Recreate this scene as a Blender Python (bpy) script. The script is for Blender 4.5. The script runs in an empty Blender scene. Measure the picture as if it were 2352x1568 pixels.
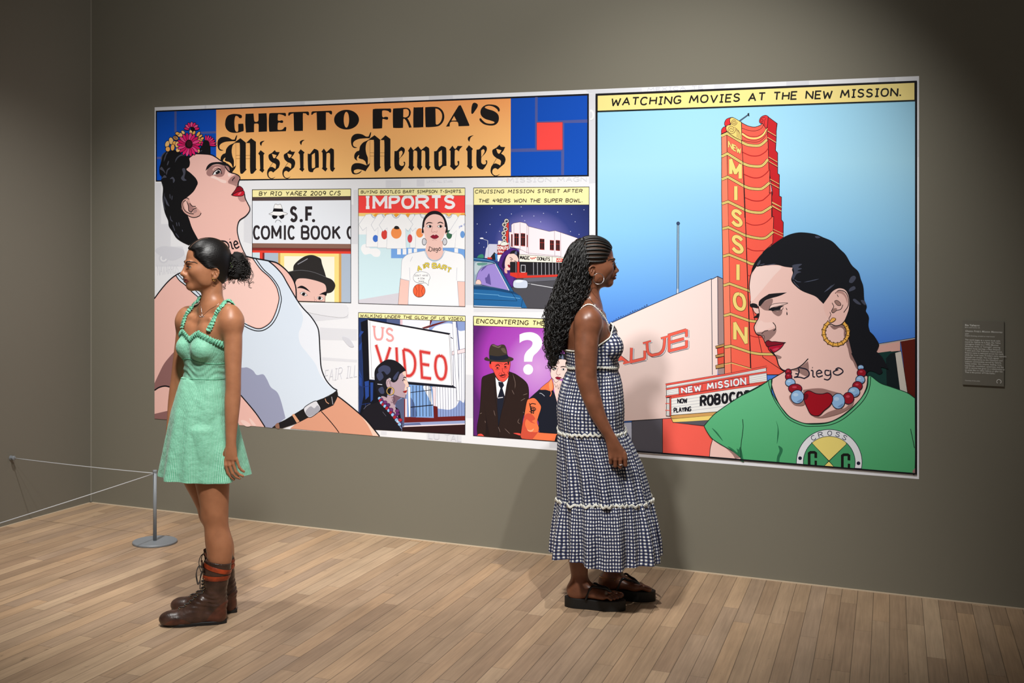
import bpy, bmesh, math, random
import numpy as np
from mathutils import Vector, Matrix
from mathutils.geometry import delaunay_2d_cdt

SC = bpy.context.scene
COL = SC.collection
# ------------------------------------------------------------------ camera, light, exposure
F, CX, HY, H = 3100.0, 1176.0, 489.6, 1.80      # focal length and horizon in photo pixels, eye height in metres
cam_data = bpy.data.cameras.new('camera')
cam_data.sensor_width = 36.0
cam_data.lens = 36.0 * F / 2352.0
cam_data.shift_y = -(784.0 - HY) / 2352.0
cam_data.clip_start = 0.05
cam = bpy.data.objects.new('camera', cam_data)
cam.location = (0, 0, H)
cam.rotation_euler = (math.radians(90), 0, 0)
COL.objects.link(cam)
SC.camera = cam
SC.view_settings.view_transform = 'Standard'
SC.view_settings.look = 'None'
SC.view_settings.exposure = 0.02
SC.view_settings.gamma = 1.0
SC.view_settings.use_curve_mapping = False

world = bpy.data.worlds.new('gallery_ambient')
SC.world = world
world.use_nodes = True
_bg = world.node_tree.nodes['Background']
_bg.inputs[0].default_value = (1.0, 0.96, 0.90, 1)
_bg.inputs[1].default_value = 0.11

# the two gallery walls: CORNER is where they meet, D runs along the long wall, N is its normal towards us
CORNER = Vector((-2.623, 8.410, 0.0))
D = Vector((0.90940, -0.41590, 0.0)).normalized()
N = Vector((D.y, -D.x, 0.0))
WALL_ANGLE = math.atan2(D.y, D.x)

def wall_point(u, off, z):
    return CORNER + D * u + N * off + Vector((0, 0, z))

def spot(name, u, off, z, tu, toff, tz, watts, deg, blend, rgb, radius=0.05):
    l = bpy.data.lights.new(name, 'SPOT')
    l.energy = watts
    l.spot_size = math.radians(deg)
    l.spot_blend = blend
    l.color = rgb
    l.shadow_soft_size = radius
    o = bpy.data.objects.new(name, l)
    p = wall_point(u, off, z)
    o.location = p
    o.rotation_euler = (wall_point(tu, toff, tz) - p).to_track_quat('-Z', 'Y').to_euler()
    COL.objects.link(o)
    return o

WARM = (1.0, 0.985, 0.955)
# track spotlights under the ceiling, out of the picture above, plus one added fill
spot('track_or_fill_spot', 2.78, 2.34, 3.70, 1.90, 0.27, 1.02, 66, 74, 1.0, WARM, 0.03)
spot('track_or_fill_spot', 4.52, 2.16, 3.74, 3.98, 0.35, 1.55, 295, 68, 1.0, WARM, 0.025)
spot('track_or_fill_spot', 1.40, 2.00, 3.73, 0.76, 0.50, 0.00, 370, 77, 1.0, WARM, 0.06)
spot('track_or_fill_spot', 3.70, 3.70, 3.73, 2.95, 1.45, 0.49, 560, 67, 1.0, WARM, 0.15)  # added front fill, brightens the floor and the visitors' near sides
spot('track_or_fill_spot', 3.64, 2.80, 3.78, 2.58, 0.20, 2.40, 225, 96, 1.0, WARM, 0.08)

# ------------------------------------------------------------------ helpers
def lin(c):
    c = c / 255.0
    return c / 12.92 if c <= 0.04045 else ((c + 0.055) / 1.055) ** 2.4

def rgb(r, g, b):
    return (lin(r), lin(g), lin(b), 1.0)

def new_mat(name):
    m = bpy.data.materials.new(name)
    m.use_nodes = True
    return m, m.node_tree.nodes, m.node_tree.links, m.node_tree.nodes['Principled BSDF']

_mats = {}
def plain(name, c, rough=0.5, metal=0.0, spec=0.5, coat=0.0):
    key = (name, c, rough, metal)
    if key not in _mats:
        m, n, l, b = new_mat(name)
        b.inputs['Base Color'].default_value = rgb(*c)
        b.inputs['Roughness'].default_value = rough
        b.inputs['Metallic'].default_value = metal
        b.inputs['Specular IOR Level'].default_value = spec
        b.inputs['Coat Weight'].default_value = coat
        _mats[key] = m
    return _mats[key]

def tag(o, label=None, cat=None, group=None, kind=None):
    if label: o['label'] = label
    if cat: o['category'] = cat
    if group: o['group'] = group
    if kind: o['kind'] = kind
    return o

def link_mesh(name, verts, faces, mats, parent=None, fmat=None, smooth=False, uv=None):
    me = bpy.data.meshes.new(name)
    me.from_pydata([tuple(v) for v in verts], [], [tuple(f) for f in faces])
    for m in (mats if isinstance(mats, (list, tuple)) else [mats]):
        me.materials.append(m)
    if fmat is not None:
        me.polygons.foreach_set('material_index', np.asarray(fmat, dtype=np.int32))
    if smooth:
        me.polygons.foreach_set('use_smooth', np.ones(len(me.polygons), dtype=bool))
    if uv is not None:                       # one uv per vertex
        lay = me.uv_layers.new(name='UVMap')
        vi = np.empty(len(me.loops), dtype=np.int32)
        me.loops.foreach_get('vertex_index', vi)
        lay.data.foreach_set('uv', np.asarray(uv, dtype=np.float32)[vi].ravel())
    me.update()
    o = bpy.data.objects.new(name, me)
    COL.objects.link(o)
    if parent is not None:
        o.parent = parent
    return o

def empty(name, loc=(0, 0, 0), rz=0.0, parent=None):
    o = bpy.data.objects.new(name, None)
    o.empty_display_size = 0.1
    o.location = loc
    o.rotation_euler = (0, 0, rz)
    COL.objects.link(o)
    if parent is not None:
        o.parent = parent
    return o

class MB:
    """collects simple shapes into one mesh"""
    def __init__(self):
        self.v, self.f, self.m = [], [], []
    def add(self, verts, faces, mi=0):
        b = len(self.v)
        self.v += [tuple(p) for p in verts]
        self.f += [tuple(i + b for i in f) for f in faces]
        self.m += [mi] * len(faces)
    def box(self, c, s, mi=0):
        x, y, z = c; a, b, d = (q / 2 for q in s)
        vs = [(x + i * a, y + j * b, z + k * d) for k in (-1, 1) for j in (-1, 1) for i in (-1, 1)]
        self.add(vs, [(0, 2, 3, 1), (4, 5, 7, 6), (0, 1, 5, 4), (2, 6, 7, 3), (0, 4, 6, 2), (1, 3, 7, 5)], mi)
    def lathe(self, prof, n=40, c=(0, 0, 0), mi=0):
        vs, fs = [], []
        for r, z in prof:
            for i in range(n):
                a = 2 * math.pi * i / n
                vs.append((c[0] + r * math.cos(a), c[1] + r * math.sin(a), c[2] + z))
        for k in range(len(prof) - 1):
            for i in range(n):
                j = (i + 1) % n
                fs.append((k * n + i, k * n + j, (k + 1) * n + j, (k + 1) * n + i))
        fs.append(tuple(range(n))[::-1]); fs.append(tuple((len(prof) - 1) * n + i for i in range(n)))
        self.add(vs, fs, mi)
    def tube(self, pts, r, n=8, mi=0, caps=True, closed=False):
        pts = [Vector(p) for p in pts]
        m = len(pts)
        rs = r if isinstance(r, (list, tuple, np.ndarray)) else [r] * m
        vs, fs = [], []
        up = None
        for i, p in enumerate(pts):
            if closed:
                t = pts[(i + 1) % m] - pts[i - 1]
            else:
                t = pts[min(i + 1, m - 1)] - pts[max(i - 1, 0)]
            t.normalize()
            if up is None:
                up = t.orthogonal().normalized()
            up = (up - t * up.dot(t))
            up = up.normalized() if up.length > 1e-6 else t.orthogonal().normalized()
            w = t.cross(up)
            for k in range(n):
                a = 2 * math.pi * k / n
                vs.append(p + (up * math.cos(a) + w * math.sin(a)) * rs[i])
        rng = m if closed else m - 1
        for i in range(rng):
            i2 = (i + 1) % m
            for k in range(n):
                k2 = (k + 1) % n
                fs.append((i * n + k, i * n + k2, i2 * n + k2, i2 * n + k))
        if caps and not closed:
            fs.append(tuple(range(n))[::-1]); fs.append(tuple((m - 1) * n + k for k in range(n)))
        self.add(vs, fs, mi)
    def build(self, name, mats, parent=None, smooth=False, origin=None):
        v = self.v
        if origin is not None:
            v = [(p[0] - origin[0], p[1] - origin[1], p[2] - origin[2]) for p in v]
        return link_mesh(name, v, self.f, mats, parent, self.m, smooth)

def pt(px, py, Z):
    return Vector(((px - CX) / F * Z, Z, H - (py - HY) / F * Z))

def floor_pt(px, py):
    return pt(px, py, F * H / (py - HY))

def catmull(pts, per=6, closed=False):
    """pts: list of (x, y[, corner]); corners break the spline"""
    P = [np.array(p[:2], float) for p in pts]
    K = [len(p) > 2 and p[2] for p in pts]
    n = len(P)
    out = []
    rng = n if closed else n - 1
    for i in range(rng):
        p1, p2 = P[i], P[(i + 1) % n]
        i0, i3 = i - 1, i + 2
        if K[i] or (not closed and i == 0): p0 = p1 * 2 - p2 if not (K[i] and K[(i + 1) % n]) else p1
        else: p0 = P[i0 % n]
        if K[(i + 1) % n] or (not closed and i + 2 > n - 1): p3 = p2 * 2 - p1
        else: p3 = P[i3 % n]
        if K[i] and K[(i + 1) % n]:
            out.append(p1); continue
        for k in range(per):
            t = k / per
            out.append(0.5 * ((2 * p1) + (-p0 + p2) * t + (2 * p0 - 5 * p1 + 4 * p2 - p3) * t * t + (-p0 + 3 * p1 - 3 * p2 + p3) * t ** 3))
    if not closed:
        out.append(P[-1])
    return np.array(out)

# ------------------------------------------------------------------ the room
def wall_material(name, c, seed):
    m, n, l, b = new_mat(name)
    tc = n.new('ShaderNodeTexCoord')
    no = n.new('ShaderNodeTexNoise'); no.inputs['Scale'].default_value = 1.3; no.inputs['Detail'].default_value = 3
    mr = n.new('ShaderNodeMapRange'); mr.inputs[3].default_value = 0.96; mr.inputs[4].default_value = 1.04
    mx = n.new('ShaderNodeMix'); mx.data_type = 'RGBA'; mx.blend_type = 'MULTIPLY'; mx.inputs[0].default_value = 1
    mx.inputs[6].default_value = rgb(*c)
    l.new(tc.outputs['Object'], no.inputs['Vector']); l.new(no.outputs['Fac'], mr.inputs[0])
    l.new(mr.outputs[0], mx.inputs[7]); l.new(mx.outputs[2], b.inputs['Base Color'])
    n2 = n.new('ShaderNodeTexNoise'); n2.inputs['Scale'].default_value = 260; n2.inputs['Detail'].default_value = 2
    bp = n.new('ShaderNodeBump'); bp.inputs['Strength'].default_value = 0.06; bp.inputs['Distance'].default_value = 0.002
    l.new(tc.outputs['Object'], n2.inputs['Vector']); l.new(n2.outputs['Fac'], bp.inputs['Height']); l.new(bp.outputs[0], b.inputs['Normal'])
    b.inputs['Roughness'].default_value = 0.75
    b.inputs['Specular IOR Level'].default_value = 0.25
    return m

WALL_H = 4.3
mat_wall = wall_material('grey_green_wall_paint', (122, 118, 105), 0)
mat_wall_left = wall_material('grey_wall_paint', (119, 115, 104), 1)

m = MB(); m.box((3.9, 0.06, WALL_H / 2), (7.8, 0.12, WALL_H))
wb = m.build('wall_back', mat_wall); wb.location = CORNER; wb.rotation_euler = (0, 0, WALL_ANGLE); tag(wb, kind='structure')
m = MB(); m.box((-0.06, -3.0, WALL_H / 2), (0.12, 6.24, WALL_H))
wl = m.build('wall_left', mat_wall_left); wl.location = CORNER; wl.rotation_euler = (0, 0, WALL_ANGLE); tag(wl, kind='structure')
# the pale filler line in the corner and along the foot of the walls
mat_seam = plain('pale_seam', (150, 146, 134), 0.8)
m = MB(); m.box((0.002, -0.002, WALL_H / 2), (0.004, 0.004, WALL_H))
o = m.build('trim_corner', mat_seam); o.location = CORNER; o.rotation_euler = (0, 0, WALL_ANGLE); tag(o, kind='structure')
mat_gap = plain('dusty_floor_edge', (196, 176, 150), 0.9)
m = MB(); m.box((3.9, -0.008, 0.0015), (7.8, 0.016, 0.003)); m.box((0.006, -3.0, 0.0015), (0.012, 6.0, 0.003))
o = m.build('trim_floor_edge', mat_gap); o.location = CORNER; o.rotation_euler = (0, 0, WALL_ANGLE); tag(o, kind='structure')

# floor: oak boards running towards the long wall; the boards fan very slightly
def floor_mesh():
    nu, nv = 61, 49
    us = np.linspace(0, 7.8, nu); vs = np.linspace(0, 8.6, nv)
    vpx_u = np.array([0.0, 0.8, 1.7, 3.0, 4.5, 6.0, 7.8]); vpx = np.array([2560, 2500, 2380, 2220, 2060, 2005, 1990.0])
    d2, n2 = np.array(D[:2]), np.array(N[:2])
    def slope(u):
        g = (np.interp(u, vpx_u, vpx) - CX) / F
        dirv = np.stack([-g, -np.ones_like(g)], -1)          # towards the camera
        return (dirv @ d2) / (dirv @ n2)                     # du per unit distance from the wall
    verts, uv = [], []
    for v in vs:
        for u in us:
            s = u
            for _ in range(30):
                s = 0.5 * s + 0.5 * (u - v * slope(np.array(s)))
            verts.append((u, -v, 0.0)); uv.append((float(s), float(v)))
    faces = [(j * nu + i, (j + 1) * nu + i, (j + 1) * nu + i + 1, j * nu + i + 1) for j in range(nv - 1) for i in range(nu - 1)]
    return verts, faces, uv

def floor_material():
    m, n, l, b = new_mat('worn_oak_boards')
    uv = n.new('ShaderNodeUVMap'); uv.uv_map = 'UVMap'
    sep = n.new('ShaderNodeSeparateXYZ'); l.new(uv.outputs[0], sep.inputs[0])
    def math_(op, a, bb=None, c=None):
        k = n.new('ShaderNodeMath'); k.operation = op
        for i, q in enumerate((a, bb, c)):
            if q is None: continue
            if isinstance(q, (int, float)): k.inputs[i].default_value = q
            else: l.new(q, k.inputs[i])
        return k.outputs[0]
    W = 0.0735
    bu = math_('DIVIDE', sep.outputs[0], W)
    row = math_('FLOOR', bu); fu = math_('FRACT', bu)
    wn = n.new('ShaderNodeTexWhiteNoise'); wn.noise_dimensions = '1D'; l.new(row, wn.inputs['W'])
    off = math_('MULTIPLY', wn.outputs[0], 7.3)
    bl = math_('ADD', math_('DIVIDE', sep.outputs[1], 0.95), off)
    seg = math_('FLOOR', bl); fl = math_('FRACT', bl)
    wn2 = n.new('ShaderNodeTexWhiteNoise'); wn2.noise_dimensions = '2D'
    cmb = n.new('ShaderNodeCombineXYZ'); l.new(row, cmb.inputs[0]); l.new(seg, cmb.inputs[1]); l.new(cmb.outputs[0], wn2.inputs['Vector'])
    ramp = n.new('ShaderNodeValToRGB')
    cr = ramp.color_ramp
    cr.elements[0].position = 0.0; cr.elements[0].color = rgb(158, 131, 106)
    cr.elements[1].position = 1.0; cr.elements[1].color = rgb(188, 161, 132)
    for p_, c_ in ((0.25, (170, 142, 114)), (0.5, (173, 146, 119)), (0.68, (164, 139, 116)), (0.82, (181, 149, 117))):
        e = cr.elements.new(p_); e.color = rgb(*c_)
    l.new(wn2.outputs[0], ramp.inputs[0])
    # grain: noise stretched along the board, shifted per board
    cg = n.new('ShaderNodeCombineXYZ')
    l.new(math_('MULTIPLY', sep.outputs[0], 95.0), cg.inputs[0]); l.new(math_('MULTIPLY', sep.outputs[1], 3.2), cg.inputs[1])
    l.new(math_('MULTIPLY', wn2.outputs[0], 40.0), cg.inputs[2])
    ng = n.new('ShaderNodeTexNoise'); ng.inputs['Scale'].default_value = 1.0; ng.inputs['Detail'].default_value = 6; ng.inputs['Roughness'].default_value = 0.65
    l.new(cg.outputs[0], ng.inputs['Vector'])
    g1 = n.new('ShaderNodeMapRange'); g1.inputs[1].default_value = 0.3; g1.inputs[2].default_value = 0.7; g1.inputs[3].default_value = 0.84; g1.inputs[4].default_value = 1.12
    l.new(ng.outputs[0], g1.inputs[0])
    # worn patches and dark marks
    cp = n.new('ShaderNodeCombineXYZ')
    l.new(math_('MULTIPLY', sep.outputs[0], 7.0), cp.inputs[0]); l.new(math_('MULTIPLY', sep.outputs[1], 2.2), cp.inputs[1])
    np_ = n.new('ShaderNodeTexNoise'); np_.inputs['Scale'].default_value = 1.0; np_.inputs['Detail'].default_value = 4; l.new(cp.outputs[0], np_.inputs['Vector'])
    g2 = n.new('ShaderNodeMapRange'); g2.inputs[1].default_value = 0.3; g2.inputs[2].default_value = 0.7; g2.inputs[3].default_value = 0.86; g2.inputs[4].default_value = 1.12
    l.new(np_.outputs[0], g2.inputs[0])
    cm = n.new('ShaderNodeCombineXYZ')
    l.new(math_('MULTIPLY', sep.outputs[0], 30.0), cm.inputs[0]); l.new(math_('MULTIPLY', sep.outputs[1], 11.0), cm.inputs[1])
    nm = n.new('ShaderNodeTexNoise'); nm.inputs['Scale'].default_value = 1.0; nm.inputs['Detail'].default_value = 3; l.new(cm.outputs[0], nm.inputs['Vector'])
    g3 = n.new('ShaderNodeMapRange'); g3.inputs[1].default_value = 0.70; g3.inputs[2].default_value = 0.80; g3.inputs[3].default_value = 1.0; g3.inputs[4].default_value = 0.45
    l.new(nm.outputs[0], g3.inputs[0])
    # joints
    eu = math_('MINIMUM', fu, math_('SUBTRACT', 1.0, fu))
    el = math_('MINIMUM', fl, math_('SUBTRACT', 1.0, fl))
    j1 = n.new('ShaderNodeMapRange'); j1.inputs[1].default_value = 0.010; j1.inputs[2].default_value = 0.028; j1.inputs[3].default_value = 0.42; j1.inputs[4].default_value = 1.0; l.new(eu, j1.inputs[0])
    j2 = n.new('ShaderNodeMapRange'); j2.inputs[1].default_value = 0.0008; j2.inputs[2].default_value = 0.0022; j2.inputs[3].default_value = 0.6; j2.inputs[4].default_value = 1.0; l.new(el, j2.inputs[0])
    joint = math_('MULTIPLY', j1.outputs[0], j2.outputs[0])
    v = math_('MULTIPLY', math_('MULTIPLY', g1.outputs[0], g2.outputs[0]), math_('MULTIPLY', g3.outputs[0], joint))
    mx = n.new('ShaderNodeMix'); mx.data_type = 'RGBA'; mx.blend_type = 'MULTIPLY'; mx.inputs[0].default_value = 1
    l.new(ramp.outputs[0], mx.inputs[6]); l.new(v, mx.inputs[7]); l.new(mx.outputs[2], b.inputs['Base Color'])
    b.inputs['Roughness'].default_value = 0.55
    b.inputs['Specular IOR Level'].default_value = 0.3
    bp = n.new('ShaderNodeBump'); bp.inputs['Strength'].default_value = 0.35; bp.inputs['Distance'].default_value = 0.002
    l.new(math_('MULTIPLY', joint, g1.outputs[0]), bp.inputs['Height']); l.new(bp.outputs[0], b.inputs['Normal'])
    return m

fv, ff, fuv = floor_mesh()
fl = link_mesh('floor', fv, ff, floor_material(), uv=fuv)
fl.location = CORNER; fl.rotation_euler = (0, 0, WALL_ANGLE); tag(fl, kind='structure')

# ------------------------------------------------------------------ low barrier in the corner
mat_steel = plain('grey_powder_coat', (128, 133, 138), 0.42)
mat_cord = plain('grey_elastic_cord', (176, 178, 180), 0.7)
post_p = floor_pt(355.8, 1246)
post = empty('barrier_post', post_p); tag(post, 'low grey steel barrier post on a round flat base in the corner', 'barrier post')
m = MB(); m.lathe([(0.112, 0.0), (0.120, 0.002), (0.120, 0.009), (0.117, 0.012), (0.02, 0.0125)], 64); m.build('base', mat_steel, post, False)
m = MB(); m.lathe([(0.0098, 0.012), (0.0098, 0.388)], 24); m.build('pole', mat_steel, post, True)
m = MB(); m.lathe([(0.0098, 0.384), (0.0118, 0.386), (0.0118, 0.395), (0.0105, 0.397)], 24); m.build('cap', mat_steel, post, False)
# anchor on the left wall
def left_wall_pt(px, py):
    a = (px - CX) / F
    s = (a * CORNER.y - CORNER.x) / (N.x - a * N.y)
    Z = CORNER.y + N.y * s
    return pt(px, py, Z), s
anc, anc_s = left_wall_pt(24.5, 1051)
an = empty('wall_anchor', anc, WALL_ANGLE); tag(an, 'small round grey cord anchor fixed low on the left wall', 'wall anchor')
def lathe_x(prof, n=24):
    mm = MB(); mm.lathe(prof, n)
    mm.v = [(z, y, x) for x, y, z in mm.v]
    return mm
lathe_x([(0.0135, 0.0), (0.0135, 0.004), (0.011, 0.005)]).build('plate', mat_steel, an, False)
lathe_x([(0.009, 0.004), (0.0085, 0.016), (0.0125, 0.017), (0.013, 0.027), (0.009, 0.030)]).build('knob', mat_steel, an, False)
def cord(p, q, sag=0.004, n=14):
    pts = []
    for i in range(n):
        t = i / (n - 1)
        c = p.lerp(q, t); c.z -= sag * 4 * t * (1 - t)
        pts.append(c)
    return pts
top = post_p + Vector((0, 0, 0.379))
c1a = anc + D * 0.026
ca = MB(); ca.tube(cord(c1a, top - (top - c1a).normalized() * 0.010), 0.0026, 8)
oc = ca.build('elastic_cord', mat_cord, None, True, c1a); oc.location = c1a
tag(oc, 'thin grey elastic cord stretched from the wall anchor to the low post', 'cord', 'elastic barrier cords')
far_end = top + Vector((-0.331, -0.944, 0.0)) * 2.2
d2_ = (far_end - top).normalized()
ca = MB(); ca.tube(cord(top + d2_ * 0.010, far_end, 0.006, 20), 0.0026, 8)
oc = ca.build('elastic_cord', mat_cord, None, True, top); oc.location = top
tag(oc, 'thin grey elastic cord running from the low post out past the left edge', 'cord', 'elastic barrier cords')

# ------------------------------------------------------------------ wall projection
_Dn, _Nn, _C = np.array(D), np.array(N), np.array(CORNER)
def wall_uz(p):
    """photo pixels -> metres along and up the long wall, plus metres per pixel there"""
    p = np.asarray(p, float).reshape(-1, 2)
    a = (p[:, 0] - CX) / F
    b = (p[:, 1] - HY) / F
    Z = (_C[0] * _Nn[0] + _C[1] * _Nn[1]) / (a * _Nn[0] + _Nn[1])
    u = (a * Z - _C[0]) * _Dn[0] + (Z - _C[1]) * _Dn[1]
    return u, H - b * Z, Z / F

# the text panel beside the mural
uA, zA, _ = wall_uz([(2211.2, 882.4), (2306.5, 887), (2211.2, 735)])
lab = empty('wall_text_panel', wall_point((uA[0] + uA[1]) / 2, 0.0, zA[0]), WALL_ANGLE)
tag(lab, 'small grey wall text panel with white writing right of the comic mural', 'text panel')
pw, ph = uA[1] - uA[0], zA[2] - zA[0]
mat_panel = plain('grey_panel_card', (112, 108, 97), 0.7)
m = MB(); m.box((0, -0.004, ph / 2), (pw, 0.008, ph)); m.build('board', mat_panel, lab)
mat_white_print = plain('white_print', (225, 224, 218), 0.7)
def panel_text(name, s, px, py, size, bold=0.0, shear=0.0, spacing=1.0):
    c = bpy.data.curves.new(name, 'FONT'); c.body = s; c.size = size; c.offset = bold; c.shear = shear
    c.space_line = spacing; c.resolution_u = 2
    t = bpy.data.objects.new(name, c); COL.objects.link(t)
    dg = bpy.context.evaluated_depsgraph_get()
    me = bpy.data.meshes.new_from_object(t.evaluated_get(dg))
    bpy.data.objects.remove(t)
    u, z, _s = wall_uz([(px, py)])
    me.transform(Matrix.Translation((u[0] - (uA[0] + uA[1]) / 2, -0.0085, z[0] - zA[0])) @ Matrix.Rotation(math.radians(90), 4, 'X'))
    me.materials.clear(); me.materials.append(mat_white_print)
    o = bpy.data.objects.new(name, me); COL.objects.link(o); o.parent = lab
    return o
panel_text('heading', 'Rio Yañez', 2216.8, 748.0, 0.0125, 0.0003)
panel_text('heading', '1980', 2241.5, 748.6, 0.009)
panel_text('heading', 'Born and works US', 2216.8, 752.4, 0.0082)
panel_text('title_line', "Ghetto Frida's Mission Memories", 2216.8, 761.4, 0.0121, 0.0001, 0.2)
panel_text('title_line', '2009\nDigital drawing, printed as vinyl mural', 2216.8, 767.3, 0.0085, 0, 0, 1.02)
panel_text('body_text', "This work began as a comic book style\nmural for Galería de la Raza. Rio Yañez\nreimagines Kahlo as a 1990s Mexican\nAmerican chola, or ‘homegirl’, wearing\nbamboo hoop earrings, a Bart Simpson\nT-shirt and a San Francisco Giants jacket.\nRivera’s name is tattooed across her neck,\nwhile her lover Leon Trotsky’s name appears\nbeneath her armpit. The work signals\nKahlo’s importance to the Chicanx/o and\nLatinx/o communities served by Galería.\nYañez writes: ‘Art, trauma, healing, love,\nheartbreak, revolution, queerness, and the\nwill to survive has given us a relationship to\nan artist like no other before or after her.\nThat is the power of Frida Kahlo.’", 2216.8, 781.0, 0.0098, 0.0001, 0, 1.02)
panel_text('credit_line', 'Courtesy of the artist', 2216.8, 874.0, 0.0075)
u_, z_, _s = wall_uz([(2295, 876)])
m = MB(); cu, cz = u_[0] - (uA[0] + uA[1]) / 2, z_[0] - zA[0]
pa = [(cu + 0.0095 * math.sin(a), -0.0086, cz + 0.0095 * math.cos(a)) for a in np.linspace(-2.4, 2.4, 22)]
m.tube(pa, 0.0017, 6); m.build('symbol', mat_white_print, lab)
# ------------------------------------------------------------------ the printed comic mural
MU0, MZ0, _ = wall_uz([(355.5, 961)]); MU0, MZ0 = MU0[0], MZ0[0]
mural = empty('comic_mural', wall_point(MU0, 0, MZ0), WALL_ANGLE)
tag(mural, 'huge printed comic-strip mural in bright panels on the long grey wall', 'mural')

A1=(350,230,7.84); A2=(490,230,6.5333); A3=(800,210,5.88); A4=(350,420,5.228); A5=(520,560,3.408); A6=(570,420,5.408)
B1=(810,420,5.407); B2=(1080,420,5.225); B3=(810,710,5.059); B4=(1075,710,4.752); B5=(1160,170,4.704); B6=(1640,170,4.752); B7=(1640,440,3.732)
C1=(1700,520,5.226); C2=(1700,780,4.752); C3=(1400,600,6.029); C4=(1400,820,5.808); C6=(350,700,4.9); PX=(0,0,1)

def rd(*segs):
    """(T, "x,y x,y! ...") pieces -> list of (px, py, corner) in photo pixels; ! marks a corner"""
    out = []
    for k in range(0, len(segs), 2):
        (ox, oy, s), txt = segs[k], segs[k + 1]
        for w in txt.split():
            c = w.endswith('!')
            x, y = w.rstrip('!').split(',')
            out.append((ox + float(x) / s, oy + float(y) / s, c))
    return out

_inks = {}
def ink(c):
    if c not in _inks:
        m, n, l, b = new_mat('print_%02x%02x%02x' % c)
        b.inputs['Base Color'].default_value = rgb(*c)
        b.inputs['Roughness'].default_value = 0.6
        b.inputs['Specular IOR Level'].default_value = 0.2
        _inks[c] = m
    return _inks[c]

def ramp_ink(name, stops, mode, a, b_, zscale=1.0):
    """printed colour gradient across the sheet; mode 'z': by height between a and b_, 'r': by distance from a"""
    m, n, l, b = new_mat(name)
    tc = n.new('ShaderNodeTexCoord')
    if mode == 'z':
        sp = n.new('ShaderNodeSeparateXYZ'); l.new(tc.outputs['Object'], sp.inputs[0]); src = sp.outputs[2]
        lo, hi = a, b_
    else:
        mp = n.new('ShaderNodeMapping'); mp.vector_type = 'POINT'
        mp.inputs['Location'].default_value = (-a[0], 0, -a[1] * zscale); mp.inputs['Scale'].default_value = (1, 0, zscale)
        l.new(tc.outputs['Object'], mp.inputs[0])
        ln = n.new('ShaderNodeVectorMath'); ln.operation = 'LENGTH'; l.new(mp.outputs[0], ln.inputs[0]); src = ln.outputs['Value']
        lo, hi = 0.0, b_
    mr = n.new('ShaderNodeMapRange'); mr.inputs[1].default_value = lo; mr.inputs[2].default_value = hi; l.new(src, mr.inputs[0])
    rp = n.new('ShaderNodeValToRGB'); cr = rp.color_ramp
    cr.elements[0].position = stops[0][0]; cr.elements[0].color = rgb(*stops[0][1])
    cr.elements[1].position = stops[-1][0]; cr.elements[1].color = rgb(*stops[-1][1])
    for p_, c_ in stops[1:-1]:
        e = cr.elements.new(p_); e.color = rgb(*c_)
    l.new(mr.outputs[0], rp.inputs[0]); l.new(rp.outputs[0], b.inputs['Base Color'])
    b.inputs['Roughness'].default_value = 0.6; b.inputs['Specular IOR Level'].default_value = 0.2
    return m

def loc_uz(px, py):
    u, z, _ = wall_uz([(px, py)])
    return u[0] - MU0, z[0] - MZ0

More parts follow.
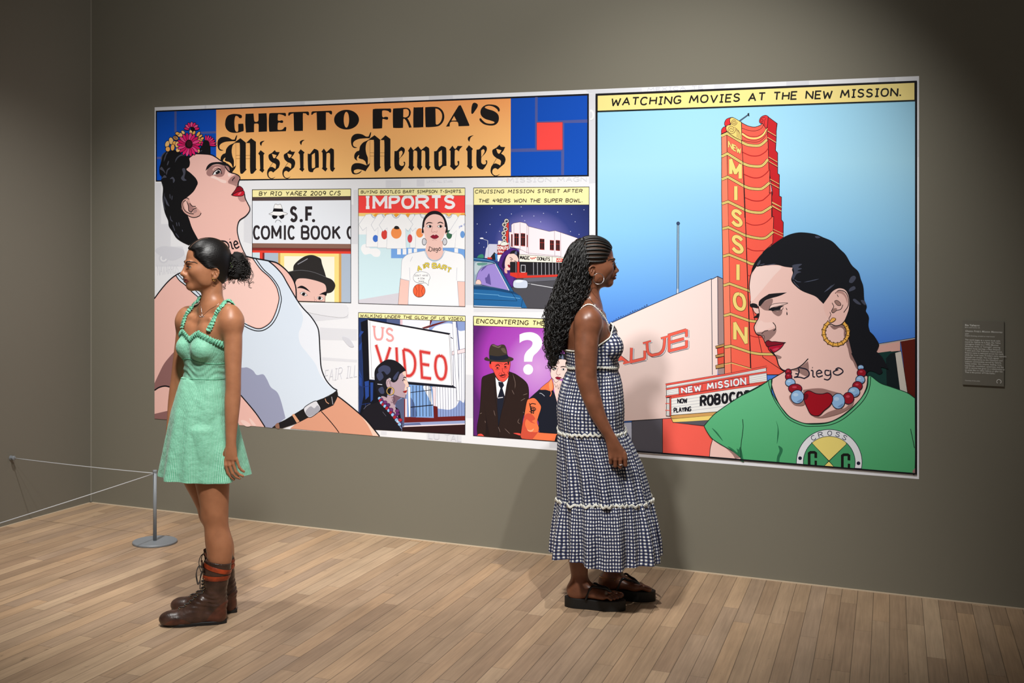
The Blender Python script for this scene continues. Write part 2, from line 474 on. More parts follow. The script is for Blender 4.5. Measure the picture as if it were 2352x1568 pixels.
BLK = (20, 18, 24)
STEP = 0.00003
class Print:
    """flat printed shapes on the mural sheet, each laid a hair above the one before"""
    def __init__(self, base):
        self.off = base
        self.v, self.f, self.m, self.mats = [], [], [], []
    def mi(self, c):
        mt = ink(c) if isinstance(c, tuple) else c
        if mt not in self.mats: self.mats.append(mt)
        return self.mats.index(mt)
    def _add(self, uz, faces, c):
        self.off += STEP
        b = len(self.v)
        self.v += [(u - MU0, -self.off / 3.0, z - MZ0) for u, z in uz]
        self.f += [tuple(i + b for i in f) for f in faces]
        self.m += [self.mi(c)] * len(faces)
    def poly(self, P, c):
        P = np.asarray([p[:2] for p in P], float)
        u, z, _ = wall_uz(P)
        vo, _e, tri, *_r = delaunay_2d_cdt([Vector((a, b)) for a, b in zip(u, z)], [], [list(range(len(u)))], 1, 1e-7)
        self._add([(q.x, q.y) for q in vo], tri, c)
    def f_(self, c, *segs, line=None, w=2.0, per=5):
        P = catmull(rd(*segs), per, True)
        self.poly(P, c)
        if line: self.strokepx(np.vstack([P, P[:2]]), w, line)
        return self
    def p_(self, c, *segs, line=None, w=2.0):
        P = np.array([q[:2] for q in rd(*segs)])
        self.poly(P, c)
        if line: self.strokepx(np.vstack([P, P[:1]]), w, line, closed=True)
        return self
    def s_(self, c, w, *segs, per=5, taper=False):
        self.strokepx(catmull(rd(*segs), per, False), w, c, taper=taper)
        return self
    def l_(self, c, w, *segs):
        self.strokepx(np.array([q[:2] for q in rd(*segs)]), w, c)
        return self
    def strokepx(self, P, w, c, closed=False, taper=False):
        P = np.asarray(P, float)
        keep = [0] + [i for i in range(1, len(P)) if np.hypot(*(P[i] - P[i - 1])) > 0.05]
        P = P[keep]
        if len(P) < 2: return
        if not closed:
            t_ = np.diff(P, axis=0); t_ /= np.linalg.norm(t_, axis=1)[:, None]
            for i in range(1, len(P) - 1):
                if np.dot(t_[i - 1], t_[i]) < -.15:          # very sharp corner: two strips
                    e = w * .3
                    self.strokepx(np.vstack([P[:i], P[i] + t_[i - 1] * e]), w, c, False, taper); self.strokepx(np.vstack([P[i] - t_[i] * e, P[i + 1:]]), w, c, False, taper); return
        u, z, s = wall_uz(P)
        Q = np.stack([u, z], 1)
        m = len(Q)
        T = np.diff(Q, axis=0); T /= np.linalg.norm(T, axis=1)[:, None]
        nn = np.stack([-T[:, 1], T[:, 0]], 1)
        off = np.zeros_like(Q)
        for i in range(m):
            if closed and i in (0, m - 1): a, b = nn[-1], nn[0]
            else: a, b = nn[max(i - 1, 0)], nn[min(i, m - 2)]
            h = a + b
            d = np.dot(h, h) / 2
            off[i] = h / max(d, 0.55) if d > 1e-6 else a
        hw = (w * s / 2)[:, None] * np.ones((m, 1))
        if taper:
            t = np.linspace(0, 1, m); hw *= np.clip(np.minimum(t, 1 - t) * 5, 0.15, 1)[:, None]
        L, R = Q + off * hw, Q - off * hw
        uz = [tuple(q) for q in L] + [tuple(q) for q in R]
        self._add(uz, [(i, i + 1, m + i + 1, m + i) for i in range(m - 1)], c)
    def disc(self, c, T, x, y, rx, ry=None, line=None, w=1.5, rot=0.0, n=28):
        ry = ry or rx
        a = np.linspace(0, 2 * math.pi, n, endpoint=False)
        X, Y = rx * np.cos(a), ry * np.sin(a)
        cr, sr = math.cos(rot), math.sin(rot)
        P = np.stack([T[0] + (x + X * cr - Y * sr) / T[2], T[1] + (y + X * sr + Y * cr) / T[2]], 1)
        self.poly(P, c)
        if line: self.strokepx(np.vstack([P, P[:1]]), w, line, closed=True)
    def build(self, name, parent, label=None):
        o = link_mesh(name, self.v, self.f, self.mats, parent, self.m)
        if label: o['label'] = label
        return o

# ---- hand lettering: strokes on a unit box, y up.  'C' = curved, 'L' = straight
def _g(*a): return a
GL = {
 'A': (.95, ['L 0,0 .5,1 1,0', 'L .2,.36 .8,.36']),
 'B': (.8, ['L 0,0 0,1', 'C 0,1! .6,1 .92,.88 .92,.66 .6,.53 0,.53!', 'C .55,.53! .9,.47 1,.28 .9,.07 .6,0 0,0!']),
 'C': (.85, ['C .98,.82 .8,.97 .5,1 .18,.9 0,.5 .18,.1 .5,0 .8,.03 .98,.18']),
 'D': (.88, ['L 0,0 0,1', 'C 0,1! .5,.98 .88,.8 1,.5 .88,.2 .5,.02 0,0!']),
 'E': (.75, ['L 1,1 0,1 0,0 1,0', 'L 0,.52 .85,.52']),
 'F': (.72, ['L 1,1 0,1 0,0', 'L 0,.52 .85,.52']),
 'G': (.92, ['C .95,.84 .8,.97 .5,1 .16,.9 0,.5 .16,.1 .5,0 .85,.08 .98,.25 .98,.45!', 'L .55,.45 1,.45']),
 'H': (.85, ['L 0,0 0,1', 'L 1,0 1,1', 'L 0,.52 1,.52']),
 'I': (.5, ['L .5,0 .5,1', 'L 0,1 1,1', 'L 0,0 1,0']),
 'i': (.12, ['L .5,0 .5,1']),
 'J': (.6, ['C 1,1! 1,.25 .8,.03 .4,0 0,.2']),
 'K': (.82, ['L 0,0 0,1', 'L .95,1 0,.45', 'L .3,.62 1,0']),
 'L': (.7, ['L 0,1 0,0 1,0']),
 'M': (1.15, ['L 0,0 .14,1 .5,.3 .86,1 1,0']),
 'm': (1.1, ['L 0,0 0,1 .5,.25 1,1 1,0']),
 'N': (.9, ['L 0,0 0,1 1,0 1,1']),
 'O': (.95, ['C .5,1 .15,.88 0,.5 .15,.12 .5,0 .85,.12 1,.5 .85,.88 .5,1']),
 'P': (.78, ['L 0,0 0,1', 'C 0,1! .65,1 1,.88 1,.68 .65,.48 0,.47!']),
 'R': (.85, ['L 0,0 0,1', 'C 0,1! .65,1 .98,.88 .98,.68 .65,.5 0,.5!', 'L .5,.5 1,0']),
 'S': (.8, ['C .95,.86 .6,1 .22,.96 .06,.74 .3,.56 .75,.46 .96,.24 .75,.04 .35,0 0,.14']),
 'T': (.85, ['L 0,1 1,1', 'L .5,1 .5,0']),
 'U': (.88, ['C 0,1! 0,.3 .2,.03 .5,0 .8,.03 1,.3 1,1!']),
 'V': (.9, ['L 0,1 .5,0 1,1']),
 'W': (1.15, ['L 0,1 .22,0 .5,.75 .78,0 1,1']),
 'X': (.85, ['L 0,0 1,1', 'L 0,1 1,0']),
 'Y': (.85, ['L 0,1 .5,.48 1,1', 'L .5,.48 .5,0']),
 'Z': (.8, ['L 0,1 1,1 0,0 1,0']),
 'Ñ': (.9, ['L 0,0 0,.85 1,0 1,.85', 'C .1,1.02 .35,1.12 .65,1.0 .9,1.1']),
 '0': (.8, ['C .5,1 .15,.88 0,.5 .15,.12 .5,0 .85,.12 1,.5 .85,.88 .5,1']),
 '2': (.75, ['C .02,.78 .25,1 .65,1 .95,.8 .8,.5 .35,.2 0,0! 1,0!']),
 '4': (.75, ['L .3,1 0,.42 1,.42', 'L .8,1 .75,0']),
 '9': (.75, ['C .95,.7 .7,.42 .3,.45 .02,.7 .25,.98 .65,1 .95,.8 .95,.5 .7,0!']),
 '/': (.6, ['L 0,0 1,1']),
 '.': (.1, ['L .2,-.02 .2,.16']),
 '-': (.5, ['L 0,.45 1,.45']),
 "'": (.1, ['L .5,1 .2,.72']),
 '!': (.15, ['L .5,1 .5,.3', 'L .5,.08 .5,0']),
}
def lettering(pr, s, T, quad, c, w, slant=0.0, gap=0.28, space=0.8, slab=0.0, inset=0.0, jitter=0.0, seed=1, only=None, arc=None):
    """write s in the quad (TL TR BR BL, T pixels); w = pen width in photo px; inset pulls strokes in for heavy letters"""
    q = [(T[0] + float(a.split(',')[0]) / T[2], T[1] + float(a.split(',')[1]) / T[2]) for a in quad.split()]
    TL, TR, BR, BL = (np.array(k) for k in q)
    rng = random.Random(seed)
    adv = [space if ch == ' ' else GL[ch][0] + gap for ch in s]
    tot = sum(adv) - gap
    x = 0.0
    for ch, a in zip(s, adv):
        if ch != ' ':
            wd = GL[ch][0]
            jx, jy = rng.uniform(-jitter, jitter), rng.uniform(-jitter, jitter)
            for stz in GL[ch][1]:
                kind, body = stz[0], stz[2:]
                P = []
                for t in body.split():
                    k = t.endswith('!'); gx, gy = (float(e) for e in t.rstrip('!').split(','))
                    P.append((gx, gy, k or kind == 'L'))
                P = [(p[0], p[1]) for p in P] if kind == 'L' else [tuple(p) for p in catmull(P, 6, False)]
                def mp(gx, gy):
                    iw = min(inset / max(wd, .2), 0.42)
                    X = (x + wd * (iw + gx * (1 - 2 * iw)) + slant * (gy - .5) + jx) / tot
                    Y = inset * (1 - gy) + gy * (1 - inset) + jy if inset else gy + jy
                    b = BL + (BR - BL) * X; t_ = TL + (TR - TL) * X
                    p = b + (t_ - b) * Y
                    if arc: p = p + np.array([0, arc * 4 * (X - .5) ** 2])
                    return p
                pr.strokepx([mp(*p) for p in P], w, c)
                if slab:
                    for (ex, ey) in (P[0], P[-1]):
                        if (ey > .97 or ey < .03) and ch not in 'I':
                            sw = slab / wd
                            if ch in 'CGSOEBDPLTR' and not ((ch == 'R' and ex > .9) or (ch in 'BDPRELT' and ey < .03 and ex < .6 and kind == 'L')): continue
                            pr.strokepx([mp(ex - sw, ey), mp(ex + sw, ey)], w * .62, c)
        x += a

def diego(pr, T, quad, c, w, letters='Diego'):
    """the blackletter name tattoo"""
    q = [(T[0] + float(a.split(',')[0]) / T[2], T[1] + float(a.split(',')[1]) / T[2]) for a in quad.split()]
    TL, TR, BR, BL = (np.array(k) for k in q)
    S = {'D': ['.02,.42 .08,.35 .06,.2 .0,.12! .1,.12 .2,.0! .29,.2 .3,.5 .24,.75 .1,.9', '.08,.9 .1,.6 .08,.35'],
         'i': ['.34,.62 .38,.58 .38,.15 .42,.08', '.37,.86 .38,.84'],
         'e': ['.47,.35 .56,.42 .52,.62 .46,.5 .46,.2 .5,.08 .58,.18'],
         'g': ['.72,.55 .64,.58 .63,.3 .67,.18 .73,.25 .74,.6', '.74,.5 .74,.05 .68,-.18 .6,-.1'],
         'o': ['.9,.62 .8,.45 .82,.25 .9,.18 .99,.4 .97,.62 .9,.75 .84,.62']}
    for ch in letters:
        for st in S[ch]:
            P = [(float(t.rstrip('!').split(',')[0]), float(t.rstrip('!').split(',')[1]), t.endswith('!')) for t in st.split()]
            P = catmull(P, 6, False)
            pr.strokepx([(BL + (BR - BL) * x) + ((TL + (TR - TL) * x) - (BL + (BR - BL) * x)) * y for x, y in P], w, c)

def shift(txt, dx, dy, k=1.0):
    out = []
    for t in txt.split():
        c = t.endswith('!'); x, y = t.rstrip('!').split(',')
        out.append('%g,%g%s' % (float(x) * k + dx, float(y) * k + dy, '!' if c else ''))
    return ' '.join(out)

# ---- the white sheet with its faint grey collage
P = Print(0.0004)
P.p_((238, 239, 244), PX, '355.3,246.3 2111,174.6 2110.8,1099.9 355.5,961')
G1, G2, G3 = (224, 225, 232), (213, 214, 223), (231, 232, 238)
for q in ('356,262 372,261 372,330 356,331', '470,242.4 474,242.2 474,251 470,251.2', '553,239 555,239 555,248 553,248.2', '582,237.6 700,232.8 700,243 582,247.6',
          '880,225.6 925,223.7 925,233.8 880,235.4', '985,221.2 1040,219 1040,228 985,230.2', '1345,206.8 1474,201.6 1474,211.4 1369,215.6 1353,214', '1640,194.6 1668,193.4 1660,203.4 1640,204.4',
          '1806,187.2 1858,185 1858,195.4 1806,197.5', '2018,178.6 2056,177 2056,187.4 2018,188.6', '357,420 370,420 370,560 357,560', '357,515 392,514 392,572 357,573', '357,566 420,566 430,600 420,612 357,612',
          '560,470 578,470 578,560 560,555', '812,436 822,436 822,470 812,470', '957,412 975,411.6 975,428 957,428', '886,414 921,413.4 921,430 886,430.6', '1353,216 1368,215 1368,420 1353,421',
          '1070,470 1087,470 1087,700 1070,700', '806,470 822,470 822,560 806,560', '700,700 800,706 800,730 700,740', '735,752 820,756 820,782 735,780', '740,820 820,826 820,832 740,827', '1070,860 1087,861 1087,960 1070,959',
          '1088,708 1250,708 1250,716 1088,716', '875,990 888,991 888,999 875,998', '980,992 1060,1000 1060,1016 980,1009', '1262,1010 1350,1018 1350,1034 1262,1028', '2107,320 2110.5,320 2110.5,360 2107,360', '2107,560 2110.5,560 2110.5,600 2107,600'):
    P.p_(G1, PX, q)
P.disc(G2, A4, 135, 905, 58); P.disc((238, 239, 244), A4, 135, 905, 40); P.disc(G2, A4, 135, 905, 22)
P.f_(G2, A4, '40,800 120,760 260,770 370,800 380,860 330,900 220,930 60,850')
lettering(P, 'NAVARROS', A4, '60,985 315,985 312,1080 62,1110', G2, 1.1)
lettering(P, 'MEXICA TE', B5, '1540,150 2140,125 2140,160 1540,185', G2, 1.6)
lettering(P, 'LATIN ALL STARS', A3, '1065,1200 1410,1200 1410,1228 1065,1228', (222, 223, 230), .9)
lettering(P, 'MISSION MAGN', B5, '20,1120 880,1110 880,1155 20,1165', G1, 2.2)
lettering(P, 'FAIR ILL', A5, '770,990 1025,945 1030,1035 775,1075', G2, 1.6, slant=.4)
lettering(P, 'LU TAL', PX, '985,994 1060,1000 1060,1014 985,1006', G2, 2.2)
P.f_(G3, A5, '600,480 900,470 950,500 920,575 640,535'); P.f_(G2, A5, '905,730 960,740 1000,800 960,800')
P.f_((246, 247, 250), B5, '920,390 955,400 965,445 955,485 920,495'); P.f_(G1, B5, '920,410 940,415 945,445 940,470 920,475')
P.build('backing_sheet', mural)

# ---- title banner
P = Print(0.0015)
BLU, OR, GRD = (8, 80, 192), (255, 186, 112), (82, 92, 160)
P.p_(BLK, PX, '357.9,254.2 1352.6,215 1352.6,404.9 357.9,416.9')
P.p_(BLU, PX, '360.6,257.2 1348.9,219.4 1348.9,401.6 360.6,413.8')
for q in ('400.6,255.7 405.8,255.5 405.8,304 400.6,304', '461,302.6 496.7,301 496.7,306 461,307.4', '360.6,360 373,359.8 373,365 360.6,365.2'): P.p_(GRD, PX, q)
P.p_(GRD, B5, '325,250 353,248 353,530 342,830 325,830'); P.p_(GRD, B5, '345,512 890,490 890,525 345,536'); P.p_(GRD, B5, '622,520 640,520 640,830 638,1090 607,1090 607,835 622,830'); P.p_(GRD, B5, '62,808 345,800 622,818 622,834 345,838 62,842')
P.p_((255, 76, 72), B5, '343,524 622,520 622,817 343,820', line=(150, 40, 50), w=.7)
og = ramp_ink('print_orange_fade', [(0.0, (255, 200, 126)), (0.6, (255, 188, 116)), (1.0, (255, 168, 100))], 'z', loc_uz(800, 405)[1], loc_uz(800, 240)[1])
P.p_(og, PX, '496.7,251.9 1173.3,226.1 1173.3,403.8 496.7,412.2')
title = P.build('title_banner', mural)

P = Print(0.0023); K = (26, 22, 22)
P.f_(K, A2, '178,345 190,280 225,230 290,208 350,208 400,215 428,232 428,262 405,272 385,262 372,245 345,235 328,250 318,310 318,370 325,440 345,472 368,470 375,450 375,365 385,355 440,353 452,362 456,455 430,470 380,485 310,490 245,475 200,435 180,385')
P.f_(K, A2, '485,205! 605,200! 614,300 625,322 650,325 670,315 678,295 678,200! 800,195! 806,300 806,470! 680,476! 680,370 665,352 630,352 614,365 612,480! 490,486! 480,340')
P.f_(K, A2, '840,210 860,195 890,192! 1080,190! 1090,205 1090,235 1075,240 1050,225 1000,212 972,218 968,290 975,305 1000,308 1020,302 1040,305 1050,320 1040,340 1015,340 995,335 975,340 968,360 966,430 975,445 1020,445 1050,430 1065,408 1085,402 1097,415 1090,465! 850,474! 838,455 832,330')
TT = '1125,215 1130,190 1150,180! 1420,170! 1436,185 1436,220 1425,228 1405,218 1390,200 1360,198 1345,215 1345,445 1330,460 1225,462 1212,448 1205,215 1190,203 1165,208 1140,232 1125,228'
P.f_(K, A2, TT); P.f_(K, A2, shift(TT, 346, -13))
P.disc(K, A2, 2000, 292, 187, 148, n=48); P.disc(og, A2, 1998, 293, 40, 118, n=36)
P.f_(K, A3, '332,250 345,238 370,233! 570,230! 580,245 578,280 560,283 540,265 500,256 465,258 458,275 460,335 475,350 500,342 530,345 540,360 530,380 505,378 480,372 462,380 458,485 445,498 345,502 332,490 330,360')
P.f_(K, A3, '605,245 620,230 700,225 780,220 825,235 845,275 838,320 815,355 800,360 825,405 857,485! 822,490! 800,430 775,385 745,372 740,480 725,492 620,492 605,475 602,350'); P.f_(og, A3, '745,240! 790,238 818,265 815,320 790,345 765,350 743,345!')
P.f_(K, A3, '883,222 905,216 1000,213 1014,220 1014,470 1005,482 890,488 880,480 878,350')
P.f_(K, A3, '1040,225 1060,212 1150,207 1220,215 1275,260 1298,330 1285,400 1240,455 1180,475 1060,482 1045,465 1040,350'); P.f_(og, A3, '1178,230! 1215,240 1255,280 1268,335 1255,395 1225,435 1195,448 1182,435!')
P.f_(K, A3, '1480,210 1505,192 1530,205 1638,455! 1630,465! 1490,470! 1485,430 1475,412 1450,407 1400,408 1375,425 1370,472! 1320,475!'); P.f_(og, A3, '1430,332! 1462,392! 1393,394!')
P.f_(K, A3, '1668,200 1685,160 1715,153 1748,175 1745,210 1720,250 1685,298 1665,298 1662,260')
P.f_(K, A3, '2045,260 2040,225 2000,190 1930,176 1860,182 1805,220 1785,275 1800,330 1850,370 1920,392 1970,410 1968,428 1920,436 1860,425 1815,390 1790,362 1772,372 1785,405 1840,445 1920,460 1985,450 2025,410 2035,350 2015,300 1960,262 1890,240 1850,222 1850,205 1900,192 1960,205 2010,240 2028,272')
# blackletter line
M_FL = '38,680 45,620 80,582 130,570 190,580 240,608 275,608! 298,555 310,555 300,605! 290,632! 240,632 150,640 90,665 65,700 75,740 120,757 80,762 50,735'
M_LF = '292,640! 250,665 200,690 160,740 148,795 115,810 85,850 85,905 125,938! 115,900 135,865 150,858! 140,895 165,910 200,920 230,945 245,985! 262,985 265,900 245,840 235,770 245,700 270,665 293,655!'
M_SW = '40,1060 50,1000 90,970 150,968 200,980 240,995 270,985 290,965! 285,1000 250,1050 235,1078! 190,1060 130,1050 80,1065 80,1095 110,1105 150,1090 185,1065 160,1100 110,1118 60,1110'
M_S1 = '285,640! 355,590! 430,650! 430,1010! 442,1022! 385,1082! 350,1045 348,690 330,655 300,655!'
M_S2 = '430,660! 503,590! 570,640! 570,1010! 582,1020! 527,1082! 490,1045 488,690 470,660 450,655!'
for T, f in ((A3, lambda s: s), (A2, lambda s: shift(s, 22, -70, 1.085))):
    for g in (M_FL, M_LF, M_SW, M_S1, M_S2): P.f_(K, T, f(g))
    RB = (110, 66, 40)
    P.l_(RB, .6, T, f('293,650 293,985'))
    for yy in (828, 872):
        P.l_(RB, .6, T, f('293,%d 350,%d' % (yy, yy))); P.l_(RB, .6, T, f('430,%d 490,%d' % (yy, yy)))
I_D = '772,610! 735,640 722,690! 702,660 705,630 740,612'
I_S = '675,800! 712,750! 772,798! 755,820! 755,1035! 768,1045! 740,1088! 692,1050! 705,1030! 698,830!'
S_S = '925,748! 945,775 998,778! 975,825! 940,868! 985,900 1000,950 985,1010! 900,1085! 870,1065 840,1075 828,1110 840,1150 880,1172 930,1150 885,1182 835,1165 810,1120 812,1060 840,1015 880,1000 935,1030! 942,975 925,950 880,930 840,890 828,840 835,815! 880,790!'
S_C = '882,805! 950,825! 925,868 900,860'
for dx, dy in ((0, 0), (230, -5)):
    P.f_(K, A2, shift(S_S, dx, dy)); P.f_(og, A2, shift(S_C, dx, dy)); P.l_(K, .9, A2, shift('893,940 845,1010', dx, dy))
for dx, dy in ((0, 0), (600, -14)): P.f_(K, A2, shift(I_S, dx, dy)); P.f_(K, A2, shift(I_D, dx, dy))
P.f_(K, A2, '1418,800! 1450,805 1480,770 1515,728! 1560,745 1582,790 1585,1010! 1540,1020 1510,1045 1495,1080! 1450,1075 1425,1040 1418,900'); P.f_(og, A2, '1480,820! 1525,790! 1530,985 1525,1010! 1495,1020 1480,1000')
P.f_(K, A2, '1622,775! 1660,725! 1700,780! 1765,718! 1800,735 1812,770 1812,1010! 1830,1018! 1795,1075! 1755,1030 1755,830 1745,795 1725,790 1700,800! 1695,1010! 1715,1025! 1685,1070! 1630,1025! 1642,1005! 1640,800')
E_S = '625,805! 660,800 690,770 718,745! 755,765 765,800 745,850 690,910! 690,980 720,1005 750,995 755,965 745,960 752,948 768,955 768,990 740,1040 710,1075! 665,1065 630,1030 622,950'
E_C = '688,815! 720,800 735,830 710,880 690,905!'
for dx, dy in ((0, 0), (1108, -20)): P.f_(K, A3, shift(E_S, dx, dy)); P.f_(og, A3, shift(E_C, dx, dy))
P.f_(K, A3, '808,800! 845,745! 880,795! 945,740! 985,790! 1050,740! 1085,760 1095,800 1095,1005! 1115,1015! 1080,1068! 1040,1020! 1040,830 1025,800 1000,795 990,810! 988,1000! 1003,1015! 970,1068! 930,1020! 932,830 915,800 890,798 880,815! 878,1005! 893,1020! 862,1075! 810,1025! 820,1000! 820,820!')
P.f_(K, A3, '1160,808! 1195,800 1225,760 1258,735! 1305,750 1325,790 1327,1003! 1285,1010 1255,1035 1235,1065! 1190,1055 1165,1020 1160,920'); P.f_(og, A3, '1222,820! 1265,790! 1268,985! 1240,1010 1222,990')
P.f_(K, A3, '1362,790! 1408,732! 1445,775 1480,735! 1545,738! 1510,775 1495,810! 1470,790 1450,785 1440,800! 1438,960 1450,1000 1480,990 1480,965 1475,945 1495,938 1500,960 1490,1000 1430,1062! 1375,1010! 1382,990! 1382,800!')
P.f_(K, A3, '1590,780! 1630,725! 1685,775! 1670,795! 1670,1005! 1685,1015! 1652,1058! 1603,1010! 1612,990! 1610,810!'); P.f_(K, A3, '1695,592! 1655,620 1635,680! 1617,650 1622,618 1660,598')
P.f_(K, A3, '2045,718! 2065,745 2120,750! 2098,798! 2065,838! 2108,870 2125,920 2110,975! 2020,1052! 1990,1035 1960,1045 1945,1080 1955,1115 1995,1135 2050,1115 2000,1145 1955,1132 1925,1090 1928,1030 1955,985 1995,972 2055,998! 2063,945 2045,918 2005,900 1960,860 1945,810 1952,785! 2000,760!'); P.f_(og, A3, '2000,775! 2070,795! 2042,838 2018,828'); P.l_(K, .9, A3, '2003,905 1955,985')
P.build('title_lettering', title)

YEL = (255, 245, 178); INK = (52, 44, 30)
def panel(base, T, quad, cap_y, bg, lw=1.6):
    P = Print(base)
    P.p_(bg, T, quad)
    return P
def caption(panel_obj, base, T, quad, lines, w=1.5, col=YEL, **kw):
    P = Print(base)
    P.p_(col, T, quad, line=BLK, w=.9)
    for s, q in lines: lettering(P, s, T, q, INK, w * 1.22, slant=.12, gap=.34, space=.85, jitter=.03, seed=len(s), **kw)
    return P.build('caption_strip', panel_obj)

# ---- panel: the comic shop front
P = Print(0.0015)
P.p_((238, 243, 252), A6, '52,82 1277,72 1277,1488 52,1470')
P.p_((84, 66, 64), A6, '52,176 1275,166 1275,214 52,222')
P.p_((142, 104, 90), A6, '52,748 1275,758 1275,818 52,806'); P.p_(BLK, A6, '52,804 1275,815 1275,820 52,810')
P.p_((138, 48, 44), A6, '52,808 1275,818 1275,852 52,840'); P.p_((236, 66, 52), A6, '52,838 1275,850 1275,880 52,866')
P.p_((212, 230, 240), A6, '52,864 145,864 145,960 52,960'); P.p_((236, 66, 52), A6, '145,860 182,860 182,980 145,980'); P.p_((120, 36, 36), A6, '180,866 203,867 203,980 180,980')
P.p_((178, 193, 212), A6, '203,868 375,870 375,1480 203,1475'); P.p_((214, 164, 92), A6, '373,870 402,870 402,1480 373,1478'); P.p_((255, 228, 142), A6, '400,870 1130,878 1130,1486 400,1480'); P.p_((255, 248, 230), A6, '448,908 1072,916 1072,1484 448,1480')
P.p_((214, 164, 92), A6, '1128,878 1160,878 1160,1487 1128,1486'); P.p_((178, 193, 212), A6, '1158,878 1275,880 1275,1488 1158,1487')
# hat and dark glasses sign
P.f_((250, 250, 252), A6, '258,385 300,365 315,330 330,270 350,262 370,272 395,262 410,275 430,330 440,360 490,380 460,398 380,408 300,398', line=BLK, w=.8)
P.p_(BLK, A6, '308,355 320,315 425,320 435,358'); P.f_(BLK, A6, '298,405 340,405 365,415 350,440 320,447 302,430'); P.f_(BLK, A6, '385,415 415,400 445,395 447,425 420,447 400,440')
P.s_(BLK, 1.0, A6, '338,492 348,468 370,460'); P.s_(BLK, 1.0, A6, '375,462 396,470 410,490')
shop = P.build('shop_panel', mural)
P = Print(0.0026); KB = (46, 40, 44)
lettering(P, 'S', A6, '522,288 612,288 612,488 522,488', KB, 7.2, inset=.10); P.disc(KB, A6, 660, 467, 20)
lettering(P, 'F', A6, '712,290 810,290 810,488 712,488', KB, 7.2, inset=.10); P.disc(KB, A6, 813, 468, 20)
for ch, x0, x1 in (('C', 64, 148), ('O', 160, 272), ('m', 292, 412), ('i', 440, 474), ('C', 494, 580), ('B', 658, 762), ('O', 778, 890), ('O', 908, 1024), ('K', 1048, 1152)):
    lettering(P, ch, A6, '%d,524 %d,526 %d,708 %d,704' % (x0, x1, x1, x0), KB, 5.6, inset=.085 if ch != 'i' else 0)
P.s_(KB, 5.4, A6, '1276,545 1250,560 1236,610 1250,670 1276,690')
P.build('sign_lettering', shop)
caption(shop, 0.0026, A6, '54,86 1276,74 1275,166 54,178', [('BY RIO YAÑEZ 2009 C/S', '140,112 1148,102 1150,150 140,156')], 1.5)
P = Print(0.0026); SK = (238, 194, 184); HAT = (44, 41, 41)
P.f_(SK, A6, '605,1195! 650,1180 740,1180 880,1215 960,1260 975,1310 960,1400 955,1476! 620,1467! 600,1420 590,1320 585,1240', line=BLK, w=1)
P.f_(HAT, A6, '490,1110 560,1088! 570,1020 640,950 720,905 800,895 870,920 905,945 920,1010 950,1100 970,1170! 1040,1200 1082,1260 1070,1320 1030,1360 975,1372! 960,1270 880,1225 740,1190 650,1185 605,1195 585,1240! 540,1160')
P.s_((150, 150, 160), 2, A6, '615,1010 680,975 740,940'); P.s_((110, 110, 116), 1, A6, '505,1106 570,1090 680,1085 800,1105 900,1140 965,1168')
P.f_(BLK, A6, '608,1305 660,1275 720,1300 778,1358! 700,1318 650,1305'); P.f_(BLK, A6, '880,1388! 930,1360 975,1350 970,1400 930,1385')
P.f_((250, 250, 250), A6, '645,1366! 690,1352 738,1395! 690,1402', line=BLK, w=.8); P.disc(BLK, A6, 690, 1379, 20); P.f_((250, 250, 250), A6, '860,1425 890,1408 930,1430 915,1455 880,1450', line=BLK, w=.8); P.disc(BLK, A6, 890, 1430, 19)
P.l_((170, 120, 115), .8, A6, '822,1410 826,1470'); P.l_((170, 120, 115), .8, A6, '840,1440 850,1474')
P.build('man_in_hat', shop)
FR = Print(0.0045); FR.l_(BLK, 1.3, A6, '52,1470 52,84 1277,74 1277,1488 600,1472'); FR.build('frame_line', shop)

# ---- panel: the T-shirt stall
P = Print(0.0015)
P.p_((214, 240, 248), B1, '72,72 1397,62 1397,1535 75,1495')
P.p_((250, 251, 254), B1, '75,372 760,372 700,420 560,640 75,640')
P.f_((250, 251, 254), B1, '105,800 130,765 200,760 215,810 300,815 345,850 330,910 270,915 220,880 150,890 110,840')
P.p_((217, 214, 224), B1, '75,1450 575,1365 900,1365 900,1520 75,1495')
P.p_((120, 170, 236), B1, '478,806 1397,806 1397,936 478,934')
for x in (553, 622, 690): P.p_((248, 250, 255), B1, '%d,815 %d,815 %d,888 %d,888' % (x, x + 46, x + 46, x))
P.p_((248, 250, 255), B1, '760,815 800,815 800,888 760,888'); P.p_((248, 250, 255), B1, '1264,810 1310,812 1310,868 1264,866')
P.p_((252, 214, 128), B1, '75,372 1395,372 1395,420 75,412')
for x in (300, 430, 545, 690, 840, 1150, 1240, 1370): P.disc((244, 168, 62), B1, x, 402, 34, 24)
P.p_((250, 72, 68), B1, '75,158 1395,156 1395,372 75,372')
LG = (176, 182, 198)
def tee(x, y, w, h, pr):
    q = [(0, .32), (.22, .02), (.38, .0), (.5, .1), (.62, .0), (.78, .02), (1.0, .30), (.86, .5), (.78, .42), (.80, 1), (.22, 1), (.24, .40), (.12, .5)]
    pr.p_((251, 252, 255), B1, ' '.join('%g,%g' % (x + a * w, y + b * h) for a, b in q), line=LG, w=.7)
    pr.s_(LG, 1.6, B1, ' '.join('%g,%g' % (x + a * w, y + b * h) for a, b in ((.37, .0), (.43, .09), (.5, .12), (.57, .09), (.63, .0))))
tee(78, 385, 400, 410, P); P.disc((70, 120, 215), B1, 285, 690, 34, 44)
tee(230, 385, 360, 420, P); P.disc((220, 70, 62), B1, 395, 640, 38, 60)
tee(640, 385, 330, 420, P); P.disc((214, 74, 84), B1, 712, 690, 30, 52)
tee(700, 385, 360, 430, P); P.disc((250, 152, 88), B1, 835, 620, 46, 58)
tee(1030, 385, 330, 420, P); P.disc((60, 110, 80), B1, 1200, 640, 36, 56)
tee(1210, 390, 330, 430, P) if False else None
